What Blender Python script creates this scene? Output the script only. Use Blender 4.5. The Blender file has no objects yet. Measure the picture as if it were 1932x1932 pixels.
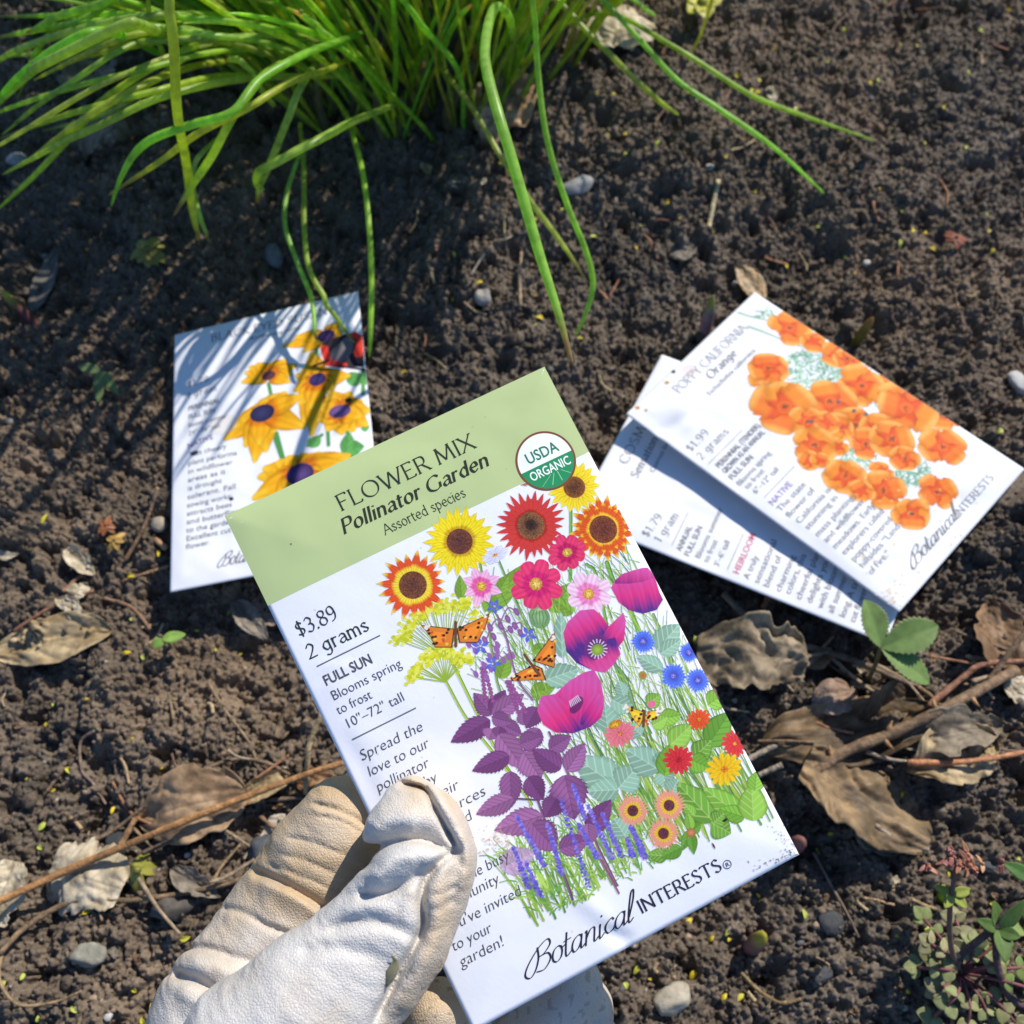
import bpy, math, random
import numpy as np
from mathutils import Vector

# ------------------------------------------------------------------ camera, light, exposure
sc = bpy.context.scene
COL = sc.collection
PITCH = math.radians(25.0)          # the view leans 25 degrees forward from straight down
CAMZ = 0.36
cam_d = bpy.data.cameras.new("camera")
cam = bpy.data.objects.new("camera", cam_d)
COL.objects.link(cam)
cam.location = (0, 0, CAMZ)
cam.rotation_euler = (PITCH, 0, 0)
cam_d.sensor_width = 36.0
cam_d.lens = 35.71
cam_d.clip_start = 0.01
cam_d.clip_end = 200.0
cam_d.dof.use_dof = True
cam_d.dof.focus_distance = 0.236
cam_d.dof.aperture_fstop = 21.0
sc.camera = cam

SUN_EL = math.radians(43.0)
SUN_AZ = math.radians(38.0)         # clockwise from +Y (away from the viewer)
world = bpy.data.worlds.new("World")
sc.world = world
world.use_nodes = True
wn = world.node_tree
wn.nodes.clear()
w_out = wn.nodes.new("ShaderNodeOutputWorld")
w_bg = wn.nodes.new("ShaderNodeBackground")
w_sky = wn.nodes.new("ShaderNodeTexSky")
w_sky.sky_type = 'NISHITA'
w_sky.sun_disc = False
w_sky.sun_elevation = SUN_EL
w_sky.sun_rotation = SUN_AZ
w_sky.air_density = 1.0
w_sky.dust_density = 0.3
w_sky.ozone_density = 9.0
w_bg.inputs["Strength"].default_value = 0.135
wn.links.new(w_sky.outputs["Color"], w_bg.inputs["Color"])
wn.links.new(w_bg.outputs["Background"], w_out.inputs["Surface"])
sun_d = bpy.data.lights.new("sun", 'SUN')
sun_d.energy = 4.9
sun_d.angle = math.radians(0.53)
sun_d.color = (1.0, 0.93, 0.83)
sun = bpy.data.objects.new("sun", sun_d)
COL.objects.link(sun)
SUNV = Vector((math.cos(SUN_EL) * math.sin(SUN_AZ), math.cos(SUN_EL) * math.cos(SUN_AZ), math.sin(SUN_EL)))
sun.rotation_euler = SUNV.to_track_quat('Z', 'Y').to_euler()
sun.location = SUNV * 3
vs = sc.view_settings
vs.view_transform = 'Standard'
vs.look = 'None'
vs.gamma = 1.0
vs.exposure = 0.18
sc.render.film_transparent = False
sc.cycles.max_bounces = 8
sc.cycles.use_denoising = True

# ------------------------------------------------------------------ helpers
random.seed(11)
RNG = np.random.default_rng(11)
FPX, CPX = 1916.7, 966.0            # focal length and centre of a 1932 px wide frame
RIGHT = np.array([1.0, 0, 0])
UP = np.array([0, math.cos(PITCH), math.sin(PITCH)])
FWD = np.array([0, math.sin(PITCH), -math.cos(PITCH)])
CAMP = np.array([0, 0, CAMZ])

def ray(px, py):
    return RIGHT * ((px - CPX) / FPX) + UP * (-(py - CPX) / FPX) + FWD

def at(px, py, z=0.0):              # the world point at height z on a sight line
    d = ray(px, py)
    return CAMP + d * ((z - CAMZ) / d[2])

def atd(px, py, depth):             # the world point at a depth on a sight line
    return CAMP + ray(px, py) * depth

def lin(c):
    c = np.asarray(c, float) / 255.0
    return np.where(c <= 0.04045, c / 12.92, ((c + 0.055) / 1.055) ** 2.4)

def _h(ix, iy, iz, seed):
    n = (ix.astype(np.uint32) * np.uint32(374761393) + iy.astype(np.uint32) * np.uint32(668265263)
         + iz.astype(np.uint32) * np.uint32(2147483647 & 0x9E3779B1) + np.uint32((seed * 362437 + 12345) & 0xffffffff))
    n = (n ^ (n >> np.uint32(13))) * np.uint32(1274126177)
    n = (n ^ (n >> np.uint32(16))) * np.uint32(2246822519)
    return n ^ (n >> np.uint32(15))

def h01(ix, iy, iz, seed):
    return _h(np.asarray(ix, np.int64), np.asarray(iy, np.int64), np.asarray(iz, np.int64), seed).astype(np.float32) / np.float32(4294967295.0)

def noise2(x, y, seed=0):           # value noise, -1..1
    ix = np.floor(x); iy = np.floor(y)
    fx = x - ix; fy = y - iy
    fx = fx * fx * fx * (fx * (fx * 6 - 15) + 10); fy = fy * fy * fy * (fy * (fy * 6 - 15) + 10)
    ix = ix.astype(np.int64); iy = iy.astype(np.int64)
    z = np.zeros_like(ix)
    a = h01(ix, iy, z, seed); b = h01(ix + 1, iy, z, seed); c = h01(ix, iy + 1, z, seed); d = h01(ix + 1, iy + 1, z, seed)
    return ((a + (b - a) * fx) * (1 - fy) + (c + (d - c) * fx) * fy) * 2 - 1

def noise3(p, seed=0):
    p = np.asarray(p, float)
    i = np.floor(p); f = p - i
    f = f * f * (3 - 2 * f)
    i = i.astype(np.int64)
    r = 0.0
    for dx in (0, 1):
        for dy in (0, 1):
            for dz in (0, 1):
                w = (f[..., 0] if dx else 1 - f[..., 0]) * (f[..., 1] if dy else 1 - f[..., 1]) * (f[..., 2] if dz else 1 - f[..., 2])
                r = r + w * h01(i[..., 0] + dx, i[..., 1] + dy, i[..., 2] + dz, seed)
    return r * 2 - 1

def fbm2(x, y, seed=0, octv=4, gain=0.5):
    r = 0; a = 1.0
    for k in range(octv):
        r = r + a * noise2(x * 2 ** k + 17.3 * k, y * 2 ** k - 9.1 * k, seed + k)
        a *= gain
    return r

def worley2(x, y, seed=0):          # distance to the nearest feature point, cells of size 1
    ix = np.floor(x).astype(np.int64); iy = np.floor(y).astype(np.int64)
    best = np.full(x.shape, 9.0)
    zz = np.zeros_like(ix)
    for dx in (-1, 0, 1):
        for dy in (-1, 0, 1):
            jx = ix + dx; jy = iy + dy
            qx = jx + h01(jx, jy, zz, seed); qy = jy + h01(jx, jy, zz + 1, seed)
            best = np.minimum(best, (qx - x) ** 2 + (qy - y) ** 2)
    return np.sqrt(best)

def tag(o, label=None, cat=None, group=None, kind=None):
    if label: o["label"] = label
    if cat: o["category"] = cat
    if group: o["group"] = group
    if kind: o["kind"] = kind
    return o

def wloc(o):
    v = np.zeros(3)
    while o is not None:
        v = v + np.array(o.location); o = o.parent
    return v

def thing(name, label, cat, loc, group=None):
    o = bpy.data.objects.new(name, None)
    o.empty_display_size = 0.01
    COL.objects.link(o)
    o.location = [float(k) for k in loc]
    return tag(o, label, cat, group)

def make_mesh(name, verts, faces, col=None, smooth=True):
    verts = np.asarray(verts, np.float32)
    fl = faces if isinstance(faces, list) else [faces]
    fl = [np.asarray(f, np.int32) for f in fl if len(f)]
    me = bpy.data.meshes.new(name)
    me.vertices.add(len(verts))
    me.vertices.foreach_set("co", verts.ravel())
    idx = np.concatenate([f.ravel() for f in fl])
    tot = np.concatenate([np.full(len(f), f.shape[1], np.int32) for f in fl])
    me.loops.add(len(idx))
    me.loops.foreach_set("vertex_index", idx)
    me.polygons.add(len(tot))
    me.polygons.foreach_set("loop_start", np.concatenate([[0], np.cumsum(tot)[:-1]]).astype(np.int32))
    me.polygons.foreach_set("loop_total", tot)
    me.polygons.foreach_set("use_smooth", np.full(len(tot), smooth))
    if col is not None:
        at_ = me.color_attributes.new("Col", 'FLOAT_COLOR', 'POINT')
        c = np.ones((len(verts), 4), np.float32); c[:, :3] = col
        at_.data.foreach_set("color", c.ravel())
    me.update(calc_edges=True)
    return me

def add(name, verts, faces, mat, parent=None, col=None, smooth=True):
    verts = np.asarray(verts, float)
    if parent is None:
        o0 = np.array([verts[:, 0].mean(), verts[:, 1].mean(), verts[:, 2].min()])
    else:
        o0 = wloc(parent)
    me = make_mesh(name, verts - o0, faces, col, smooth)
    o = bpy.data.objects.new(name, me)
    COL.objects.link(o)
    if parent is None:
        o.location = [float(k) for k in o0]
    else:
        o.parent = parent
    me.materials.append(mat)
    return o

def grid_faces(nu, nv, flip=False):   # vertices ordered j*nu+i
    i, j = np.meshgrid(np.arange(nu - 1), np.arange(nv - 1))
    a = (j * nu + i).ravel()
    q = np.c_[a, a + 1, a + nu + 1, a + nu]
    return q[:, ::-1] if flip else q

def unit(v):
    return v / (np.linalg.norm(v) + 1e-12)

def spline(pts, n):                   # Catmull-Rom through the points (any dimension)
    p = np.asarray(pts, float)
    if len(p) == 2:
        t = np.linspace(0, 1, n)[:, None]
        return p[0] * (1 - t) + p[1] * t
    q = np.vstack([2 * p[0] - p[1], p, 2 * p[-1] - p[-2]])
    s = np.linspace(0, len(p) - 1 - 1e-9, n)
    k = s.astype(int); f = (s - k)[:, None]
    a, b, c, d = q[k], q[k + 1], q[k + 2], q[k + 3]
    return 0.5 * (2 * b + (c - a) * f + (2 * a - 5 * b + 4 * c - d) * f ** 2 + (3 * b - a - 3 * c + d) * f ** 3)

def tube(pts, rad, n=8, flat=1.0, twist=0.0):
    pts = np.asarray(pts, float); m = len(pts)
    rad = np.broadcast_to(np.asarray(rad, float), (m,))
    tan = np.gradient(pts, axis=0)
    tan /= np.linalg.norm(tan, axis=1)[:, None] + 1e-12
    ref = np.array([0, 0, 1.0]) if abs(tan[0][2]) < 0.9 else np.array([1.0, 0, 0])
    s = unit(np.cross(tan[0], ref)); V = []
    for k in range(m):
        s = unit(s - tan[k] * (s @ tan[k]))
        b = np.cross(tan[k], s)
        a = np.linspace(0, 2 * math.pi, n, endpoint=False) + twist * k
        V.append(pts[k] + rad[k] * (np.cos(a)[:, None] * s + flat * np.sin(a)[:, None] * b))
    V = np.vstack(V)
    Q = []
    for k in range(m - 1):
        a0 = k * n + np.arange(n); a1 = k * n + (np.arange(n) + 1) % n
        Q.append(np.c_[a0, a1, a1 + n, a0 + n])
    F = [np.vstack(Q), np.array([list(range(n))[::-1]]), np.array([[(m - 1) * n + i for i in range(n)]])]
    return V, F

def join(parts):                       # [(V, F[, C])] -> one mesh
    V = []; F = []; C = []; o = 0
    for p in parts:
        v = np.asarray(p[0], float)
        for f in (p[1] if isinstance(p[1], list) else [p[1]]):
            F.append(np.asarray(f) + o)
        V.append(v); o += len(v)
        if len(p) > 2:
            C.append(np.broadcast_to(np.asarray(p[2], float), (len(v), 3)))
    return np.vstack(V), F, (np.vstack(C) if C else None)

# ------------------------------------------------------------------ materials
def mat_new(name):
    m = bpy.data.materials.new(name)
    m.use_nodes = True
    nt = m.node_tree
    b = nt.nodes["Principled BSDF"]
    return m, nt, b

def mat_col(name, rough=0.6, spec=0.4, bump=None, vary=None, transl=0.0, coat=0.0, ttint=None):
    """colour from the mesh's own colour attribute; bump = (scale, distance); vary = (scale, amount)"""
    m, nt, b = mat_new(name)
    a = nt.nodes.new("ShaderNodeAttribute"); a.attribute_name = "Col"
    src = a.outputs["Color"]
    tc = nt.nodes.new("ShaderNodeTexCoord")
    if vary:
        nz = nt.nodes.new("ShaderNodeTexNoise"); nz.inputs["Scale"].default_value = vary[0]; nz.inputs["Detail"].default_value = 5
        nt.links.new(tc.outputs["Object"], nz.inputs["Vector"])
        mr = nt.nodes.new("ShaderNodeMapRange")
        mr.inputs["From Min"].default_value = 0.3; mr.inputs["From Max"].default_value = 0.7
        mr.inputs["To Min"].default_value = 1 - vary[1]; mr.inputs["To Max"].default_value = 1 + vary[1]
        nt.links.new(nz.outputs["Fac"], mr.inputs["Value"])
        vm = nt.nodes.new("ShaderNodeVectorMath"); vm.operation = 'SCALE'
        nt.links.new(src, vm.inputs[0]); nt.links.new(mr.outputs["Result"], vm.inputs["Scale"])
        src = vm.outputs["Vector"]
    nt.links.new(src, b.inputs["Base Color"])
    b.inputs["Roughness"].default_value = rough
    b.inputs["Specular IOR Level"].default_value = spec
    if coat:
        b.inputs["Coat Weight"].default_value = coat; b.inputs["Coat Roughness"].default_value = 0.25
    if bump:
        bn = nt.nodes.new("ShaderNodeTexNoise"); bn.inputs["Scale"].default_value = bump[0]; bn.inputs["Detail"].default_value = 6
        nt.links.new(tc.outputs["Object"], bn.inputs["Vector"])
        bp = nt.nodes.new("ShaderNodeBump"); bp.inputs["Strength"].default_value = 1.0; bp.inputs["Distance"].default_value = bump[1]
        nt.links.new(bn.outputs["Fac"], bp.inputs["Height"])
        nt.links.new(bp.outputs["Normal"], b.inputs["Normal"])
    if transl:
        tr = nt.nodes.new("ShaderNodeBsdfTranslucent"); 
        if ttint:
            tm = nt.nodes.new("ShaderNodeVectorMath"); tm.operation = 'MULTIPLY'; tm.inputs[1].default_value = ttint
            nt.links.new(src, tm.inputs[0]); nt.links.new(tm.outputs["Vector"], tr.inputs["Color"])
        else:
            nt.links.new(src, tr.inputs["Color"])
        mx = nt.nodes.new("ShaderNodeMixShader"); mx.inputs["Fac"].default_value = transl
        out = nt.nodes["Material Output"]
        nt.links.new(b.outputs["BSDF"], mx.inputs[1]); nt.links.new(tr.outputs["BSDF"], mx.inputs[2])
        nt.links.new(mx.outputs["Shader"], out.inputs["Surface"])
    return m

M_SOIL = mat_col("damp_soil", rough=0.72, spec=0.3, vary=(900, 0.35), bump=(2600, 0.00025))
M_PAPER = mat_col("packet_paper", rough=0.6, spec=0.12, bump=(900, 0.00003))
M_INK = mat_col("printing_ink", rough=0.6, spec=0.12)
M_DRY = mat_col("dry_leaf", rough=0.6, spec=0.35, vary=(260, 0.3), bump=(700, 0.0003), transl=0.12)
M_WOOD = mat_col("twig_bark", rough=0.7, spec=0.2, vary=(420, 0.45), bump=(900, 0.0005))
M_STONE = mat_col("stone", rough=0.75, spec=0.35, vary=(350, 0.25), bump=(900, 0.0002))
M_GREEN = mat_col("green_leaf", rough=0.55, spec=0.25, vary=(220, 0.2), transl=0.2, ttint=(1.3, 1.4, 0.6), bump=(1500, 0.0001))
M_CHIVE = mat_col("chive_leaf", rough=0.36, spec=0.45, vary=(300, 0.22), transl=0.5, ttint=(1.85, 1.75, 0.35))
M_PETAL = mat_col("bud_scale", rough=0.5, spec=0.4, transl=0.2)
# ------------------------------------------------------------------ the soil bed: one sheet, fine near the camera, coarse to the horizon
def axis(lo, hi, step, far):
    core = np.arange(lo, hi + step / 2, step)
    ext = []; d = step; x = hi
    while x < far:
        d *= 1.35; x += d; ext.append(x)
    ext = np.array(ext)
    return np.concatenate([lo - (ext[::-1] - hi), core, ext]), len(ext)

SX, nex = axis(-0.33, 0.33, 0.0004, 40.0)
SY, ney = axis(-0.05, 0.55, 0.0004, 40.0)
gx, gy = np.meshgrid(SX, SY)
cx = np.clip(gx, -1.2, 1.2); cy = np.clip(gy, -1.2, 1.6)
wx = cx + 0.006 * noise2(cx * 90, cy * 90, 3); wy = cy + 0.006 * noise2(cx * 90, cy * 90, 4)
H = 0.010 * fbm2(cx * 11, cy * 11, 21, 3, 0.5)
core = np.exp(-np.maximum(np.maximum(np.abs(gx) - 0.33, 0), np.maximum(np.abs(gy - 0.25) - 0.30, 0)) * 60)
w1 = worley2(wx * 55, wy * 55, 31)
H += core * 0.0050 * (0.55 - np.minimum(w1, 1.0))
w2 = worley2(wx * 170, wy * 170, 32)
H += core * 0.0026 * (0.5 - np.minimum(w2, 1.0)) * (0.6 + 0.6 * noise2(cx * 35, cy * 35, 8))
H += core * 0.0008 * fbm2(cx * 330, cy * 330, 41, 3, 0.6)
H += core * np.minimum(0.0012 * fbm2(cx * 45, cy * 45, 51, 3, 0.6), 0.0006)
# hollows pressed in the bed
for hx, hy, hr, hd in ((1655, 215, 0.016, 0.010), (1700, 40, 0.018, 0.008), (1540, 480, 0.02, 0.005), (1180, 760, 0.02, 0.006),
                       (1250, 1230, 0.03, 0.007), (440, 1210, 0.025, 0.008), (60, 470, 0.03, 0.006), (1750, 300, 0.02, 0.006),
                       (1850, 880, 0.02, 0.005), (1280, 1700, 0.012, 0.006), (60, 1700, 0.02, 0.005)):
    p = at(hx, hy)
    H -= hd * np.exp(-((gx - p[0]) ** 2 + (gy - p[1]) ** 2) / hr ** 2 * (1 + 0.5 * noise2(cx * 60, cy * 60, 61)))
i0, j0 = nex, ney
i1, j1 = len(SX) - nex, len(SY) - ney
Hc = H[j0:j1, i0:i1]
# pits between the clods
for k in range(2600):
    px_, py_, r = RNG.uniform(-0.32, 0.32), RNG.uniform(-0.04, 0.54), RNG.uniform(0.0014, 0.0050)
    n = int(2 * r / 0.0004); ic = int((px_ + 0.33) / 0.0004); jc = int((py_ + 0.05) / 0.0004)
    a0, a1, b0, b1 = max(jc - n, 0), min(jc + n + 1, Hc.shape[0]), max(ic - n, 0), min(ic + n + 1, Hc.shape[1])
    yy = (np.arange(a0, a1) - jc)[:, None] * 0.0004; xx = (np.arange(b0, b1) - ic)[None, :] * 0.0004
    e = RNG.uniform(0.5, 1.5)
    Hc[a0:a1, b0:b1] -= r * 1.0 * np.exp(-((xx * xx * e + yy * yy / e) / r ** 2) ** 2)
# crumbs: rounded grains set on the sheet
NCR = 200000
rx = RNG.uniform(-0.32, 0.32, NCR); ry = RNG.uniform(-0.04, 0.54, NCR)
rr = 0.00058 * (1 - RNG.uniform(0, 0.992, NCR)) ** -0.33
rr = np.minimum(rr, 0.0030)
order = np.argsort(-rr)
st = 0.0004
shade = np.zeros_like(Hc)
for k in order:
    r = rr[k]; n = int(r / st) + 2
    ic = int((rx[k] + 0.33) / st); jc = int((ry[k] + 0.05) / st)
    a0, a1, b0, b1 = max(jc - n, 0), min(jc + n + 1, Hc.shape[0]), max(ic - n, 0), min(ic + n + 1, Hc.shape[1])
    yy = (np.arange(a0, a1) * st - 0.05 - ry[k])[:, None]; xx = (np.arange(b0, b1) * st - 0.33 - rx[k])[None, :]
    e = 0.55 + 0.9 * ((k * 7919) % 101) / 101
    q = r * r - (xx * xx * e + yy * yy / e + 0.5 * xx * yy * (((k * 31) % 17) / 8.5 - 1))
    cap = Hc[min(jc, Hc.shape[0] - 1), min(ic, Hc.shape[1] - 1)] + np.where(q > 0, np.sqrt(np.maximum(q, 0)), -1) - 0.15 * r
    sub = Hc[a0:a1, b0:b1]
    m = cap > sub
    sub[m] = cap[m]
    shade[a0:a1, b0:b1][m] = ((k * 2654435761) % 1000) / 1000 - 0.5
X_, Y_ = gx[j0:j1, i0:i1], gy[j0:j1, i0:i1]
Hc += 0.00055 * noise2(X_ * 900, Y_ * 900, 301) + 0.00034 * noise2(X_ * 1700, Y_ * 1700, 302) - 0.0019 * np.clip(noise2(X_ * 300, Y_ * 300, 303) - 0.2, 0, 1) ** 0.7
LOW = []                               # (corners, height): the bed stays under what lies on it
def gz(x, y):
    fx = np.clip((np.asarray(x) + 0.33) / st, 0, Hc.shape[1] - 2); fy = np.clip((np.asarray(y) + 0.05) / st, 0, Hc.shape[0] - 2)
    return Hc[fy.astype(int), fx.astype(int)]

def gsm(x, y, r=0.004):                # smoothed ground height
    a = np.linspace(0, 2 * math.pi, 8, endpoint=False)
    return float(np.mean([gz(x + r * math.cos(t), y + r * math.sin(t)) for t in a] + [gz(x, y)]))

def on(px, py, up=0.0):                # the point of the bed seen at a pixel
    z = 0.0
    for _ in range(4):
        p = at(px, py, z); z = gsm(p[0], p[1], 0.003)
    p = at(px, py, z + up)
    return p

def flatten_under(corners, clear=0.003):
    """soil under a packet settles below the packet's own plane"""
    c = np.array(corners)
    A = np.c_[c[:, 0], c[:, 1], np.ones(4)]
    pl = np.linalg.lstsq(A, c[:, 2], rcond=None)[0]
    X, Y = gx[j0:j1, i0:i1], gy[j0:j1, i0:i1]
    ins = np.full(X.shape, 1e9)
    for k in range(4):
        p, q = c[k], c[(k + 1) % 4]
        nx_, ny_ = (q[1] - p[1]), -(q[0] - p[0]); L = math.hypot(nx_, ny_)
        ins = np.minimum(ins, ((X - p[0]) * nx_ + (Y - p[1]) * ny_) / L)
    if ins.max() < 0 or ins.max() > 1e8:
        pass
    lim = pl[0] * X + pl[1] * Y + pl[2] - clear + np.maximum(-ins - 0.004, 0) * 1.2
    m = (ins > -0.03) & (Hc > lim)
    Hc[m] = lim[m] + 0.02 * (Hc[m] - lim[m])

def build_soil():
    n1 = noise2(cx * 120, cy * 120, 71); n2 = noise2(cx * 18, cy * 18, 72)
    base = np.array([0.130, 0.099, 0.070])
    t = np.zeros_like(gx); t[j0:j1, i0:i1] = shade
    n3 = noise2(cx * 42, cy * 42, 73)
    f = np.clip(1 + 0.22 * n1 + 0.16 * n2 + 0.22 * n3 + 0.5 * t, 0.3, 2.0)
    col = base * f[..., None]
    col[..., 0] *= 1 + 0.06 * n2; col[..., 2] *= 1 - 0.08 * n2
    hs = h01(np.floor(gx * 1500).astype(np.int64), np.floor(gy * 1500).astype(np.int64), np.zeros(gx.shape, np.int64), 5)
    col[hs > 0.9972] = (0.34, 0.31, 0.26)
    col[hs < 0.012] *= 0.4
    V = np.c_[gx.ravel(), gy.ravel(), H.ravel()]
    o = add("soil", V, grid_faces(len(SX), len(SY)), M_SOIL, None, col.reshape(-1, 3), smooth=True)
    tag(o, kind="structure")
    # loose crumbs of earth lying on the sheet
    r_ = np.random.default_rng(4); N = 6500; nu, nv = 8, 5
    th, ph = np.meshgrid(np.linspace(0, 2 * math.pi, nu + 1)[:-1], np.linspace(0.25, math.pi - 0.25, nv))
    D = np.stack([np.sin(ph) * np.cos(th), np.sin(ph) * np.sin(th), np.cos(ph)], -1).reshape(-1, 3)
    x = r_.uniform(-.27, .27, N); y = r_.uniform(-.02, .47, N); r = np.minimum(.0006 * (1 - r_.uniform(0, .995, N)) ** -.36, .0026)
    ok = np.ones(N, bool)
    for C in (SC, CC, PC):
        c = np.array(C); ins = np.full(N, 1e9)
        for k in range(4):
            q0, q1 = c[k], c[(k + 1) % 4]; ins = np.minimum(ins, ((x - q0[0]) * (q1[1] - q0[1]) - (y - q0[1]) * (q1[0] - q0[0])) / math.hypot(*(q1 - q0)[:2]))
        ok &= ins < -.002
    x, y, r = x[ok], y[ok], r[ok]; N = len(x)
    jit = 1 + .30 * (h01(np.arange(N)[:, None], np.arange(len(D))[None, :], np.zeros((N, len(D)), np.int64), 8) - .5) * 2
    V = D[None] * jit[..., None] * r[:, None, None] * r_.uniform(.7, 1.2, (N, 1, 3))
    V = V + np.stack([x, y, gz(x, y) + .35 * r], -1)[:, None, :]
    a = np.arange(nu); b = (a + 1) % nu; q = np.vstack([np.c_[a + j * nu, a + (j + 1) * nu, b + (j + 1) * nu, b + j * nu] for j in range(nv - 1)])
    Q = (q[None] + (np.arange(N) * nu * nv)[:, None, None]).reshape(-1, 4)
    cap = (np.array([list(range(nu)), list(range(nu * nv - 1, nu * (nv - 1) - 1, -1))])[None] + (np.arange(N) * nu * nv)[:, None, None]).reshape(-1, nu)
    c = base * r_.uniform(.45, 1.15, (N, 1, 1)) * np.ones((1, nu * nv, 3))
    o = add("soil_crumbs", V.reshape(-1, 3), [Q, cap], M_SOIL, None, c.reshape(-1, 3), smooth=True)
    tag(o, kind="stuff")
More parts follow.
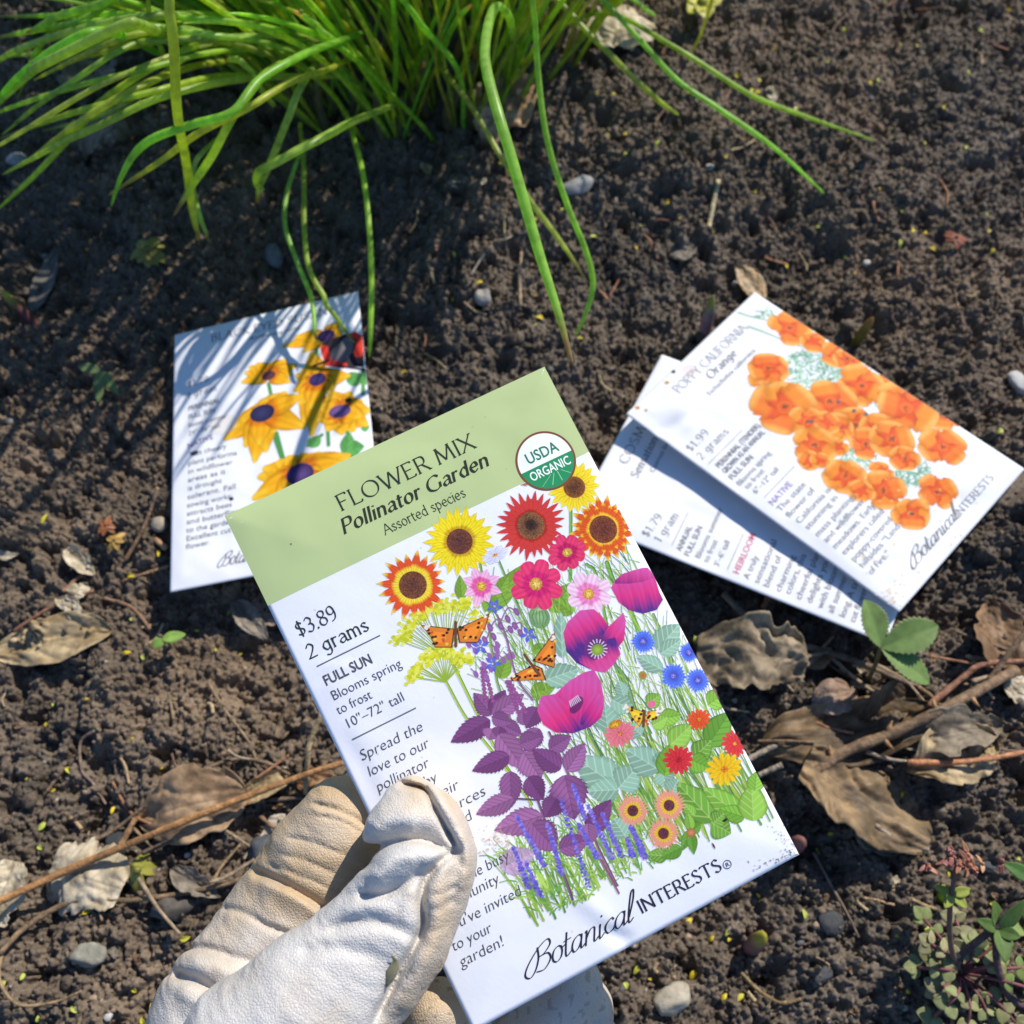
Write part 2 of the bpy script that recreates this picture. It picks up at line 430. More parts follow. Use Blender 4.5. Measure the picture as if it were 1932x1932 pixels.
# ------------------------------------------------------------------ lettering: a pen-stroke alphabet for the serif and script lines
GLY = {
'A': (8, "l.2,0 4,10 7.8,0|l1.8,3.6 6.2,3.6"), 'B': (6.5, "l1,0 1,10|c1,10 4.5,9.7 5.2,7.8 4.2,5.7 1,5.2|c1,5.2 4.8,4.9 6,2.7 4.8,.4 1,0"),
'C': (8.6, "c8,8.4 5.5,10 2,8.6 .7,5 2,1.4 5.5,0 8,1.6"), 'D': (9, "l1,0 1,10|c1,10 5,9.5 8,6.8 8,3.2 5,.5 1,0"),
'E': (6.2, "l1,0 1,10|l1,10 5.6,10 5.6,9|l1,5.2 4.8,5.2|l1,0 5.8,0 6,1.2"), 'F': (6, "l1,0 1,10|l1,10 5.8,10 5.8,8.8|l1,5.2 4.8,5.2"),
'G': (9.2, "c8,8.4 5.5,10 2,8.6 .7,5 2,1.4 5.5,0 8.2,1.2|l8.3,.9 8.3,4.4"), 'I': (2, "l1,0 1,10"), 'H': (8.6, "l1,0 1,10|l7.6,0 7.6,10|l1,5.2 7.6,5.2"),
'K': (7.2, "l1,0 1,10|l6.5,10 1.2,5 7,0"), 'L': (6, "l1,10 1,0|l1,0 5.6,0 5.8,1.3"), 'M': (10.8, "l1,0 1.8,10|l1.8,10 5.3,1|l5.3,1 8.9,10|l8.9,10 9.8,0"),
'N': (9, "l1,0 1,10|l1,10 8,0|l8,0 8,10"), 'O': (10, "o5,10 1.8,8.5 .6,5 1.8,1.5 5,0 8.2,1.5 9.4,5 8.2,8.5"),
'P': (6.4, "l1,0 1,10|c1,10 4.8,9.7 5.8,7.4 4.8,5.1 1,4.6"), 'R': (7.4, "l1,0 1,10|c1,10 4.8,9.7 5.8,7.4 4.8,5.1 1,4.7|l3.6,4.8 7.2,0"),
'S': (6.4, "c5.4,8.4 3.4,10 1.2,8.6 1.4,6.6 3.4,5.2 5.4,3.6 5.4,1.4 3.2,0 .8,1.4"), 'T': (8, "l4,0 4,10|l.4,8.9 .3,10 7.7,10 7.6,8.9"),
'U': (8.8, "l1,10 1,3|c1,3 1.9,.6 4.4,0 6.9,.6 7.8,3|l7.8,3 7.8,10"), 'W': (12.4, "l.2,10 3.4,0|l3.4,0 6.2,9.6|l6.2,9.6 9,0|l9,0 12.2,10"),
'X': (7.6, "l.3,0 7.2,10|l.3,10 7.4,0"), 'Y': (7.4, "l.2,10 3.8,5 3.8,0|l7.2,10 3.8,5"),
'a': (5.4, "c1,5.3 2.8,6.4 4.3,5.3 4.5,3.2|l4.5,4 4.5,.9 5.2,0|c4.5,3.7 2,3.1 .8,1.5 2.2,0 4.5,1.4"), 'b': (5.9, "l1,10 1,.2|c1,4.6 3.2,6.4 5.2,3.2 3.2,0 1,1.2"),
'c': (5, "c4.6,5.1 3,6.4 .8,4.6 .8,1.8 3,0 4.8,1.3"), 'd': (6, "l5,10 5,0|c5,4.8 3,6.4 .8,3.2 2.8,0 5,1.5"),
'e': (5.5, "l.9,3.5 4.9,3.5|c4.9,3.5 4.2,5.8 2.7,6.4 .9,4.6 .9,2 2.8,0 4.9,1.3"), 'f': (3.8, "c4,9.3 2.8,10 1.8,8.8 1.7,7|l1.7,7.4 1.7,0|l.4,6.2 3.4,6.2"),
'g': (5.8, "c4.7,5.3 2.8,6.4 .8,3.4 2.6,.4 4.7,1.9|l4.7,6.4 4.7,-1.6|c4.7,-1.6 3.2,-3.4 .8,-2.7"), 'h': (5.9, "l1,0 1,10|c1,4.6 2.8,6.4 4.6,5.4 4.9,3.8|l4.9,4 4.9,0"),
'i': (2, "l1,0 1,6.4|l1,8.6 1.05,9.3"), 'l': (2, "l1,0 1,10"), 'm': (8.4, "l1,0 1,6.4|c1,4.8 2.6,6.4 3.9,5.4 4.2,4|l4.2,4.2 4.2,0|c4.2,4.8 5.8,6.4 7.1,5.4 7.4,4|l7.4,4.2 7.4,0"),
'n': (5.8, "l1,0 1,6.4|c1,4.6 2.8,6.4 4.5,5.4 4.8,3.8|l4.8,4 4.8,0"), 'o': (5.8, "o2.9,6.4 1.2,5.3 .7,3.2 1.2,1.1 2.9,0 4.6,1.1 5.1,3.2 4.6,5.3"),
'p': (5.9, "l1,6.4 1,-3.4|c1,4.6 3.2,6.4 5.2,3.2 3.2,0 1,1.2"), 'r': (4, "l1,0 1,6.4|c1,4.4 2.2,6.2 3.9,5.9"),
's': (4.6, "c3.9,5.3 2.4,6.4 .9,5.1 2.4,3.3 4,1.6 2.6,0 .7,1"), 't': (3.8, "l1.6,8.4 1.6,1.6|c1.6,1.7 2.2,0 3.6,.5|l.2,6.2 3.6,6.2"),
'u': (5.9, "l1,6.4 1,2.2|c1,2.4 2,0 3.8,.5 4.8,2|l4.8,6.4 4.8,0"), 'z': (5, "l.8,6.2 4.4,6.2 .7,0 4.6,0"), 'y': (5.4, "l.4,6.4 2.8,0|c5,6.4 2.8,0 1.8,-2.8 .3,-3.2"),
'v': (5.4, "l.4,6.4 2.7,0 5,6.4"),
'0': (6.2, "o3,10 1.2,8.2 .8,5 1.2,1.8 3,0 4.8,1.8 5.2,5 4.8,8.2"), '1': (3.4, "l.5,8.2 2.1,10 2.1,0"), '2': (6, "c.9,7.8 2.9,10 5,7.8 4,4.8 .7,.1|l.7,0 5.6,0"),
'3': (6, "c.8,8.6 2.8,10 4.8,8 3.8,5.6 2.4,5.3|c2.4,5.3 4.4,4.9 5.2,2.6 3.2,0 .6,1"), '7': (6, "l.6,10 5.4,10 2.2,0"),
'8': (6, "o2.9,10 1.1,8.9 1.2,6.8 2.9,5.4 4.9,4 5.1,1.5 2.9,0 .8,1.5 1,4 2.9,5.4 4.6,6.8 4.8,8.9"), '9': (6, "o5,7 4.2,9.4 2.8,10 1.2,9 .8,7 1.4,5.2 3,4.6 4.4,5.4|c5,7 5,3.6 3.8,1 1.4,0"),
'$': (6, "c5,7.9 3.2,9.2 1.3,8.2 1.4,6.3 3,5.1 5,3.9 5,1.9 3,.8 .8,1.8|l3,10.8 3,-.8"), '.': (2.2, "l1,0 1,.9"), '"': (3.2, "l1,10 1,7.4|l2.4,10 2.4,7.4"), '!': (2.2, "l1,10 1,3|l1,0 1,.8"), '-': (4, "l.5,4 3.5,4"),
# script capital and joined small letters
'~B': (8.5, "c2.6,9.2 3.2,5 2.2,1 .2,-.8 -1.8,1 -.8,4.4 2.8,8.6 6.4,10.4 7.6,8.2 5.4,5.8 3.2,5.4|c3.2,5.4 6.8,5.2 8,2.6 5.8,-.2 2.6,.2"),
'~o': (5, "o2.6,5.6 1.1,4.6 .7,2.6 1.2,.8 2.6,0 4,1 4.4,3 3.9,4.8|c3.6,5.2 4.6,4.4 5.4,4.8"), '~t': (3.4, "c1.3,9 1.2,4 1.3,1 2,.1 3.6,1.4|l.1,6 3.2,6.2"),
'~a': (5.4, "o4.2,4.8 3,5.6 1.2,4.4 .7,2 1.6,.1 3.2,.8 4.2,3|c4.4,5.5 4.2,2 4.5,.2 5.8,1.2"), '~n': (6, "c.6,5 1.2,5.5 1.2,3 1.1,0|c1.1,2.4 2.6,5.2 4.2,5.4 4.4,3 4.4,.6 5,.1 6.2,1.2"),
'~i': (2.8, "c.9,5.4 .9,2 1,.2 1.6,0 2.9,1.2|l1.2,8 1.3,8.6"), '~c': (4.2, "c3.9,4.6 2.8,5.6 1,4.2 .7,2 1.8,.1 3.2,.3 4.4,1.4"), '~l': (3, "c1.2,2 2.6,8 2.6,11.4 1.7,11 1.1,6 1,1.4 1.6,0 3,1.2"),
}

def glyph_strokes(ch):
    out = []
    for s in GLY[ch][1].split("|"):
        p = np.array([[float(k) for k in q.split(",")] for q in s[1:].split()])
        if s[0] == 'l':
            out.append((p, False))
        elif s[0] == 'c':
            out.append((spline(p, 6 * len(p)), False))
        else:
            q = np.vstack([p[-2:], p, p[:2]])
            m = spline(q, 8 * len(q)); k = 8 * len(q)
            a = int(k * 2 / (len(q) - 1)); b = int(k * (len(q) - 2) / (len(q) - 1)) + 1
            out.append((m[a:b + 1], True))
    return out

def pen_text(text, thick=1.0, thin=0.4, serif=1.2, shear=0.0, track=1.0, nib=18.0, script=False):
    """flat lettering, capital height 10: (verts 2D, faces, layer per vertex, advance)"""
    V = []; F = []; L = []; x0 = 0.0; n = 0
    nb = math.radians(nib)
    def ribbon(p, closed, lay, wfun):
        nonlocal n
        d = np.gradient(p, axis=0) if len(p) > 2 else np.repeat(p[1:] - p[:1], len(p), axis=0)
        d /= np.linalg.norm(d, axis=1)[:, None] + 1e-9
        nn = np.c_[-d[:, 1], d[:, 0]]
        w = wfun(d)[:, None] / 2
        m = len(p)
        V.append(np.vstack([p + nn * w, p - nn * w])); L.append(np.full(2 * m, lay))
        i = np.arange(m - 1)
        F.append(np.c_[i, i + 1, i + m + 1, i + m] + n); n += 2 * m
    lay = 0
    for ch in text:
        if ch == ' ':
            x0 += 3.4; continue
        g = ('~' + ch) if script and ('~' + ch) in GLY else ch
        adv = GLY[g][0]
        for p, closed in glyph_strokes(g):
            q = p.copy()
            if len(q) > 2 and not closed and np.abs(np.diff(q, axis=0)).max() > 1.5:   # sharp polyline: one ribbon per side
                segs = [q[k:k + 2] for k in range(len(q) - 1)]
            else:
                segs = [q]
            for sgm in segs:
                sgm = sgm.copy()
                if len(sgm) == 2:
                    sgm = sgm[0] + (sgm[1] - sgm[0]) * np.linspace(0, 1, 5)[:, None]
                sh = sgm.copy(); sh[:, 0] += x0 + shear * sgm[:, 1]
                lay += 1
                ribbon(sh, closed, lay % 7, lambda d: thin + (thick - thin) * np.abs(np.sin(np.arctan2(d[:, 1], d[:, 0]) - nb)))
            if serif and not closed:
                for e, o in ((q[0], q[1]), (q[-1], q[-2])):
                    dv = unit(e - o)
                    if abs(dv[1]) > 0.55 and min(abs(e[1]), abs(e[1] - 10), abs(e[1] - 6.4), abs(e[1] + 3.4)) < 0.25:
                        lay += 1
                        s2 = np.array([[e[0] - serif + x0 + shear * e[1], e[1]], [e[0] + x0 + shear * e[1], e[1]], [e[0] + serif + x0 + shear * e[1], e[1]]])
                        ribbon(s2, False, lay % 7, lambda d: np.full(len(d), thin * 1.15))
        x0 += adv + track
    return np.vstack(V), F, np.concatenate(L), x0 - track

_tc = {}
def sans_text(text, bold=0.0, shear=0.0):
    key = (text, bold, shear)
    if key in _tc: return _tc[key]
    cu = bpy.data.curves.new("lettering", 'FONT')
    cu.body = text; cu.size = 1.0; cu.shear = shear; cu.offset = bold; cu.resolution_u = 3
    ob = bpy.data.objects.new("lettering", cu)
    me = ob.to_mesh()
    co = np.zeros(len(me.vertices) * 3, np.float32); me.vertices.foreach_get("co", co); co = co.reshape(-1, 3)[:, :2].astype(float)
    fs = [np.array([list(p.vertices)]) for p in me.polygons]
    tri = {}
    for f in fs: tri.setdefault(f.shape[1], []).append(f)
    fs = [np.vstack(v) for v in tri.values()]
    ob.to_mesh_clear(); bpy.data.objects.remove(ob); bpy.data.curves.remove(cu)
    co *= 10 / 0.729                     # capital height of the built-in face -> 10 units
    _tc[key] = (co, fs, np.zeros(len(co)), co[:, 0].max() if len(co) else 1.0)
    return _tc[key]

# ------------------------------------------------------------------ painter for the printed pictures (colours as printed on the paper)
class Art:
    def __init__(self, W, Hh, res):
        self.W, self.H, self.res = W, Hh, res
        self.nx, self.ny = int(W / res) + 1, int(Hh / res) + 1
        self.rgb = np.full((self.ny, self.nx, 3), 1.0); self.al = np.zeros((self.ny, self.nx))
        self.fn = None                   # pixel -> mm
    def box(self, x0, y0, x1, y1):
        r = self.res
        i0, i1 = max(int(x0 / r) - 2, 0), min(int(x1 / r) + 3, self.nx)
        j0, j1 = max(int(y0 / r) - 2, 0), min(int(y1 / r) + 3, self.ny)
        if i1 <= i0 or j1 <= j0: return None
        X, Y = np.meshgrid(np.arange(i0, i1) * r, np.arange(j0, j1) * r)
        return slice(j0, j1), slice(i0, i1), X, Y
    def put(self, sl, cov, col):
        j, i = sl
        cov = np.clip(cov, 0, 1)
        self.rgb[j, i] = self.rgb[j, i] * (1 - cov[..., None]) + np.asarray(col, float) * cov[..., None]
        self.al[j, i] = 1 - (1 - self.al[j, i]) * (1 - cov)
    def petal(self, b, t, w, c0, c1, edge=0.82, prof=(0.75, 0.9), c2=None, stripe=0.12, seed=0, serr=0, blunt=0.0, op=1.0):
        b = np.array(b, float); t = np.array(t, float)
        L = np.linalg.norm(t - b); a = (t - b) / (L + 1e-9); n = np.array([-a[1], a[0]])
        mx = np.vstack([b, t]); m = w + 0.3
        g = self.box(mx[:, 0].min() - m, mx[:, 1].min() - m, mx[:, 0].max() + m, mx[:, 1].max() + m)
        if g is None: return
        js, is_, X, Y = g
        s = ((X - b[0]) * a[0] + (Y - b[1]) * a[1]) / L; q = (X - b[0]) * n[0] + (Y - b[1]) * n[1]
        sc_ = np.clip(s, 0, 1)
        ww = w / 2 * np.clip(np.sin(math.pi * sc_ ** prof[0]), 0, 1) ** prof[1]
        if blunt: ww = np.maximum(ww, w / 2 * np.where(sc_ > 0.5, np.sqrt(np.clip(1 - ((sc_ - 0.5) / 0.5) ** 4, 0, 1)), 0) * blunt)
        if serr: ww = ww * (1 + 0.14 * (((sc_ * serr) % 1) - 0.5))
        cov = np.clip((ww - np.abs(q)) / self.res + 0.5, 0, 1) * ((s > -0.02) & (s < 1.02))
        r = np.abs(q) / (ww + 1e-6)
        c0 = lin(c0); c1 = lin(c1)
        k = sc_[..., None]
        if c2 is None: col = c0 * (1 - k) + c1 * k
        else:
            c2 = lin(c2)
            ka = np.clip((k - 0.31) / 0.14, 0, 1); kb = np.clip((k - 0.72) / 0.16, 0, 1)
            col = (c0 * (1 - ka) + c1 * ka) * (1 - kb) + c2 * kb
        col = col * (1 - (1 - edge) * np.clip((r - 0.6) / 0.4, 0, 1))[..., None]
        if stripe: col = col * (1 + stripe * np.sin(q / max(w, 0.1) * 22 + seed * 1.7))[..., None]
        self.put((js, is_), cov * op, col)
    def leaf(self, b, t, w, c, vein, serr=9, nv=6, dark=0.75, op=1.0):
        b = np.array(b, float); t = np.array(t, float)
        L = np.linalg.norm(t - b); a = (t - b) / (L + 1e-9); n = np.array([-a[1], a[0]])
        mx = np.vstack([b, t]); m = w
        g = self.box(mx[:, 0].min() - m, mx[:, 1].min() - m, mx[:, 0].max() + m, mx[:, 1].max() + m)
        if g is None: return
        js, is_, X, Y = g
        s = ((X - b[0]) * a[0] + (Y - b[1]) * a[1]) / L; q = (X - b[0]) * n[0] + (Y - b[1]) * n[1]
        sc_ = np.clip(s, 0, 1)
        ww = w / 2 * np.sin(math.pi * sc_ ** 0.72) ** 0.85
        if serr: ww = ww * (1 + 0.16 * ((sc_ * serr) % 1) - 0.08)
        cov = np.clip((ww - np.abs(q)) / self.res + 0.5, 0, 1) * ((s > 0) & (s < 1))
        r = np.abs(q) / (ww + 1e-6)
        col = lin(c) * np.where(q > 0, 1.12, 0.86)[..., None]
        ph = (sc_ - 0.35 * np.abs(q) / (w / 2)) * nv
        vv = np.clip(1 - np.abs((ph % 1) - 0.5) / 0.16, 0, 1) * (r < 0.95) + np.clip(1 - np.abs(q) / (self.res * 1.3), 0, 1)
        vv = np.clip(vv, 0, 1)[..., None]
        col = col * (1 - vv * 0.6) + lin(vein) * vv * 0.6
        col = col * (1 - (1 - dark) * np.clip((r - 0.75) / 0.25, 0, 1))[..., None]
        self.put((js, is_), cov * op, col)
    def disc(self, c, rx, ry, col, col2=None, speck=0.0, rot=0.0, op=1.0):
        c = np.array(c, float); m = max(rx, ry)
        g = self.box(c[0] - m, c[1] - m, c[0] + m, c[1] + m)
        if g is None: return
        js, is_, X, Y = g
        dx, dy = X - c[0], Y - c[1]
        ca, sa = math.cos(rot), math.sin(rot)
        u, v = (dx * ca + dy * sa) / rx, (-dx * sa + dy * ca) / ry
        r = np.sqrt(u * u + v * v)
        cov = np.clip((1 - r) * min(rx, ry) / self.res + 0.5, 0, 1)
        k = np.clip(r, 0, 1)[..., None]
        cc = lin(col) * (1 - k) + lin(col2 if col2 is not None else col) * k
        if speck:
            h = h01((X / 0.22).astype(np.int64), (Y / 0.22).astype(np.int64), np.zeros(X.shape, np.int64), 3)
            cc = cc * (1 + speck * (h - 0.5) * 2)[..., None]
        self.put((js, is_), cov * op, cc)
    def line(self, pts, w, col, w2=None, op=1.0):
        pts = np.asarray(pts, float)
        w2 = w if w2 is None else w2
        n = len(pts) - 1
        c = lin(col)
        for k in range(n):
            p, q = pts[k], pts[k + 1]
            wa = (w + (w2 - w) * (k + 0.5) / n) / 2
            g = self.box(min(p[0], q[0]) - wa, min(p[1], q[1]) - wa, max(p[0], q[0]) + wa, max(p[1], q[1]) + wa)
            if g is None: continue
            js, is_, X, Y = g
            d = q - p; L2 = d @ d + 1e-9
            s = np.clip(((X - p[0]) * d[0] + (Y - p[1]) * d[1]) / L2, 0, 1)
            dist = np.hypot(X - p[0] - s * d[0], Y - p[1] - s * d[1])
            self.put((js, is_), np.clip((wa - dist) / self.res + 0.5, 0, 1) * op, c)
    def poly(self, pts, col, fn=None, op=1.0):
        P = np.asarray(pts, float)
        g = self.box(P[:, 0].min(), P[:, 1].min(), P[:, 0].max(), P[:, 1].max())
        if g is None: return
        js, is_, X, Y = g
        cov = np.zeros(X.shape)
        for ox in (-0.33, 0, 0.33):
            for oy in (-0.33, 0, 0.33):
                xs, ys = X + ox * self.res, Y + oy * self.res
                ins = np.zeros(X.shape, bool)
                for k in range(len(P)):
                    p, q = P[k], P[(k + 1) % len(P)]
                    if p[1] == q[1]: continue
                    ins ^= ((p[1] > ys) != (q[1] > ys)) & (xs < (q[0] - p[0]) * (ys - p[1]) / (q[1] - p[1]) + p[0])
                cov += ins / 9.0
        c = lin(col)
        if fn is not None: c = c * fn(X, Y)[..., None] if fn(X, Y).ndim == 2 else fn(X, Y)
        self.put((js, is_), cov * op, c)
    def flower(self, c, r, n, wf, c0, c1, c2=None, disc=0.0, dcol=(80, 45, 30), dcol2=None, jit=0.12, rot=0.0, rows=1, sq=1.0, blunt=0.0, prof=(0.75, 0.9), edge=0.8, seed=1):
        rg = random.Random(seed)
        c = np.array(c, float)
        for row in range(rows):
            rr_ = r * (1 - 0.22 * row)
            for k in range(n):
                a = rot + 2 * math.pi * (k + 0.5 * row) / n + rg.uniform(-1, 1) * jit * 3 / n
                L = rr_ * (1 + rg.uniform(-jit, jit * 0.5))
                d = np.array([math.cos(a), math.sin(a) * sq])
                self.petal(c + d * disc * 0.7, c + d * L, wf * r, c0, c1, c2=c2, seed=k, blunt=blunt, prof=prof, edge=edge)
        if disc:
            self.disc(c, disc, disc * sq, dcol, dcol2 if dcol2 is not None else dcol, speck=0.5)

# ------------------------------------------------------------------ seed packets
PW, PH = 82.5, 127.0
def homog(px, W=PW, Hh=PH):
    A = []
    for (x, y), (U, V) in zip(px, ((0, 0), (W, 0), (W, Hh), (0, Hh))):
        A.append([x, y, 1, 0, 0, 0, -U * x, -U * y, -U]); A.append([0, 0, 0, x, y, 1, -V * x, -V * y, -V])
    return np.linalg.svd(np.array(A))[2][-1].reshape(3, 3)

class Packet:
    def __init__(self, px, corners, bulge=1.1, seed=0, creases=(), wr=0.25):
        self.Hm = homog(px)
        self.c = [np.array(k, float) for k in corners]
        self.n = unit(np.cross(self.c[1] - self.c[0], self.c[0] - self.c[3]))
        if self.n[2] < 0: self.n = -self.n
        self.bulge, self.seed, self.creases, self.wr = bulge, seed, creases, wr
        self.text = {}
    def mm(self, px, py):
        q = self.Hm @ np.array([px, py, 1.0]); return q[:2] / q[2]
    def off(self, U, V):
        e = np.minimum(np.minimum(U, PW - U), np.minimum(V, PH - V))
        o = self.bulge * (1 - np.exp(-np.maximum(e, 0) / 9.0))
        k = np.clip(e / 5.0, 0, 1)
        o = o + k * self.wr * (noise2(U / 17.0, V / 17.0, 90 + self.seed) + 0.45 * noise2(U / 6.5, V / 6.5, 91 + self.seed)) + 0.012 * k * noise2(U / 1.6, V / 1.6, 92)
        for (x0, y0, x1, y1, dep, wid) in self.creases:
            d = np.array([x1 - x0, y1 - y0]); L2 = d @ d
            s = ((U - x0) * d[0] + (V - y0) * d[1]) / L2; sc_ = np.clip(s, 0, 1)
            dist = np.hypot(U - x0 - sc_ * d[0], V - y0 - sc_ * d[1])
            o = o + dep * np.exp(-(dist / wid) ** 2) * np.sin(math.pi * np.clip(sc_ * 0.9 + 0.1, 0, 1))
        return o
    def at(self, U, V, z=0.0):
        U = np.asarray(U, float); V = np.asarray(V, float)
        u = (U / PW)[..., None]; v = (V / PH)[..., None]
        p = (self.c[0] * (1 - u) + self.c[1] * u) * (1 - v) + (self.c[3] * (1 - u) + self.c[2] * u) * v
        return p + self.n * ((self.off(U, V) + z) * 1e-3)[..., None]
    def build(self, name, label, cat, paper):
        self.root = thing(name, label, cat, (self.c[2] + self.c[3]) / 2)
        nu, nv = 84, 128
        U, V = np.meshgrid(np.linspace(0, PW, nu), np.linspace(0, PH, nv))
        fr = self.at(U, V).reshape(-1, 3)
        e = np.minimum(np.minimum(U, PW - U), np.minimum(V, PH - V))
        bk = fr - self.n * (1e-3 * (0.25 + 0.9 * self.bulge * 1.3 * (1 - np.exp(-e / 9.0)))).reshape(-1)[:, None]
        N = nu * nv
        ring = np.concatenate([np.arange(nu), np.arange(1, nv) * nu + nu - 1, (nv - 1) * nu + np.arange(nu - 2, -1, -1), np.arange(nv - 2, 0, -1) * nu])
        nx_ = np.roll(ring, -1)
        self.body = add("envelope", np.vstack([fr, bk]), [grid_faces(nu, nv, True), grid_faces(nu, nv) + N, np.c_[ring, nx_, nx_ + N, ring + N]], M_PAPER, self.root, np.tile(paper, (2 * N, 1)))
        self.paper = np.array(paper)
        return self.root
    def sheet(self, name, U0, V0, U1, V1, col, z, nu=60, nv=40, parent=None):
        U, V = np.meshgrid(np.linspace(U0, U1, nu), np.linspace(V0, V1, nv))
        return add(name, self.at(U, V, z).reshape(-1, 3), grid_faces(nu, nv, True), M_INK, parent or self.root, np.tile(col, (nu * nv, 1)))
    def art(self, name, A, white, z=0.05):
        al = A.al
        keep = al > 0.02
        k = keep.copy()
        k[1:] |= keep[:-1]; k[:-1] |= keep[1:]; k[:, 1:] |= keep[:, :-1]; k[:, :-1] |= keep[:, 1:]
        q = k[:-1, :-1] & k[1:, :-1] & k[:-1, 1:] & k[1:, 1:]
        j, i = np.nonzero(q); a = j * A.nx + i
        Fq = np.c_[a, a + A.nx, a + A.nx + 1, a + 1]
        used, inv = np.unique(Fq, return_inverse=True)
        jj, ii = used // A.nx, used % A.nx
        P = self.at(np.minimum(ii * A.res, PW), np.minimum(jj * A.res, PH), z)
        col = A.rgb.reshape(-1, 3)[used] / lin(white) * self.paper
        aa = al.reshape(-1)[used][:, None]
        # ink over the paper (or over the tinted band)
        base = np.tile(self.paper, (len(used), 1))
        if getattr(self, "band", None):
            m = jj * A.res < self.band[0]; base[m] = self.band[1]
        col = np.where(aa > 0, col, base)
        w = A.rgb.reshape(-1, 3)[used]
        # rgb was blended with white; put the real ground under the part that is not covered
        col = np.clip((w - (1 - aa) * 1.0) / lin(white) * self.paper + (1 - aa) * base, 0.002, 0.92)
        o = add(name, P, inv.reshape(-1, 4), M_INK, self.root, col)
        return o
    def write(self, part, text, p0, p1, cap, style="sans", col=(60, 60, 62), px=True, **kw):
        """text on the packet, from pixel p0 to pixel p1 along its base line, capital height cap (mm)"""
        a = self.mm(*p0) if px else np.array(p0, float); b = self.mm(*p1) if px else np.array(p1, float)
        if style == "sans": v, f, lay, adv = sans_text(text, **kw)
        else: v, f, lay, adv = pen_text(text, **kw)
        dx = b - a; L = np.linalg.norm(dx)
        if abs(dx[1]) < 0.12 * L: dx = np.array([L, 0.0]); a = np.array([a[0], (a[1] + b[1]) / 2])
        d = dx / np.linalg.norm(dx); n = np.array([d[1], -d[0]])
        x = v[:, 0] / adv * L; y = v[:, 1] * cap / 10
        q = a + x[:, None] * d + y[:, None] * n
        self.text.setdefault(part, []).append((self.at(q[:, 0], q[:, 1], 0.10 + 0.002 * lay), f, np.clip(lin(col) / lin((226, 227, 240)) * self.paper, 0, 1)))
    def rule(self, part, p0, p1, w=0.22, col=(90, 90, 95), px=True):
        a = self.mm(*p0) if px else np.array(p0, float); b = self.mm(*p1) if px else np.array(p1, float)
        y = (a[1] + b[1]) / 2
        U, V = np.meshgrid(np.linspace(a[0], b[0], 30), [y - w / 2, y + w / 2])
        self.text.setdefault(part, []).append((self.at(U, V, 0.10).reshape(-1, 3), grid_faces(30, 2, True), lin(col)))
    def finish(self):
        for part, L in self.text.items():
            v, f, c = join(L)
            add(part, v, f, M_INK, self.root, c, smooth=False)
# ------------------------------------------------------------------ the four packets
K = 1.5652
WHITE = (0.73, 0.745, 0.785)
INKS = dict(body=(80, 80, 84), head=(58, 58, 60))

# --- the packet held in the glove
HELD_PX = [(423.6, 973.7), (1027.3, 691.9), (1507.8, 1612.6), (893.2, 1946.1)]
held = Packet(HELD_PX, [atd(*p, d) for p, d in zip(HELD_PX, (0.2334, 0.2426, 0.2313, 0.2221))], bulge=1.2, seed=1,
              creases=((18, 84, 40, 96, -.35, 4.0), (38, 86, 44, 100, .3, 2.0), (35, 121, 40, 127, -0.8, 1.6), (32, 108, 39, 124, 0.45, 2.2), (4, 40, 16, 47, 0.2, 1.2), (3, 58, 3, 78, -0.3, 2.0),
                       (24, 100, 30, 112, 0.35, 1.6), (2, 44, 10, 41, -0.15, 1.0)), wr=0.2)
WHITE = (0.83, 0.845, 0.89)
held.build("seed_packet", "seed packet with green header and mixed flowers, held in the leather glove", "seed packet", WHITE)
def cA(x, y): return held.mm((600 + .4658 * x) / K, (1000 + .4658 * y) / K)
def cB(x, y): return held.mm((1400 + .5176 * x) / K, (1000 + .5176 * y) / K)
def cD(x, y): return held.mm((1400 + .5176 * x) / K, (1600 + .5176 * y) / K)
def cE(x, y): return held.mm((800 + .5694 * x) / K, (1900 + .5694 * y) / K)
def pE(x, y): return ((800 + .5694 * x) / K, (1900 + .5694 * y) / K)
def pA(x, y): return ((600 + .4658 * x) / K, (1000 + .4658 * y) / K)
def pG(x, y): return ((1700 + .6853 * x) / K, (2100 + .6853 * y) / K)
BAND_V = float(cA(420, 1690)[1])
BAND = np.clip(0.84 * lin((189, 204, 150)) / lin((222, 223, 238)) * np.array(WHITE), 0, 1)
held.band = (BAND_V, BAND)
held.sheet("header_band", 0.0, 0.0, PW, BAND_V, BAND, 0.02, 84, 36)

rg = random.Random(5)
A = Art(PW, PH, 0.11)
gl = cE(1370, 1450); gr = cD(1690, 1560)
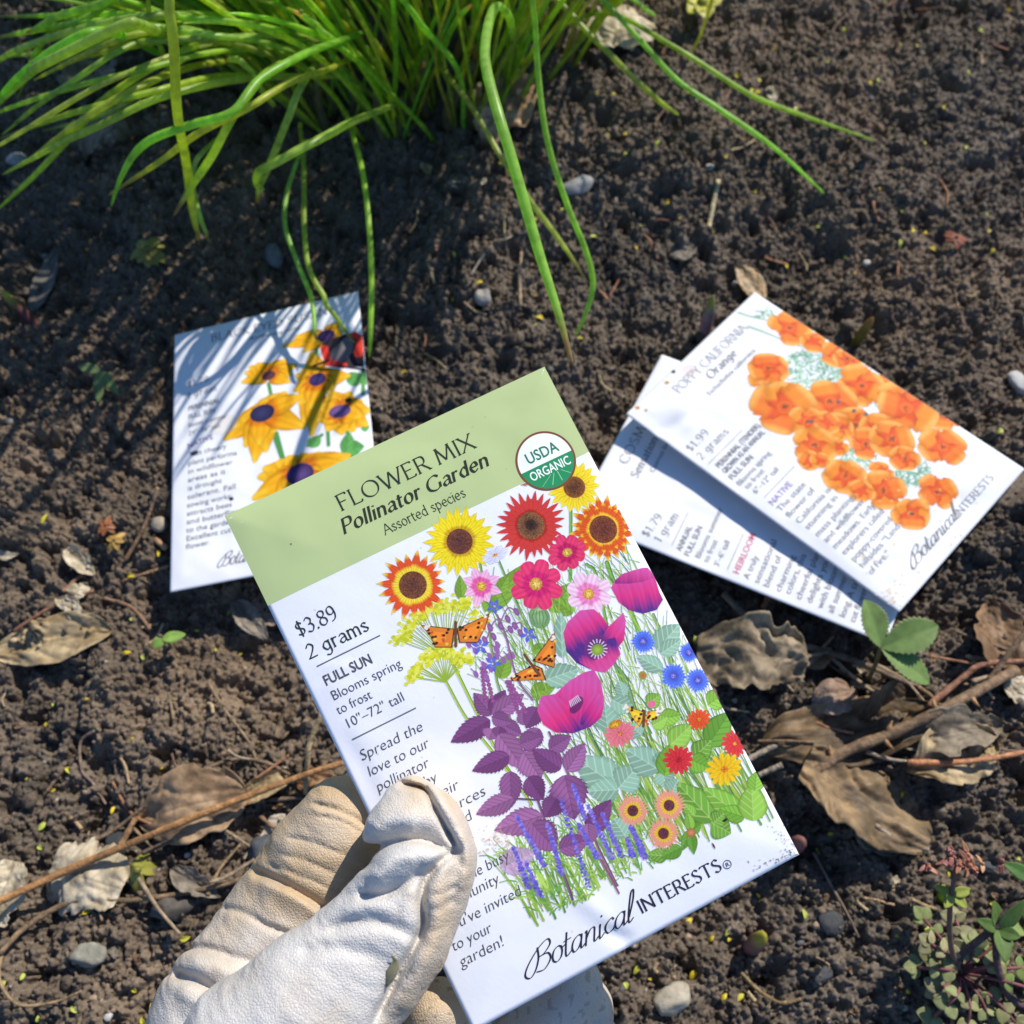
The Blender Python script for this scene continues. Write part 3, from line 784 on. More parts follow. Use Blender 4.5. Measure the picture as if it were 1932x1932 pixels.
# meadow stems and grasses behind everything
for k in range(210):
    t = k / 209 + rg.uniform(-0.02, 0.02)
    x = gl[0] + (gr[0] - gl[0]) * t; y = gl[1] + (gr[1] - gl[1]) * t + rg.uniform(-5, 1.5) - 3 * math.sin(math.pi * t)
    h = rg.uniform(5, 20) if t < 0.45 else rg.uniform(10, 46)
    le = rg.uniform(-0.22, 0.22)
    c = rg.choice([(150, 180, 70), (120, 160, 60), (95, 140, 60), (170, 195, 95), (110, 150, 90), (140, 150, 80)])
    q = [(x, y), (x + le * h * 0.4, y - h * 0.5), (min(x + le * h * 1.2, PW - 0.3), y - h)]
    A.line(spline(q, 7), rg.uniform(0.3, 0.7), c, 0.15)
for k in range(340):                       # feathery cosmos and dill leaves
    bx, by = rg.choice([(60, 52), (70, 62), (45, 50), (50, 60), (75, 50), (62, 70), (40, 66), (38, 58), (55, 84), (66, 88)])
    x = bx + rg.uniform(-9, 9); y = by + rg.uniform(-9, 9); a = rg.uniform(-2.6, -0.5); h = rg.uniform(1.5, 5)
    if x < 34 or x > PW - 1: continue
    A.line([(x, y), (min(x + math.cos(a) * h, PW - .3), y + math.sin(a) * h)], 0.28, rg.choice([(150, 185, 70), (120, 165, 75), (165, 190, 90)]), 0.15)
# the purple-stemmed bottom tufts
for k in range(320):
    t = rg.random() ** 1.1
    x = gl[0] + (gr[0] - gl[0]) * t * 0.62 + rg.uniform(-2, 2); y = gl[1] + (gr[1] - gl[1]) * t * 0.62 - rg.uniform(0, 17)
    a = rg.uniform(-2.9, -0.3); h = rg.uniform(1.5, 4.2)
    A.line([(x, y), (x + math.cos(a) * h * 0.5, y + math.sin(a) * h * 0.6), (x + math.cos(a) * h, y + math.sin(a) * h * 0.8)], 0.45, rg.choice([(135, 180, 75), (105, 155, 65), (160, 195, 90), (120, 165, 90)]), 0.15)
def stem(pts, w=0.7, c=(110, 155, 70), w2=None):
    q = spline(pts, 14); A.line(q, w * .78, [k * .78 for k in c], w2); A.line(q + [-.08, 0], w * .4, [min(k * 1.15, 250) for k in c], w2)
stem([cA(1690, 1370), cA(1760, 1450), cE(1200, 300), cE(1500, 800)], 0.8, (120, 150, 75))
stem([cE(870, 0), cE(950, 120), cE(1150, 520), cE(1350, 830)], 0.9, (150, 180, 60))
stem([cE(910, 200), cE(1010, 380), cE(1150, 560), cE(1250, 690)], 0.8, (150, 180, 60))
stem([cB(540, 900), cB(550, 1010), cB(545, 1380)], 1.0); stem([cB(755, 1280), cB(800, 1400), cD(900, 420), cD(960, 600)], 1.4, (110, 160, 65))
stem([cB(640, 1290), cB(700, 1370), cD(800, 700), cD(900, 900)], 1.0); stem([cB(140, 1270), cB(260, 1560), cB(330, 1740), cD(360, 980)], 0.7)
stem([cD(1020, 415), cD(1080, 560), cD(1110, 680), cD(1170, 860)], 0.9, (120, 145, 110)); stem([cD(800, 700), cD(860, 780), cD(910, 940), cD(960, 1100)], 1.0, (120, 145, 110))
stem([cD(650, 1070), cD(700, 1180), cD(830, 1380)], 1.1, (95, 125, 90)); stem([cD(960, 1060), cD(1000, 1180), cD(1050, 1300), cD(1090, 1400)], 0.9, (120, 140, 85))
stem([cD(1190, 1300), cD(1260, 1450), cD(1350, 1580)], 0.9, (90, 120, 80)); stem([cD(1440, 1380), cD(1530, 1560)], 0.8, (95, 130, 80)); stem([cD(1100, 1060), cD(1200, 1240), cD(1380, 1560)], 0.7, (100, 135, 80))
stem([cD(1170, 850), cD(1210, 950), cD(1330, 1200)], 0.6, (100, 130, 90)); stem([cD(1290, 870), cD(1330, 980)], 0.6, (100, 130, 90)); stem([cD(800, 1170), cD(850, 1300)], 0.8)
# green leaves up high
for b, t, w in ((cB(80, 1560), cB(280, 1290), 5.0), (cB(430, 1560), cB(560, 1390), 4.5), (cB(560, 1570), cB(440, 1480), 4), (cA(1640, 1660), cA(1625, 1500), 3), (cA(1850, 1640), cA(1932, 1500), 4), (cD(100, 300), cD(70, 420), 4),
                (cD(145, 780), cD(190, 640), 4.0), (cD(330, 620), cD(420, 590), 2.5), (cD(320, 860), cD(460, 830), 4)):
    A.leaf(b, t, w, (128, 165, 62), (70, 120, 50), 0, 5)
for k in range(330):                       # fine blades among the flowers
    x, y = rg.uniform(44, 80), rg.uniform(50, 108); h = rg.uniform(5, 13); le = rg.uniform(-.5, .5)
    A.line(spline([(x, y), (x + le * h * .3, y - h * .5), (min(x + le * h, PW - .3), y - h)], 6), rg.uniform(.22, .4), rg.choice([(120, 165, 70), (95, 140, 70), (150, 185, 85), (80, 120, 75), (165, 195, 95)]), .12)
# glaucous poppy leaves
for b, t, w in ((cD(500, 660), cD(490, 400), 4.5), (cD(400, 790), cD(600, 720), 5.5), (cD(1040, 620), cD(1170, 470), 6.5), (cD(1060, 640), cD(1180, 560), 4), (cD(1070, 730), cD(920, 650), 4), (cD(780, 900), cD(900, 960), 5.5), (cD(760, 1080), cD(740, 920), 6),
                (cD(850, 880), cD(820, 790), 3.5), (cD(820, 1400), cD(570, 1225), 8.5), (cD(820, 1400), cD(930, 1280), 7), (cD(820, 1410), cD(640, 1420), 6), (cD(1050, 1300), cD(860, 1180), 7), (cD(1060, 1310), cD(1120, 1180), 6), (cD(1070, 1310), cD(1090, 1400), 5),
                (cD(860, 1680), cD(790, 1570), 6), (cD(1120, 1430), cD(1160, 1350), 5), (cD(950, 1100), cD(880, 1040), 4.5)):
    A.leaf(b, t, w, (140, 178, 155), (205, 222, 205), 7, 5)
# zinnia leaves
for b, t, w in ((cD(1110, 1160), cD(1240, 1040), 6.5), (cD(1330, 1160), cD(1460, 970), 8), (cD(1060, 1010), cD(1180, 985), 5), (cD(1010, 1050), cD(1100, 1000), 4.5), (cD(1330, 930), cD(1440, 860), 6), (cD(1250, 1230), cD(1350, 1130), 6), (cD(1080, 1330), cD(1110, 1150), 6), (cD(1230, 1240), cD(1340, 1290), 6),
                (cD(1355, 1590), cD(1150, 1370), 8.5), (cD(1530, 1570), cD(1300, 1400), 7), (cD(1540, 1570), cD(1390, 1520), 5), (cD(1590, 1590), cD(1580, 1380), 8.5), (cD(1350, 1600), cD(1460, 1660), 7), (cD(1360, 1600), cD(1420, 1545), 5), (cD(1600, 1420), cD(1610, 1310), 5), (cD(1250, 1560), cD(1190, 1490), 3.5),
                (cD(980, 930), cD(1060, 870), 4.5), (cD(1230, 1640), cD(1180, 1760), 3), (cD(1230, 1650), cD(1290, 1600), 3), (cD(1230, 1660), cD(1250, 1780), 3), (cD(1100, 1790), cD(980, 1780), 4), (cD(1180, 1740), cD(1060, 1800), 4), (cD(1230, 1640), cD(1210, 1540), 3), (cD(1420, 1200), cD(1460, 1260), 3)):
    A.leaf(b, t, w * .84, rg.choice([(124, 176, 66), (142, 190, 78), (108, 158, 62)]), rg.choice([(70, 120, 45), (190, 215, 130)]), 0, 5, dark=0.55)
# purple basil
bc = [(140, 88, 138), (122, 72, 122), (158, 104, 152)]
BAS = [((1145, 370), (1050, 255), 5.2), ((1145, 365), (1215, 240), 5), ((1148, 370), (1312, 262), 5.6), ((1200, 420), (1300, 470), 5), ((1135, 395), (932, 512), 6.2), ((1150, 440), (1130, 500), 5), ((1145, 380), (1250, 410), 4.5), ((1190, 430), (1175, 490), 4), ((1330, 420), (1300, 330), 5), ((1390, 440), (1310, 560), 5.5), ((1380, 330), (1320, 440), 5.5),
       ((1180, 470), (1310, 650), 7.5), ((1290, 520), (1400, 480), 5.5), ((1235, 580), (1042, 660), 5.6), ((1310, 565), (1400, 700), 8), ((1440, 545), (1555, 478), 5.2), ((1500, 650), (1352, 545), 6), ((1530, 660), (1625, 515), 6), ((1240, 660), (1245, 850), 6.2), ((1330, 690), (1410, 810), 6.2), ((1255, 800), (1062, 885), 5.6), ((1520, 680), (1570, 910), 10.5),
       ((1480, 800), (1420, 900), 6), ((1405, 890), (1155, 968), 7.2), ((1350, 930), (1480, 1070), 8.5), ((1640, 980), (1760, 805), 6.2), ((1640, 930), (1650, 1040), 6), ((1490, 1060), (1650, 1010), 6)]
stem([cE(1150, 380), cE(1300, 600), cE(1430, 950), cE(1560, 1320)], 0.8, (120, 80, 115)); stem([cE(1440, 460), cE(1540, 680), cE(1660, 980), cE(1790, 1250)], 0.8, (130, 85, 115)); stem([cE(1640, 1000), cE(1740, 1180), cE(1800, 1290)], 0.7, (140, 95, 115)); stem([cE(1245, 800), cE(1390, 810)], 0.6, (110, 70, 110))
for k, (b, t, w) in enumerate(BAS):
    A.leaf(cE(*b), cE(*t), w * .84, bc[k % 3], (92, 52, 98), 10, 7, dark=0.7)
A.leaf(cE(1190, 1160), cE(1370, 1070), 6, (190, 150, 195), (160, 120, 170), 8, 6, op=0.8)
for (x0, y0), (x1, y1) in (((1100, 130), (1145, 370)), ((1230, 200), (1330, 420))):   # basil flower spikes
    for s in np.linspace(0, 1, 9):
        for d in (-1, 1): A.disc(cE(x0 + (x1 - x0) * s * .7 + d * 12 * (0.6 + s), y0 + (y1 - y0) * s * .7), 0.55, 0.5, (165, 95, 150), (130, 70, 125))
# lavender
LAV = [((1275, 895), (1415, 1150)), ((1430, 930), (1505, 1190)), ((1500, 810), (1645, 1255)), ((1565, 735), (1625, 905)), ((1640, 840), (1765, 1110)), ((1715, 880), (1815, 1100)), ((1860, 945), (1925, 1065)), ((1255, 1050), (1335, 1260)), ((1320, 1130), (1395, 1300)), ((1590, 930), (1690, 1110))]
LAV += [tuple(((1400 + .5176 * x - 800) / .5694, (1600 + .5176 * y - 1900) / .5694) for x, y in s) for s in (((890, 1620), (970, 1800)), ((870, 1690), (900, 1790)))]
for a, b in LAV:
    for s in np.linspace(0, 1, 26):
        x = a[0] + (b[0] - a[0]) * s; y = a[1] + (b[1] - a[1]) * s; wd = 5 + 13 * s ** 0.7
        for d in (-1, 0, 1):
            A.disc(cE(x + d * wd * 0.55 + rg.uniform(-5, 5), y + rg.uniform(-6, 6)), 0.34, 0.26, rg.choice([(112, 98, 200), (92, 84, 190), (140, 128, 215), (120, 100, 185)]))
# dill umbels
for cx_, cy_, R_, a0, a1 in ((1560, 1960, 300, -3.0, -1.0),):
    for k in range(26):
        a = a0 + (a1 - a0) * k / 25
        p = cA(cx_ + R_ * math.cos(a) * rg.uniform(.85, 1.05), cy_ + R_ * 0.95 * math.sin(a) * rg.uniform(.85, 1.05))
        A.line([cA(cx_ - 20, cy_ + 60), p], 0.25, (150, 175, 60))
        for j in range(10): A.disc(p + np.array([rg.gauss(0, 1.0), rg.gauss(0, .6)]), 0.5, 0.4, rg.choice([(214, 212, 50), (190, 195, 45), (226, 224, 90)]))
for k in range(24):
    a = -3.05 + 2.3 * k / 23
    p = cE(900 + 165 * math.cos(a) * rg.uniform(.8, 1.05), 190 + 160 * math.sin(a) * rg.uniform(.6, 1.05))
    A.line([cE(905, 200), p], 0.25, (150, 175, 60))
    for j in range(9): A.disc(p + np.array([rg.gauss(0, .9), rg.gauss(0, .6)]), 0.5, 0.4, rg.choice([(214, 212, 50), (190, 195, 45), (226, 224, 90)]))
# borage: drooping buds, blue stars
for x, y in ((1130, 90), (1180, 40), (1060, 20), (1100, 150), (1230, 60)):
    for k in range(3):
        p = cE(x + rg.uniform(-40, 40), y + rg.uniform(-40, 30)); A.line([p, p + np.array([-.4, -1.6])], 0.28, (140, 90, 150)); A.disc(p, 0.55, 0.9, (150, 100, 165))
stem([cB(130, 1580), cB(180, 1700), cB(240, 1932), cD(330, 900)], 0.7, (140, 100, 130)); stem([cB(140, 1640), cB(190, 1540), cB(240, 1560)], 0.4, (140, 95, 140)); stem([cB(170, 1680), cB(260, 1620), cB(270, 1700)], 0.4, (140, 95, 140)); stem([cB(60, 1740), cB(110, 1620), cB(150, 1600)], 0.4, (140, 95, 140))
for x, y in ((240, 1560), (262, 1680), (205, 1660), (60, 1720), (90, 1650), (150, 1640), (110, 1700), (190, 1600), (230, 1640)): A.disc(cB(x, y), 0.6, 1.0, (160, 110, 165), (125, 75, 135))
for x, y, r in ((115, 1530, 2.0), (305, 1690, 2.1), (35, 1755, 2.2), (105, 1855, 2.1)): A.flower(cB(x, y), r, 5, .45, (110, 120, 210), (75, 85, 195), disc=.5, dcol=(210, 205, 225), dcol2=(60, 50, 120), rot=rg.random())
# poppy seed head
A.disc(cB(370, 1590), 2.4, 2.7, (155, 190, 135), (105, 145, 95)); A.disc(cB(368, 1548), 2.3, 0.7, (175, 200, 150), (120, 150, 100)); stem([cB(385, 1640), cB(420, 1720)], 0.7)
for k in range(-2, 3): A.line([cB(370 + k * 15, 1555), cB(372 + k * 22, 1590), cB(374 + k * 14, 1630)], 0.22, (90, 130, 85))
# sunflowers
A.flower(cB(570, 850), 6.3, 17, .34, (236, 190, 40), (240, 220, 50), disc=2.6, dcol=(75, 45, 35), dcol2=(130, 80, 45), rows=2, seed=3)
A.flower(cA(1330, 1565), 8.1, 19, .25, (238, 210, 60), (222, 84, 44), (238, 196, 62), disc=3.2, dcol=(92, 55, 48), dcol2=(120, 72, 50), seed=4, jit=.1)
A.flower(cA(1625, 1290), 8.2, 21, .27, (205, 160, 35), (240, 216, 40), (234, 206, 35), disc=3.0, dcol=(88, 52, 52), dcol2=(110, 64, 48), rows=2, seed=6)
A.flower(cB(322, 1070), 8.1, 26, .17, (168, 44, 36), (205, 62, 58), (200, 60, 60), disc=3.2, dcol=(45, 34, 34), dcol2=(135, 90, 60), rows=2, seed=8, prof=(.9, .8))
A.disc(cB(322, 1065), 1.3, 1.3, (38, 30, 32), (70, 48, 42), speck=.4)
A.flower(cB(735, 1090), 8.1, 20, .25, (238, 190, 50), (214, 88, 38), (236, 195, 50), disc=3.3, dcol=(95, 50, 42), dcol2=(125, 66, 46), seed=9, rows=2)
# cosmos
A.flower(cB(118, 1238), 3.3, 8, .55, (205, 205, 235), (224, 224, 240), disc=.7, dcol=(225, 160, 60), seed=2, sq=.55)
A.flower(cB(40, 1415), 5.0, 8, .52, (226, 92, 160), (236, 176, 212), (238, 190, 220), disc=1.1, dcol=(225, 195, 80), dcol2=(190, 140, 50), seed=3, jit=.2)
A.flower(cB(350, 1402), 6.1, 8, .72, (205, 40, 110), (226, 62, 112), (222, 60, 110), disc=1.5, dcol=(235, 205, 110), dcol2=(190, 130, 50), seed=5, blunt=.8)
A.flower(cB(530, 1222), 5.1, 8, .66, (190, 32, 96), (222, 62, 108), (218, 58, 104), disc=1.2, dcol=(235, 205, 110), dcol2=(190, 130, 50), seed=7, blunt=.8, sq=.85)
A.flower(cB(650, 1458), 5.3, 8, .7, (232, 130, 186), (240, 196, 222), (238, 205, 226), disc=1.3, dcol=(235, 200, 100), dcol2=(190, 130, 50), seed=8, blunt=.8)
# poppies
def D_(l): return [cD(*p) for p in l]
def cup(l, deep, bot, ax, c=(212, 56, 128)):
    bx, by = cD(*deep); tx, ty = cD(*ax)
    d = np.array([tx - bx, ty - by]); L = np.linalg.norm(d); d /= L; n_ = np.array([-d[1], d[0]])
    c0, c1, c2 = lin((84, 48, 130)), lin(c), lin((208, 84, 160))
    def fn(X, Y):
        s = ((X - bx) * d[0] + (Y - by) * d[1]) / L; q = (X - bx) * n_[0] + (Y - by) * n_[1]
        k = np.clip(s * 1.25 + 0.06 * np.sin(q * 2.1) + 0.04 * np.sin(q * 6.7) - .1, 0, 1)[..., None]
        r = np.where(k < 0.45, c0 + (c1 - c0) * k / 0.45, c1 + (c2 - c1) * (k - 0.45) / 0.55)
        return r * (1 + 0.05 * np.sin(q * 4.3 + s * 5))[..., None] / lin((255, 255, 255))
    A.poly(D_(l), (255, 255, 255), fn)
cup([(778, 262), (800, 222), (840, 186), (900, 165), (960, 150), (990, 148), (1012, 172), (1035, 212), (1058, 290), (1078, 330), (1040, 390), (960, 412), (880, 392), (820, 345)], (960, 420), 0, (900, 150))
cup([(800, 222), (840, 186), (900, 165), (960, 150), (990, 148), (1012, 172), (1030, 205), (960, 230), (880, 240), (800, 240)], (900, 280), 0, (910, 130), (190, 60, 130))
cup([(505, 520), (528, 460), (600, 392), (680, 385), (722, 420), (765, 482), (848, 405), (862, 450), (852, 560), (800, 622), (832, 640), (790, 702), (742, 747), (680, 737), (580, 692), (522, 625)], (690, 570), 0, (590, 380))
cup([(765, 482), (848, 405), (862, 450), (852, 560), (800, 622), (740, 640), (730, 540)], (730, 600), 0, (860, 420))
cup([(582, 640), (690, 660), (742, 560), (800, 545), (832, 640), (790, 702), (742, 747), (680, 737), (600, 690)], (700, 600), 0, (760, 770), (216, 72, 140))
A.disc(cD(690, 600), 3.2, 2.4, (70, 40, 95), (120, 50, 120), rot=-.6, op=.85); A.disc(cD(700, 618), 1.5, 1.4, (165, 190, 70), (110, 140, 60))
for k in range(16):
    a = 2 * math.pi * k / 16; p = np.array(cD(700, 612)); A.line([p + 1.5 * np.array([math.cos(a), math.sin(a)]), p + 2.2 * np.array([math.cos(a), math.sin(a)])], .24, (222, 200, 222))
cup([(357, 960), (380, 880), (460, 866), (540, 792), (620, 745), (680, 728), (720, 800), (738, 900), (722, 1000), (660, 1056), (560, 1092), (460, 1086), (390, 1040)], (560, 1110), 0, (600, 760))
cup([(357, 960), (380, 880), (460, 868), (545, 950), (600, 1040), (640, 1060), (560, 1092), (460, 1086), (390, 1040)], (560, 1130), 0, (400, 860), (220, 54, 122))
cup([(600, 1040), (620, 930), (690, 860), (736, 880), (738, 930), (722, 1000), (660, 1056)], (610, 1060), 0, (740, 860), (210, 52, 130))
A.disc(cD(580, 930), 2.2, 1.2, (70, 40, 95), rot=-.5, op=.8)
for k in range(7): p = np.array(cD(550 + k * 9, 940 - k * 6)); A.line([p, p + np.array([.25 - k * .07, -1.3])], .2, (220, 200, 220))
# cornflowers
for x, y, r in ((960, 570, 3.0), (1135, 765, 3.3), (1275, 790, 3.1), (1225, 632, 2.5)):
    A.flower(cD(x, y), r, 22, .28, (80, 95, 200), (82, 112, 222), (120, 150, 235), disc=.8, dcol=(150, 150, 225), dcol2=(60, 60, 160), rows=2, seed=x)
# zinnias and marigolds
def zin(p, r, c0, c1, eye, sq=.85, n=14):
    for row in range(4): A.flower(p, r * (1 - .21 * row), n - row * 2, .36, c0, c1, disc=0, rot=row * .3, sq=sq, blunt=.8, seed=row, edge=.7)
    A.disc(p, r * .2, r * .18, eye, c0, speck=.5)
zin(cD(1278, 1012), 2.9, (196, 60, 30), (228, 92, 50), (235, 170, 60)); zin(cD(1162, 1242), 3.6, (182, 30, 44), (218, 58, 66), (120, 40, 40), .95); zin(cD(1487, 1152), 3.2, (196, 40, 50), (226, 70, 74), (230, 180, 60), 1)
zin(cD(1425, 1296), 4.4, (222, 140, 30), (238, 200, 40), (150, 90, 40)); zin(cD(828, 1095), 3.7, (210, 88, 110), (232, 128, 140), (205, 150, 40), .8)
A.disc(cD(800, 1040), 1.6, .9, (225, 180, 50), (190, 110, 40), speck=.5); A.disc(cD(957, 762), 1.0, 1.0, (210, 80, 60), (130, 160, 70)); A.disc(cD(1008, 925), 1.0, .8, (220, 110, 150)); A.disc(cD(1232, 1655), 1.1, 1.0, (225, 140, 100), (150, 110, 60))
for x, y in ((900, 1530), (1107, 1500), (1075, 1660)):
    A.flower(cD(x, y), 3.9, 30, .2, (228, 140, 70), (232, 148, 122), (230, 160, 140), rows=2, seed=x); A.flower(cD(x, y), 2.3, 20, .22, (215, 160, 40), (238, 210, 60), disc=1.25, dcol=(85, 42, 70), dcol2=(110, 60, 60), seed=x + 1)
# butterflies
def fly(c, wings, c0=(222, 128, 48), bd=(110, 70, 50)):
    for l in wings:
        P = np.array([cD(*p) for p in l]); m = P.mean(0)
        A.poly(P, (70, 42, 34)); A.poly(m + (P - m) * .91, c0); A.poly(m + (P - m) * .5, [min(k * 1.12, 250) for k in c0])
        for k in range(16): A.disc(m + (P[k % len(P)] - m) * rg.uniform(.3, .8) + np.array([rg.gauss(0, .4), rg.gauss(0, .4)]), .38, .3, rg.choice([(60, 38, 32), (200, 90, 40), (235, 190, 80), (70, 45, 35)]))
        for k in range(5): A.disc(m + (P[1] - m) * rg.uniform(.6, .92) + np.array([rg.gauss(0, .5), rg.gauss(0, .4)]), .35, .28, (238, 225, 215))
    A.line([cD(*p) for p in c], 1.0, bd, .4)
fly([(285, 645), (370, 760)], [[(330, 680), (458, 510), (462, 640), (455, 720), (390, 700)], [(340, 700), (200, 770), (215, 795), (320, 790), (410, 790), (385, 720)]])
def AtoD(x, y): return ((600 + .4658 * x - 1400) / .5176, (1000 + .4658 * y - 1600) / .5176)
fly([AtoD(1600, 1800), AtoD(1600, 1950)], [[AtoD(*p) for p in ((1605, 1840), (1815, 1745), (1790, 1830), (1740, 1930), (1620, 1930))], [AtoD(*p) for p in ((1595, 1840), (1375, 1815), (1440, 1890), (1470, 1960), (1580, 1960))]])
fly([(965, 965), (960, 1050)], [[(985, 965), (1062, 955), (1030, 1010), (975, 1020), (960, 1055)], [(975, 970), (865, 938), (900, 1010), (940, 1055)]], (232, 190, 50))
A.poly([cB(*p) for p in ((262, 838), (300, 822), (325, 815), (325, 832), (290, 845))], (170, 120, 80))
# soil stains and crumbs rubbed on the paper
for k in range(90):
    p = cE(1180 + rg.gauss(0, 45), 1010 + rg.gauss(0, 40)); A.disc(p, rg.uniform(.1, .5), rg.uniform(.1, .35), (190, 160, 130), op=rg.uniform(.2, .7))
for k in range(55):
    t = rg.random(); p = cD(1730 + 160 * t + rg.gauss(0, 25), 1640 + 170 * t + rg.gauss(0, 20)); A.disc(p, rg.uniform(.06, .24), rg.uniform(.06, .18), (95, 76, 66), op=rg.uniform(.3, .8))
for k in range(38):
    t = rg.random() ** .6; p = np.array(cD(1560 + 300 * t, 1890 - 110 * t)) + [0, -abs(rg.gauss(0, 1.1))]; A.disc(p, rg.uniform(.1, .35), rg.uniform(.08, .28), (70, 55, 48), op=rg.uniform(.3, .9))
A.disc(cD(1360, 1730), .25, .7, (80, 55, 70)); A.disc(cA(560, 1305), .2, .2, (90, 90, 70)); A.disc(cD(1425, 1585), .7, .3, (45, 40, 35))
for k in range(45): A.disc((rg.uniform(2, 80), rg.uniform(2, 125)), .1, .1, (130, 120, 115), op=.6)
held.art("flower_illustration", A, (236, 237, 246), 0.05)

# organic seal
cs = np.array(cB(408, 700)); R_ = 7.15
th = np.linspace(0, 2 * math.pi, 65)[:-1]
def fan(c, r0, r1, z, t=th, closed=True):
    n = len(t); rs = np.linspace(r0, r1, max(2, int((r1 - r0) / .45)))
    P = np.vstack([c + r * np.c_[np.cos(t), np.sin(t)] for r in rs])
    i = np.arange(n); j = (i + 1) % n
    return held.at(P[:, 0], P[:, 1], z), np.vstack([np.c_[i, j, j + n, i + n] + k * n for k in range(len(rs) - 1)])
def ink(c): return np.clip(lin(c) / lin((226, 227, 240)) * np.array(WHITE), 0, 1)
v, f = fan(cs, 0.01, R_, 0.07); seal = add("organic_seal", v, f, M_INK, held.root, np.tile(ink((232, 233, 242)), (len(v), 1)))
v, f = fan(cs, R_ - .5, R_, 0.085); add("seal_ring", v, f, M_INK, seal, np.tile(ink((120, 74, 52)), (len(v), 1)))
tl = np.linspace(0.12, math.pi - 0.12, 40)
xs = (R_ - .5) * np.cos(tl); ya = (R_ - .5) * np.sin(tl); P = np.vstack([cs + np.c_[xs, .35 * (1 - q) + np.maximum(ya, .36) * q] for q in np.linspace(0, 1, 18)])
add("seal_field", held.at(P[:, 0], P[:, 1], 0.085), grid_faces(40, 18, False), M_INK, seal, np.tile(ink((42, 138, 92)), (720, 1)))
parts = []
for x0 in (-3.5, -1.2, 1.4, 4.0):
    q = np.array([cs + [x0 * .35 + .8, 3.4], cs + [x0, 6.2 - .28 * abs(x0)]]); pts = q[0] + (q[1] - q[0]) * np.linspace(0, 1, 6)[:, None]
    P = np.vstack([pts + [-.1, 0], pts + [.1, 0]]); parts.append((held.at(P[:, 0], P[:, 1], 0.095), grid_faces(6, 2), ink((150, 200, 160))))
v, f, c = join(parts); add("seal_furrows", v, f, M_INK, seal, c)
parts = []
for txt, y, w, cap, c in (("USDA", -0.9, 8.3, 2.7, (40, 120, 84)), ("ORGANIC", 3.1, 10.4, 2.2, (240, 242, 246))):
    v, f, lay, adv = sans_text(txt, 0.012)
    P = np.c_[cs[0] - w / 2 + v[:, 0] / adv * w, cs[1] + y - v[:, 1] * cap / 10]
    parts.append((held.at(P[:, 0], P[:, 1], 0.11), f, ink(c)))
v, f, c = join(parts); add("seal_lettering", v, f, M_INK, seal, c, smooth=False)

W_ = held.write
hd = (48, 52, 44)
W_("title_lettering", "FLOWER MIX", pA(880, 1098), pA(1728, 690), 3.75, "pen", hd, thick=.95, thin=.42, serif=.9, track=1.1)
W_("title_lettering", "Pollinator Garden", pA(893, 1240), pA(1815, 808), 3.4, "pen", hd, thick=1.6, thin=.5, serif=.8, shear=.2, track=.7)
W_("title_lettering", "Assorted species", pA(1155, 1243), pA(1672, 1006), 2.45, "pen", hd, thick=.72, thin=.6, serif=.55, track=.4)
W_("price_lettering", "$3.89", ((565) , 1203), (640, 1166), 3.4, "pen", hd, thick=.95, thin=.62, serif=.6, track=.5)
W_("price_lettering", "2 grams", (583, 1241), (700, 1190), 3.2, "pen", hd, thick=.95, thin=.7, serif=.7, track=.4)
held.rule("price_lettering", (598, 1257), (718, 1199)); held.rule("price_lettering", (665, 1396), (785, 1334))
W_("growing_lettering", "FULL SUN", pE(285, 216), pE(533, 104), 2.45, "sans", INKS["body"], bold=.012)
for s, a, b in (("Blooms spring", (325, 295), (685, 122)), ("to frost", (352, 368), (532, 283)), ("10\"\u201372\" tall", (393, 440), (698, 298))):
    W_("growing_lettering", s, pE(*a), pE(*b), 2.35, "sans", INKS["body"], bold=-.010)
for s, a, b in (("Spread the", (470, 608), (795, 450)), ("love to our", (510, 690), (830, 535)), ("pollinator", (555, 770), (830, 636)), ("friends by", (590, 850), (872, 712)),
                ("giving their", (625, 925), (985, 752)), ("food, sources", (665, 1005), (1122, 787)), ("so that and", (705, 1085), (1052, 905)), ("this hot ut", (745, 1165), (1056, 1005)), ("in fall and", (790, 1240), (1052, 1115)),
                ("joining the busy", (825, 1318), (1247, 1122)), ("community", (865, 1395), (1195, 1238)), ("you've invited", (905, 1492), (1312, 1306)), ("to your", (945, 1590), (1155, 1492)), ("garden!", (985, 1672), (1218, 1562))):
    W_("story_lettering", s, pE(*a), pE(*b), 2.55, "sans", INKS["body"], bold=-.012, shear=.18)
W_("brand_lettering", "Botanical", pE(1335, 1708), pE(1885, 1448), 5.2, "pen", (48, 44, 58), thick=.72, thin=.24, serif=0, shear=.45, track=-.35, script=True, nib=10)
W_("brand_lettering", "INTERESTS", pG(283, 868), pG(632, 682), 2.9, "pen", (48, 44, 58), thick=1.35, thin=.55, serif=.8, track=1.0)
cr = np.array(held.mm(*pG(650, 658)))
for r0, r1 in ((.85, 1.0),):
    v, f = fan(cr, r0, r1, 0.1); held.text["brand_lettering"].append((v, f, ink((60, 55, 70))))
W_("brand_lettering", "R", tuple(cr + [-.45, .5]), tuple(cr + [.5, .5]), 1.0, "sans", (60, 55, 70), px=False)
held.finish()

WHITE = (0.73, 0.745, 0.785)
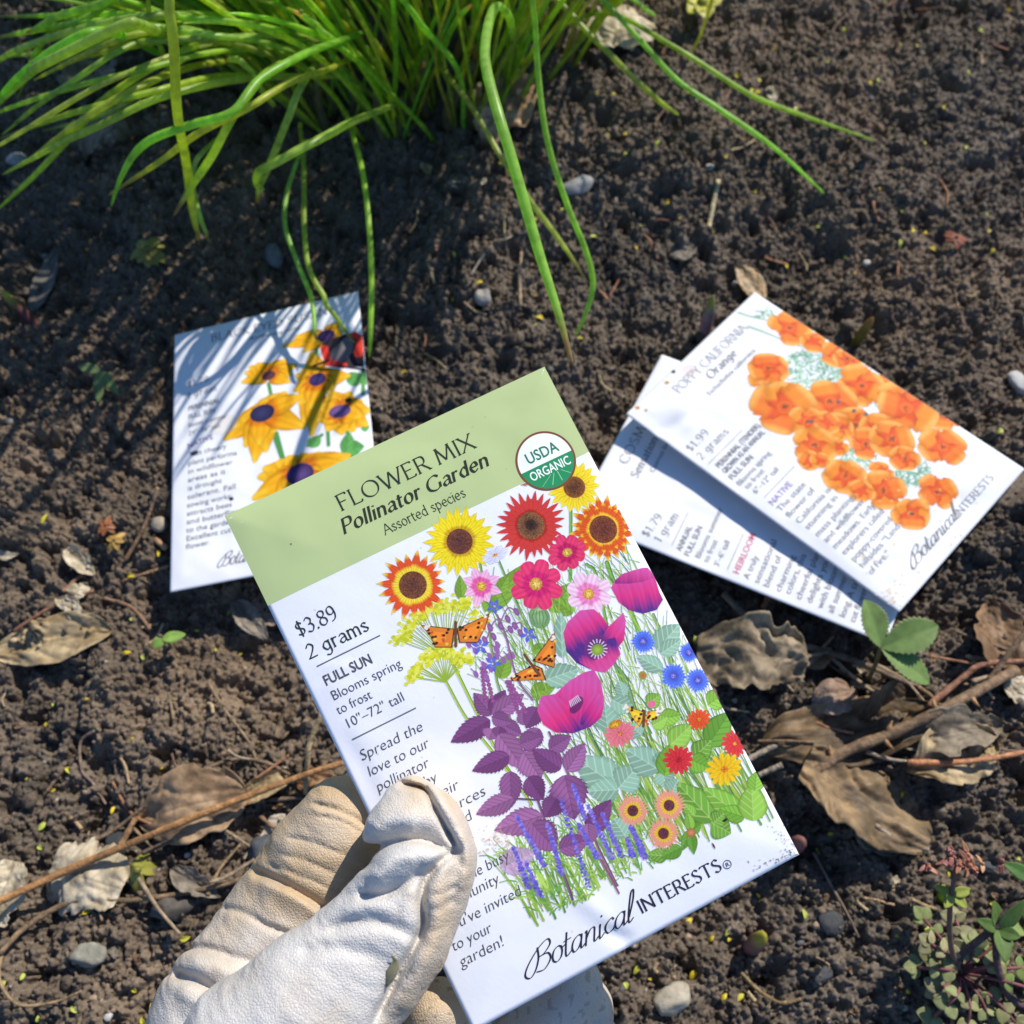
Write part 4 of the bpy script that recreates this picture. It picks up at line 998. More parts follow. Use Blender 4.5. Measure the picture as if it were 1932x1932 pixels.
# --- black eyed susan packet, flat on the bed
SPX = [(329.7, 631.9), (675.3, 549.5), (724.5, 1038.8), (320.7, 1117.4)]
SC = [at(*p, z) for p, z in zip(SPX, (0.010, 0.012, 0.017, 0.013))]
flatten_under(SC)
sus = Packet(SPX, SC, bulge=1.6, seed=5, wr=0.5)
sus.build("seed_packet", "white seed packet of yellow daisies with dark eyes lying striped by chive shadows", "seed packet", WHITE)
def cS(x, y): return sus.mm((450 + .5176 * x) / K, (800 + .5176 * y) / K)
def pS(x, y): return ((450 + .5176 * x) / K, (800 + .5176 * y) / K)
A = Art(PW, PH, 0.2)
YL = ((226, 128, 20), (244, 176, 32), (248, 196, 52))
def many(c, ends, w, cols=YL):
    for k, e in enumerate(ends): A.petal(cS(*c), cS(*e), w * .72, cols[0], cols[1], c2=cols[2], seed=k, blunt=.4, stripe=.07, edge=.66)
for a, b in (((655, 650), (680, 760)), ((680, 930), (735, 1090)), ((700, 930), (740, 1080)), ((1205, 560), (1200, 700)), ((930, 420), (935, 600)), ((1110, 920), (1120, 1000)), ((880, 1000), (960, 940)), ((990, 840), (1000, 1000))): A.line([cS(*a), cS(*b)], 1.6, (85, 150, 85))
for b, t, w in (((1110, 640), (1200, 590), 8), ((1070, 1030), (1210, 1000), 9), ((1100, 1040), (1120, 920), 6), ((890, 1010), (950, 940), 6), ((1200, 650), (1225, 560), 5), ((1190, 900), (1240, 880), 4)): A.leaf(cS(*b), cS(*t), w, (100, 170, 90), (70, 135, 70), 0, 3)
many((990, 375), ((730, 440), (800, 385), (850, 475), (900, 400), (1060, 300), (1090, 350), (1020, 440), (940, 430)), 10); A.disc(cS(985, 378), 4, 3.2, (85, 60, 120), (60, 40, 80))
many((935, 630), ((900, 470), (850, 560), (810, 600), (800, 700), (850, 900), (900, 950), (980, 560), (1060, 580), (1130, 600), (1040, 680), (980, 720), (830, 780), (900, 800)), 13); A.disc(cS(935, 628), 3.6, 3.2, (75, 65, 125), (55, 40, 90))
many((1065, 805), ((1130, 690), (1010, 690), (1000, 720), (1200, 740), (1250, 790), (1230, 880), (1150, 920), (1080, 940), (990, 920), (930, 860), (950, 780), (1190, 830)), 15); A.disc(cS(1065, 805), 4.6, 3.0, (140, 110, 165), (95, 65, 120))
many((655, 600), ((500, 645), (520, 590), (545, 555), (590, 535), (650, 540), (710, 515), (760, 510), (820, 540), (790, 600), (780, 645), (560, 640)), 10); A.disc(cS(655, 605), 3, 2.4, (95, 60, 70))
many((620, 820), ((400, 970), (450, 900), (500, 860), (520, 1010), (575, 1100), (640, 1040), (690, 930), (760, 900), (760, 700), (700, 720), (640, 740), (790, 820), (600, 1000), (870, 900), (850, 720)), 14); A.disc(cS(620, 820), 5.2, 4.2, (62, 62, 112), (42, 38, 70))
many((835, 1165), ((590, 1180), (620, 1130), (700, 1090), (760, 1060), (860, 1040), (960, 1040), (1050, 1060), (1130, 1050), (1100, 1100), (980, 1200), (640, 1230), (560, 1310), (600, 1280), (700, 1330), (860, 1330), (760, 1300), (960, 1280)), 17); A.disc(cS(835, 1165), 5.6, 5, (105, 80, 140), (60, 40, 90))
A.poly([cS(*p) for p in ((960, 420), (1000, 400), (1110, 360), (1190, 360), (1210, 450), (1205, 545), (1060, 555), (990, 545), (975, 480))], (50, 44, 54)); A.poly([cS(*p) for p in ((1010, 470), (1100, 380), (1150, 390), (1140, 470), (1080, 530), (1010, 520))], (120, 112, 118))
for a, b, w in (((975, 450), (1000, 535), 3.2), ((1000, 535), (1090, 545), 3), ((1150, 365), (1185, 380), 3), ((1190, 400), (1175, 470), 4)): A.line([cS(*a), cS(*b)], w, (232, 62, 50))
A.line([cS(915, 550), cS(1000, 520)], 1.4, (40, 36, 50)); A.line([cS(1060, 550), cS(1220, 560)], 1.2, (40, 36, 50)); A.disc(cS(1115, 740), 1.5, 1.2, (30, 30, 30)); A.disc(cS(240, 1040), 1.6, 1.2, (60, 55, 90)); A.disc(cS(445, 1305), .9, .9, (40, 36, 36)); A.disc(cS(400, 880), 6, 5, (228, 215, 205), op=.5)
sus.art("flower_illustration", A, (244, 245, 252), 0.06)
W_ = sus.write; tc_ = (86, 88, 100)
W_("title_lettering", "BLACK EYED SUSAN", pS(333, 420), pS(992, 250), 4.2, "pen", tc_, thick=1.0, thin=.5, serif=.8, track=1.2)
W_("title_lettering", "Rudbeckia hirta", pS(545, 400), pS(830, 345), 1.8, "sans", tc_, shear=.15)
W_("price_lettering", "$1.79", pS(200, 668), pS(318, 640), 3.2, "pen", tc_, thick=1.0, thin=.7, serif=.5); W_("price_lettering", "1 gram", pS(200, 730), pS(365, 690), 3.0, "pen", tc_, thick=1.0, thin=.7, serif=.5)
W_("growing_lettering", "PERENNIAL", pS(203, 795), pS(383, 758), 2.4, "sans", tc_, bold=.012); W_("growing_lettering", "FULL SUN", pS(203, 842), pS(352, 812), 2.4, "sans", tc_, bold=.012)
W_("growing_lettering", "Blooms in summer", pS(203, 890), pS(420, 845), 2.2, "sans", tc_); W_("growing_lettering", "24\"\u201336\" tall", pS(203, 935), pS(380, 900), 2.2, "sans", tc_)
W_("growing_lettering", "NATIVE", pS(200, 1012), pS(345, 960), 2.6, "sans", (110, 90, 150), bold=.012)
for k, s in enumerate(("This cheery", "plant performs", "in wildflower", "areas as it", "is drought", "tolerant. Fall", "sowing works;", "attracts bees", "and butterflies", "to the garden.", "Excellent cut", "flower.")):
    y = 1058 + k * 48.5; w = 23 * len(s)
    W_("story_lettering", s, pS(205 - k * 1.2, y), pS(205 - k * 1.2 + w * .84, y - w * .84 * .18), 2.5, "sans", tc_)
W_("brand_lettering", "Botanical", pS(375, 1692), pS(640, 1640), 5.6, "pen", tc_, thick=.95, thin=.35, serif=0, shear=.45, track=-.35, script=True, nib=10); W_("brand_lettering", "INTERESTS", pS(690, 1632), pS(1010, 1570), 3.0, "pen", tc_, thick=1.2, thin=.5, serif=.8)
sus.finish()

# --- cosmos packet, under the poppy packet
zc = (0.011, 0.008, 0.0, 0.013)
c_tl, c_tr, c_bl = at(1081.7, 976.9, zc[0]), at(1248.4, 668.9, zc[1]), at(1672, 1214.5, zc[3])
CC = [c_tl, c_tr, c_tr + c_bl - c_tl - np.array([0, 0, 0.001]), c_bl]
def proj(p):
    d = np.array(p) - CAMP; z = d @ FWD
    return (CPX + FPX * (d @ RIGHT) / z, CPX - FPX * (d @ UP) / z)
flatten_under(CC)
cos_ = Packet([proj(p) for p in CC], CC, bulge=1.0, seed=9, wr=0.45)
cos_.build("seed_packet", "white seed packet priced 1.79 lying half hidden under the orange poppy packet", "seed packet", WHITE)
def pQ(x, y): return ((1750 + .6594 * x) / K, (800 + .6594 * y) / K)
W_ = cos_.write; tq = (112, 112, 118)
def wl(part, lines, cap, style, col=None, **kw):
    for s, a, b in lines: W_(part, s, pQ(*a), pQ(*b), cap, style, col or tq, **kw)
wl("title_lettering", (("COSMOS", (140, 866), (292, 640)),), 3.9, "pen", thick=.95, thin=.5, serif=.9)
wl("title_lettering", (("Sensation", (188, 934), (303, 765)),), 3.4, "pen", thick=1.5, thin=.6, serif=.6, shear=.17)
wl("title_lettering", (("Cosmos bipinnatus", (262, 905), (395, 700)),), 2.1, "sans")
wl("price_lettering", (("$1.79", (248, 1200), (316, 1108)), ("1 gram", (305, 1222), (388, 1102))), 3.2, "pen", thick=.95, thin=.7, serif=.6)
cos_.rule("price_lettering", pQ(355, 1232), pQ(430, 1088)); cos_.rule("growing_lettering", pQ(603, 1340), pQ(678, 1185))
wl("growing_lettering", (("ANNUAL", (395, 1258), (452, 1155)), ("FULL SUN", (432, 1282), (497, 1155))), 2.4, "sans", bold=.012)
wl("growing_lettering", (("Blooms summer", (475, 1290), (592, 1075)), ("to frost", (515, 1308), (567, 1215)), ("3'\u20136' tall", (560, 1328), (622, 1222))), 2.3, "sans")
wl("growing_lettering", (("HEIRLOOM", (648, 1362), (740, 1190)),), 2.6, "sans", (196, 92, 120), bold=.012)
wl("story_lettering", (("A truly", (697, 1385), (748, 1288)), ("sensational", (740, 1405), (832, 1218)), ("blend of", (785, 1422), (852, 1288)), ("charming", (835, 1440), (917, 1288)), ("colors, this", (880, 1452), (962, 1282)), ("cheerful plant", (925, 1475), (1030, 1262)),
   ("delights you", (975, 1492), (1065, 1305)), ("with blooms", (1020, 1515), (1115, 1325)), ("all summer", (1070, 1537), (1145, 1380)), ("long. A tall", (1120, 1555), (1200, 1395)), ("cut flower.", (1165, 1575), (1240, 1430))), 2.55, "sans")
cos_.finish()

# --- poppy packet on top of it
PPX = [(1181.3, 780.7), (1423.5, 551.4), (1933.3, 884.9), (1696.3, 1155.1)]
PC = [at(*p, z) for p, z in zip(PPX, (0.0185, 0.013, 0.013, 0.0175))]
flatten_under(PC, 0.006)
pop = Packet(PPX, PC, bulge=1.7, seed=14, wr=0.6, creases=((2, 20, 40, 8, .8, 3.0), (0, 14, 22, 22, -1.0, 2.5), (10, 112, 34, 124, -.6, 3.0), (60, 100, 80, 110, .4, 3)))
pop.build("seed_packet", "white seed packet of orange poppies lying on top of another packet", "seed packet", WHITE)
def cQ(x, y): return pop.mm(*pQ(x, y))
A = Art(PW, PH, 0.2)
for a, b in (((650, 190), (800, 235)), ((690, 255), (940, 350)), ((870, 390), (960, 370))): A.line(spline([cQ(*a), np.array(cQ((a[0] + b[0]) / 2, (a[1] + b[1]) / 2)) + [0, .8], cQ(*b)], 8), .9, (140, 185, 150), .5)
rg = random.Random(8)
for x, y, r, r2 in ((970, 455, 125, 85), (1270, 575, 40, 35), (1485, 720, 28, 28), (1180, 850, 85, 50), (1430, 925, 85, 55), (780, 210, 40, 30), (1110, 470, 50, 40)):
    for k in range(int(r * r2 / 42)):
        a = rg.uniform(0, 6.28); q = rg.random() ** .5; p = np.array(cQ(x + r * q * math.cos(a), y + r2 * q * math.sin(a))); a = rg.uniform(0, 6.28); h = rg.uniform(1, 3)
        A.line([p, p + h * np.array([math.cos(a), math.sin(a)])], .7, rg.choice([(135, 185, 155), (110, 165, 135), (170, 205, 175), (95, 150, 120)]), .3)
for k, (x, y, r) in enumerate(((1090, 375, 75), (1140, 395, 62), (880, 262, 88), (985, 322, 58), (745, 500, 55), (775, 450, 88), (1300, 505, 52), (1200, 525, 112), (1560, 645, 92), (1400, 620, 135), (1055, 600, 120), (850, 625, 145), (950, 690, 80), (1170, 700, 90), (1090, 800, 45), (1090, 710, 75), (1040, 690, 60), (1270, 720, 80), (985, 790, 98), (960, 860, 50), (1215, 785, 78), (1330, 765, 105), (1560, 800, 105), (1390, 850, 72), (1280, 910, 52), (1120, 930, 88), (1290, 995, 102), (1420, 1100, 88), (1535, 1000, 82), (1190, 1000, 60), (1010, 860, 40))):
    c = np.array(cQ(x, y)); R = r * .6594 / K / 7.4 * 1.55
    R = np.linalg.norm(np.array(cQ(x + r, y)) - c) * .5 + np.linalg.norm(np.array(cQ(x, y + r)) - c) * .5
    n = 4 + k % 2
    for j in range(n):
        a = k * 1.3 + 2 * math.pi * j / n + rg.uniform(-.25, .25); L_ = R * rg.uniform(.85, 1.08); d_ = np.array([math.cos(a), math.sin(a)])
        A.petal(c - d_ * .1 * R, c + d_ * L_, R * rg.uniform(.95, 1.3), (226, 88, 40), (240, 134 + rg.randrange(-14, 14), 48), c2=(248, 176, 88), blunt=.95, stripe=.04, edge=.72, serr=4, seed=k)
    if r > 60:
        A.disc(c, R * .22, R * .2, (214, 84, 44), (236, 116, 40))
        for j in range(4): A.line([c + [rg.gauss(0, .5), rg.gauss(0, .5)], c + [rg.gauss(0, .9), rg.gauss(0, .9)]], .5, (90, 70, 60), .3)
for x, y in ((970, 690), (1090, 600), (1215, 655), (1160, 640)): A.disc(cQ(x, y), 1.0, .7, (95, 95, 95))
for x, y, r in ((328, 508, .9), (200, 615, .9), (237, 628, .6)): A.disc(cQ(x, y), r, r, (200, 150, 60))
A.disc(cQ(357, 455), .9, .7, (60, 56, 56)); A.disc(cQ(425, 455), 2.8, 2.8, (232, 210, 208), op=.6); A.disc(cQ(360, 460), .6, .6, (60, 56, 56))
for k in range(60): A.disc(cQ(rg.uniform(1080, 1800), rg.uniform(820, 1460)), rg.uniform(.3, .8), rg.uniform(.3, .6), (226, 196, 120), op=rg.uniform(.3, .8))
for k in range(30): A.disc(cQ(1340 + rg.gauss(0, 25), 1450 + rg.gauss(0, 30)), rg.uniform(.3, .6), rg.uniform(.3, .5), (222, 190, 130), op=.6)
pop.art("flower_illustration", A, (244, 245, 250), 0.06)
W_ = pop.write; tq = (112, 112, 116)
wl("title_lettering", (("POPPY CALIFORNIA", (378, 560), (694, 268)),), 3.9, "pen", thick=.95, thin=.5, serif=.9)
wl("title_lettering", (("Orange", (520, 500), (642, 385)),), 3.5, "pen", (95, 95, 100), thick=1.6, thin=.65, serif=.7, shear=.17)
wl("title_lettering", (("Eschscholzia californica", (515, 570), (725, 372)),), 2.1, "sans")
wl("price_lettering", (("$1.99", (438, 812), (522, 735)), ("2 grams", (482, 845), (612, 732))), 3.2, "pen", thick=.95, thin=.7, serif=.6)
pop.rule("price_lettering", pQ(512, 866), pQ(668, 722)); pop.rule("growing_lettering", pQ(763, 1020), pQ(896, 884))
wl("growing_lettering", (("PERENNIAL (TENDER)", (560, 884), (748, 712)), ("GROWN AS AN ANNUAL", (590, 908), (768, 742)), ("FULL SUN", (622, 938), (716, 846))), 2.4, "sans", (88, 88, 92), bold=.012)
wl("growing_lettering", (("Blooms spring", (655, 965), (795, 830)), ("to frost", (690, 980), (768, 905)), ("6\"\u201312\" tall", (725, 1002), (832, 903))), 2.3, "sans")
wl("growing_lettering", (("NATIVE", (800, 1056), (893, 965)),), 2.6, "sans", (140, 118, 178), bold=.012)
wl("story_lettering", (("The state", (835, 1082), (952, 968)), ("flower of", (877, 1110), (992, 992)), ("California is", (920, 1138), (1062, 995)), ("stunning in", (958, 1165), (1092, 1030)), ("mass plantings", (1000, 1195), (1176, 1025)), ("and wildflower", (1038, 1222), (1215, 1048)), ("meadows. Early", (1078, 1250), (1262, 1068)),
   ("explorers called", (1120, 1278), (1302, 1092)), ("poppy-covered", (1165, 1308), (1338, 1125)), ("hillsides \u201cLand", (1203, 1336), (1372, 1158)), ("of Fire.\u201d", (1243, 1366), (1330, 1275))), 2.5, "sans")
wl("brand_lettering", (("Botanical", (1432, 1330), (1640, 1112)),), 5.0, "pen", thick=.95, thin=.4, serif=0, shear=.45, track=-.35, script=True, nib=10)
wl("brand_lettering", (("INTERESTS", (1645, 1110), (1785, 935)),), 2.9, "pen", thick=1.2, thin=.55, serif=.8)
pop.finish()
# ------------------------------------------------------------------ chives
def C1(x, y): return (x * .3307, y * .3307)
def C2(x, y): return (638.9 + x * .3307, y * .3307)
def C3(x, y): return (1293.1 + x * .3307, y * .3307)
def S_(x, y): return pS(x, y)
CH_C = np.array([-0.055, 0.435])
chive = thing("chive_plant", "clump of bright green chives with hollow drooping leaves, growing in the soil", "plant", (CH_C[0], CH_C[1], 0.0))

def blade_mesh(P, r, taper=0.75, tipcol=None, base=(0.075, 0.20, 0.022), n=9, end=0.12):
    m = len(P); s = np.linspace(0, 1, m)
    rad = r * np.where(s > taper, end + (1 - end) * np.sqrt(np.clip(1 - (s - taper) / (1 - taper), 0, 1)), 1.0) * (0.86 + 0.14 * np.minimum(s * 4, 1))
    V, F = tube(P, rad, n, flat=0.82)
    c = np.tile(np.array(base), (m, 1)) * (0.9 + 0.2 * s)[:, None]
    c = c * (1 + 0.12 * noise2(s * 9 + P[0, 0] * 999, s * 0 + 3.3, 7))[:, None]
    if tipcol is not None:
        k = np.clip((s - 0.86) / 0.09, 0, 1)[:, None]; c = c * (1 - k) + np.array(tipcol) * k
    return V, F, np.repeat(c, n, axis=0)

HERO = [  # (path of (pixel, pixel, height), radius mm, tip colour)
 ([(*C1(760, -40), .12), (*C1(560, 20), .115), (*C1(330, 100), .10), (*C1(145, 190), .085)], 2.0, (.35, .28, .12)),
 ([(*C1(1000, 260), .03), (*C1(900, 190), .10), (*C1(790, 140), .125), (*C1(700, 150), .13), (*C1(300, 335), .115), (*C1(150, 430), .10), (*C1(-60, 640), .07)], 2.6, None),
 ([(*C1(900, 300), .03), (*C1(700, 200), .10), (*C1(560, 182), .12), (*C1(420, 220), .12), (*C1(250, 335), .11), (*C1(90, 470), .095), (*C1(-60, 620), .07)], 2.5, None),
 ([(*C1(1300, 150), .04), (*C1(1000, 90), .10), (*C1(840, 95), .11), (*C1(480, 165), .10), (*C1(100, 285), .08), (*C1(-60, 380), .06)], 2.1, None),
 ([(*C1(1350, 200), .04), (*C1(1150, 250), .09), (*C1(920, 350), .095), (*C1(600, 570), .085), (*C1(450, 730), .07), (*C1(200, 1000), .05), (*C1(-30, 1200), .03)], 1.9, None),
 ([(*C1(1250, 280), .04), (*C1(1050, 340), .06), (*C1(890, 450), .06), (*C1(720, 590), .05), (*C1(480, 690), .035), (*C1(240, 745), .02)], 1.5, (.16, .22, .06)),
 ([(*C1(975, -90), .15), (*C1(970, 40), .145), (*C1(985, 250), .135), (*C1(1020, 650), .11), (*C1(1060, 930), .08), (*C1(1100, 1200), .055), (*C1(1135, 1375), .04)], 2.2, (.30, .30, .03)),
 ([(*C1(1240, 800), .05), (*C1(1160, 860), .055), (*C1(1110, 960), .05), (*C1(1110, 1110), .045), (*C1(1150, 1280), .04), (*C1(1200, 1375), .035)], 1.4, (.28, .24, .06)),
 ([(*C1(845, -60), .12), (*C1(855, 80), .11), (*C1(880, 190), .10), (*C1(930, 320), .09), (*C1(975, 420), .07)], 1.4, None),
 ([(*C1(2050, 190), .05), (*C1(1900, 250), .09), (*C1(1700, 330), .105), (*C1(1480, 450), .11), (*C1(1320, 640), .11), (*C1(1090, 715), .105), (*C1(880, 790), .10), (*C1(760, 880), .092), (*C1(690, 1000), .085), (*C1(635, 1180), .07)], 2.1, None),
 ([(*C1(2000, 340), .05), (*C1(1850, 400), .085), (*C1(1650, 470), .10), (*C1(1420, 610), .105), (*C1(1150, 750), .095), (*C1(900, 920), .08), (*C1(610, 1120), .06)], 1.9, (.30, .30, .10)),
 ([(*C1(1760, 300), .06), (*C1(1560, 380), .09), (*C1(1440, 500), .10), (*C1(1330, 680), .10), (*C1(1200, 900), .085), (*C1(1090, 1060), .07), (*C1(990, 1225), .055)], 2.0, (.30, .25, .12)),
 ([(*C1(1820, 330), .05), (*C1(1740, 450), .085), (*C1(1690, 560), .09), (*C1(1640, 690), .085), (*C1(1560, 870), .07), (*C1(1490, 1060), .055), (*C1(1460, 1160), .045)], 1.9, (.34, .26, .04)),
 ([(*C1(2250, 600), .03), (*C1(2050, 680), .06), (*C1(1900, 750), .075), (*C1(1750, 830), .08), (*C1(1570, 930), .078), (*C1(1475, 985), .07), (*C1(1455, 1050), .06), (*C1(1505, 1085), .055)], 2.3, None),
 ([(*C1(1750, 800), .035), (*C1(1700, 900), .04), (*C1(1640, 1100), .038), (*C1(1630, 1290), .036), (*C1(1700, 1500), .033), (*C1(1780, 1700), .031), (*S_(930, 330), .030), (*S_(935, 400), .028)], 1.25, (.2, .22, .06)),
 ([(*C1(1710, 700), .03), (*C1(1725, 900), .035), (*C1(1740, 1250), .036), (*C1(1770, 1550), .036), (*C1(1850, 1700), .034), (*S_(1000, 200), .032), (*S_(1080, 320), .028), (*S_(1155, 410), .022)], 1.35, (.2, .2, .06)),
 ([(*C2(40, 640), .02), (*C2(85, 770), .035), (*C2(140, 1000), .04), (*C2(170, 1300), .038), (*C2(185, 1600), .032), (*C2(180, 1900), .024), (*S_(1235, 490), .014)], 1.45, None),
 ([(*C2(540, 300), .03), (*C2(640, 440), .05), (*C2(760, 620), .055), (*C2(960, 950), .05), (*C2(1100, 1160), .042), (*C2(1270, 1390), .03), (*C2(1420, 1610), .015)], 1.5, (.25, .25, .08)),
 ([(*C2(1010, 330), .02), (*C2(985, 120), .09), (*C2(915, 35), .115), (*C2(855, 110), .125), (*C2(840, 330), .13), (*C2(915, 650), .13), (*C2(1010, 1000), .122), (*C2(1130, 1400), .11), (*C2(1260, 1800), .10), (1084, 688, .093)], 2.2, (.34, .26, .12)),
 ([(*C2(1110, -80), .13), (*C2(1115, 150), .115), (*C2(1130, 420), .10), (*C2(1185, 800), .085), (*C2(1300, 1150), .07), (*C2(1400, 1420), .058), (*C2(1445, 1620), .05), (*C2(1400, 1800), .04), (1083, 632, .03)], 1.75, None),
 ([(*C2(1180, -70), .06), (*C2(1330, 80), .055), (*C2(1580, 350), .045), (*C2(1790, 540), .03), (1281, 217, .012)], 1.7, None),
 ([(*C2(1380, -140), .07), (*C2(1500, -10), .06), (*C2(1720, 230), .05), (*C2(1932, 460), .04), (*C3(180, 610), .034), (*C3(500, 840), .024), (*C3(790, 1110), .008)], 1.7, None),
 ([(*C2(1300, 130), .02), (*C2(1400, 88), .035), (*C2(1600, 92), .045), (*C2(1900, 260), .045), (*C3(150, 400), .04), (*C3(420, 560), .032), (*C3(760, 690), .02), (*C3(1090, 805), .006)], 1.6, None),
 ([(*C2(560, 420), .02), (*C2(585, 310), .04), (*C2(640, 190), .06), (*C2(700, 80), .075), (*C2(765, 20), .08)], 1.8, (.5, .3, .12)),
 ([(*C1(2000, 330), .06), (*C1(1900, 225), .09), (*C1(1790, 140), .10), (*C1(1670, 65), .11)], 1.7, (.6, .38, .16)),
 ([(*C1(1560, 600), .05), (*C1(1460, 460), .08), (*C1(1400, 370), .09), (*C1(1340, 335), .09), (*C1(1285, 345), .088)], 1.6, (.55, .33, .05)),
 ([(*C3(160, -60), .05), (*C3(140, 60), .04), (*C3(80, 200), .025), (*C3(-10, 390), .006)], 1.1, None),
 ([(*C2(1650, -20), .03), (*C2(1740, 40), .025), (*C2(1815, 105), .02)], 1.3, (.3, .28, .1)),
 ([(*C1(700, -40), .10), (*C1(560, 60), .10), (*C1(420, 140), .095), (*C1(230, 250), .08), (*C1(90, 580), .05)], 1.7, (.2, .24, .06)),
 ([(*C2(1090, 60), .03), (*C2(1080, 180), .03), (*C2(1066, 330), .02)], 1.5, (.5, .36, .2)),
 ([(*C2(700, -20), .05), (*C2(705, 100), .045), (*C2(740, 260), .02)], 1.2, None),
]
CHT = (0.38, 0.50, 0.065)
r0_ = random.Random(17)
for k in range(13):                    # leaves that fan out past the left edge
    sx, sy = r0_.uniform(430, 680), r0_.uniform(20, 150); ex, ey = r0_.uniform(-80, 130), r0_.uniform(30, 330); mx_, my_ = (sx + ex) / 2 + r0_.uniform(-20, 20), (sy + ey) / 2 - r0_.uniform(15, 60)
    HERO.append(([(sx, sy, .05), ((sx + mx_) / 2, (sy + my_) / 2 - 15, .085), (mx_, my_, .10), ((mx_ + ex) / 2, (my_ + ey) / 2 - 6, .09), (ex, ey, .06)], r0_.uniform(1.3, 2.0), None if k % 3 else (.3, .28, .1)))
M_DROP, _nt, _b = mat_new("water_drop")
_b.inputs["Transmission Weight"].default_value = 1.0; _b.inputs["Roughness"].default_value = 0.02; _b.inputs["IOR"].default_value = 1.33
def ball(c, r, nu=10, nv=7, sq=1.0):
    th, ph = np.meshgrid(np.linspace(0, 2 * math.pi, nu + 1), np.linspace(1e-3, math.pi - 1e-3, nv))
    P = np.stack([np.sin(ph) * np.cos(th), np.sin(ph) * np.sin(th), np.cos(ph) * sq], -1).reshape(-1, 3) * r + c
    return P, grid_faces(nu + 1, nv, True)
rg = random.Random(3)
for k, (pts, r, tip) in enumerate(HERO):
    P = spline([at(*p) for p in pts], 14 * len(pts))
    P = P + 0.0006 * np.c_[noise2(np.linspace(0, 6, len(P)), np.full(len(P), k * 3.1), 1), noise2(np.linspace(0, 6, len(P)), np.full(len(P), k * 5.7), 2), np.zeros(len(P))]
    tint = np.array(CHT) * np.array([rg.uniform(.68, 1.08), rg.uniform(.85, 1.1), rg.uniform(.9, 1.8)])
    V, F, C = blade_mesh(P, r * 0.78e-3, tipcol=tip, base=tint)
    lf = add("leaf", V, F, M_CHIVE, chive, C)
    for d in range(rg.choice([0, 1, 1, 2])):
        i = rg.randrange(len(P) // 3, len(P) - 4); c = P[i] + np.array([rg.uniform(-1, 1), rg.uniform(-1, 0), .9]) * r * .8e-3
        v, f = ball(c, rg.uniform(.5, .95) * 1e-3); add("water_drop", v, f, M_DROP, lf)
rest = []
for k in range(640):
    a = rg.uniform(0, 2 * math.pi); q = math.sqrt(rg.random())
    b = np.array([CH_C[0] + 0.088 * q * math.cos(a), CH_C[1] + 0.075 * q * math.sin(a), -0.004])
    if b[0] > 0.0 and rg.random() < .35: continue
    out = np.array([math.cos(a) * q, math.sin(a) * q])
    out += np.array([-0.28, 0.02]) + np.array([rg.gauss(0, .18), rg.gauss(0, .16)])
    if out[1] < -0.35: out[1] *= 0.45
    if k % 8 == 0: out = np.array([rg.uniform(.1, .6), rg.uniform(.0, .35)])      # tall ones that stand towards the sun
    if k >= 430:                       # the back of the clump, and the fringe that falls to the left
        if k % 3: b = np.array([rg.uniform(-.08, .07), rg.uniform(.47, .55), -.004]); out = np.array([rg.gauss(0, .25), rg.gauss(.05, .2)])
        else: b = np.array([rg.uniform(-.15, -.08), rg.uniform(.40, .50), -.004]); out = np.array([-rg.uniform(.6, 1.1), rg.uniform(-.25, .25)])
    lean = min(np.linalg.norm(out), 1.4); o = unit(np.array([out[0], out[1]]))
    L = (rg.uniform(.24, .34) if k % 8 == 0 else rg.uniform(.18, .29)) * (1.0 if out[1] > -0.2 else .72)
    n = 22; s = np.linspace(0, 1, n)
    th = math.radians(8) + lean * (math.radians(22) + math.radians(rg.uniform(25, 80)) * s ** 1.6)   # angle from the vertical
    st_ = L / (n - 1)
    h = np.concatenate([[0], np.cumsum(np.sin(th[:-1]) * st_)]); z = np.concatenate([[0], np.cumsum(np.cos(th[:-1]) * st_)])
    P = np.c_[b[0] + o[0] * h, b[1] + o[1] * h, b[2] + z]
    P[:, 0] += 0.004 * noise2(s * 3 + k, s * 0 + k * 1.3, 5)
    px, py = proj(P[int(n * .5)])
    tint = np.array(CHT) * np.array([rg.uniform(.72, 1.15), rg.uniform(.85, 1.15), rg.uniform(.7, 1.5)])
    tip = (.5, .34, .14) if rg.random() < .12 else None
    C = blade_mesh(P, rg.uniform(.8, 1.45) * 1e-3, tipcol=tip, base=tint, n=7, taper=.7)
    rest.append((np.min([math.hypot(px - 700, py - 150)]), C, b))
rest.sort(key=lambda t: t[0])
for d, (V, F, C), b in rest[:56]: add("leaf", V, F, M_CHIVE, chive, C)
v, f, c = join([t[1] for t in rest[56:]])
tag(add("leaf_mass", v, f, M_CHIVE, chive, c), kind="stuff")
# pale sheaths low in the clump
parts = []
for d, (V, F, C), b in rest[::3]:
    p = np.array([b + [0, 0, -.002], b + [rg.uniform(-.002, .002), rg.uniform(-.002, .002), .012], b + [rg.uniform(-.004, .004), rg.uniform(-.004, .002), .028]])
    v, f = tube(spline(p, 6), [.0026, .0025, .0024, .0022, .002, .0018], 7); parts.append((v, f, (.24, .22, .12)))
v, f, c = join(parts); add("stem_base", v, f, M_CHIVE, chive, c)
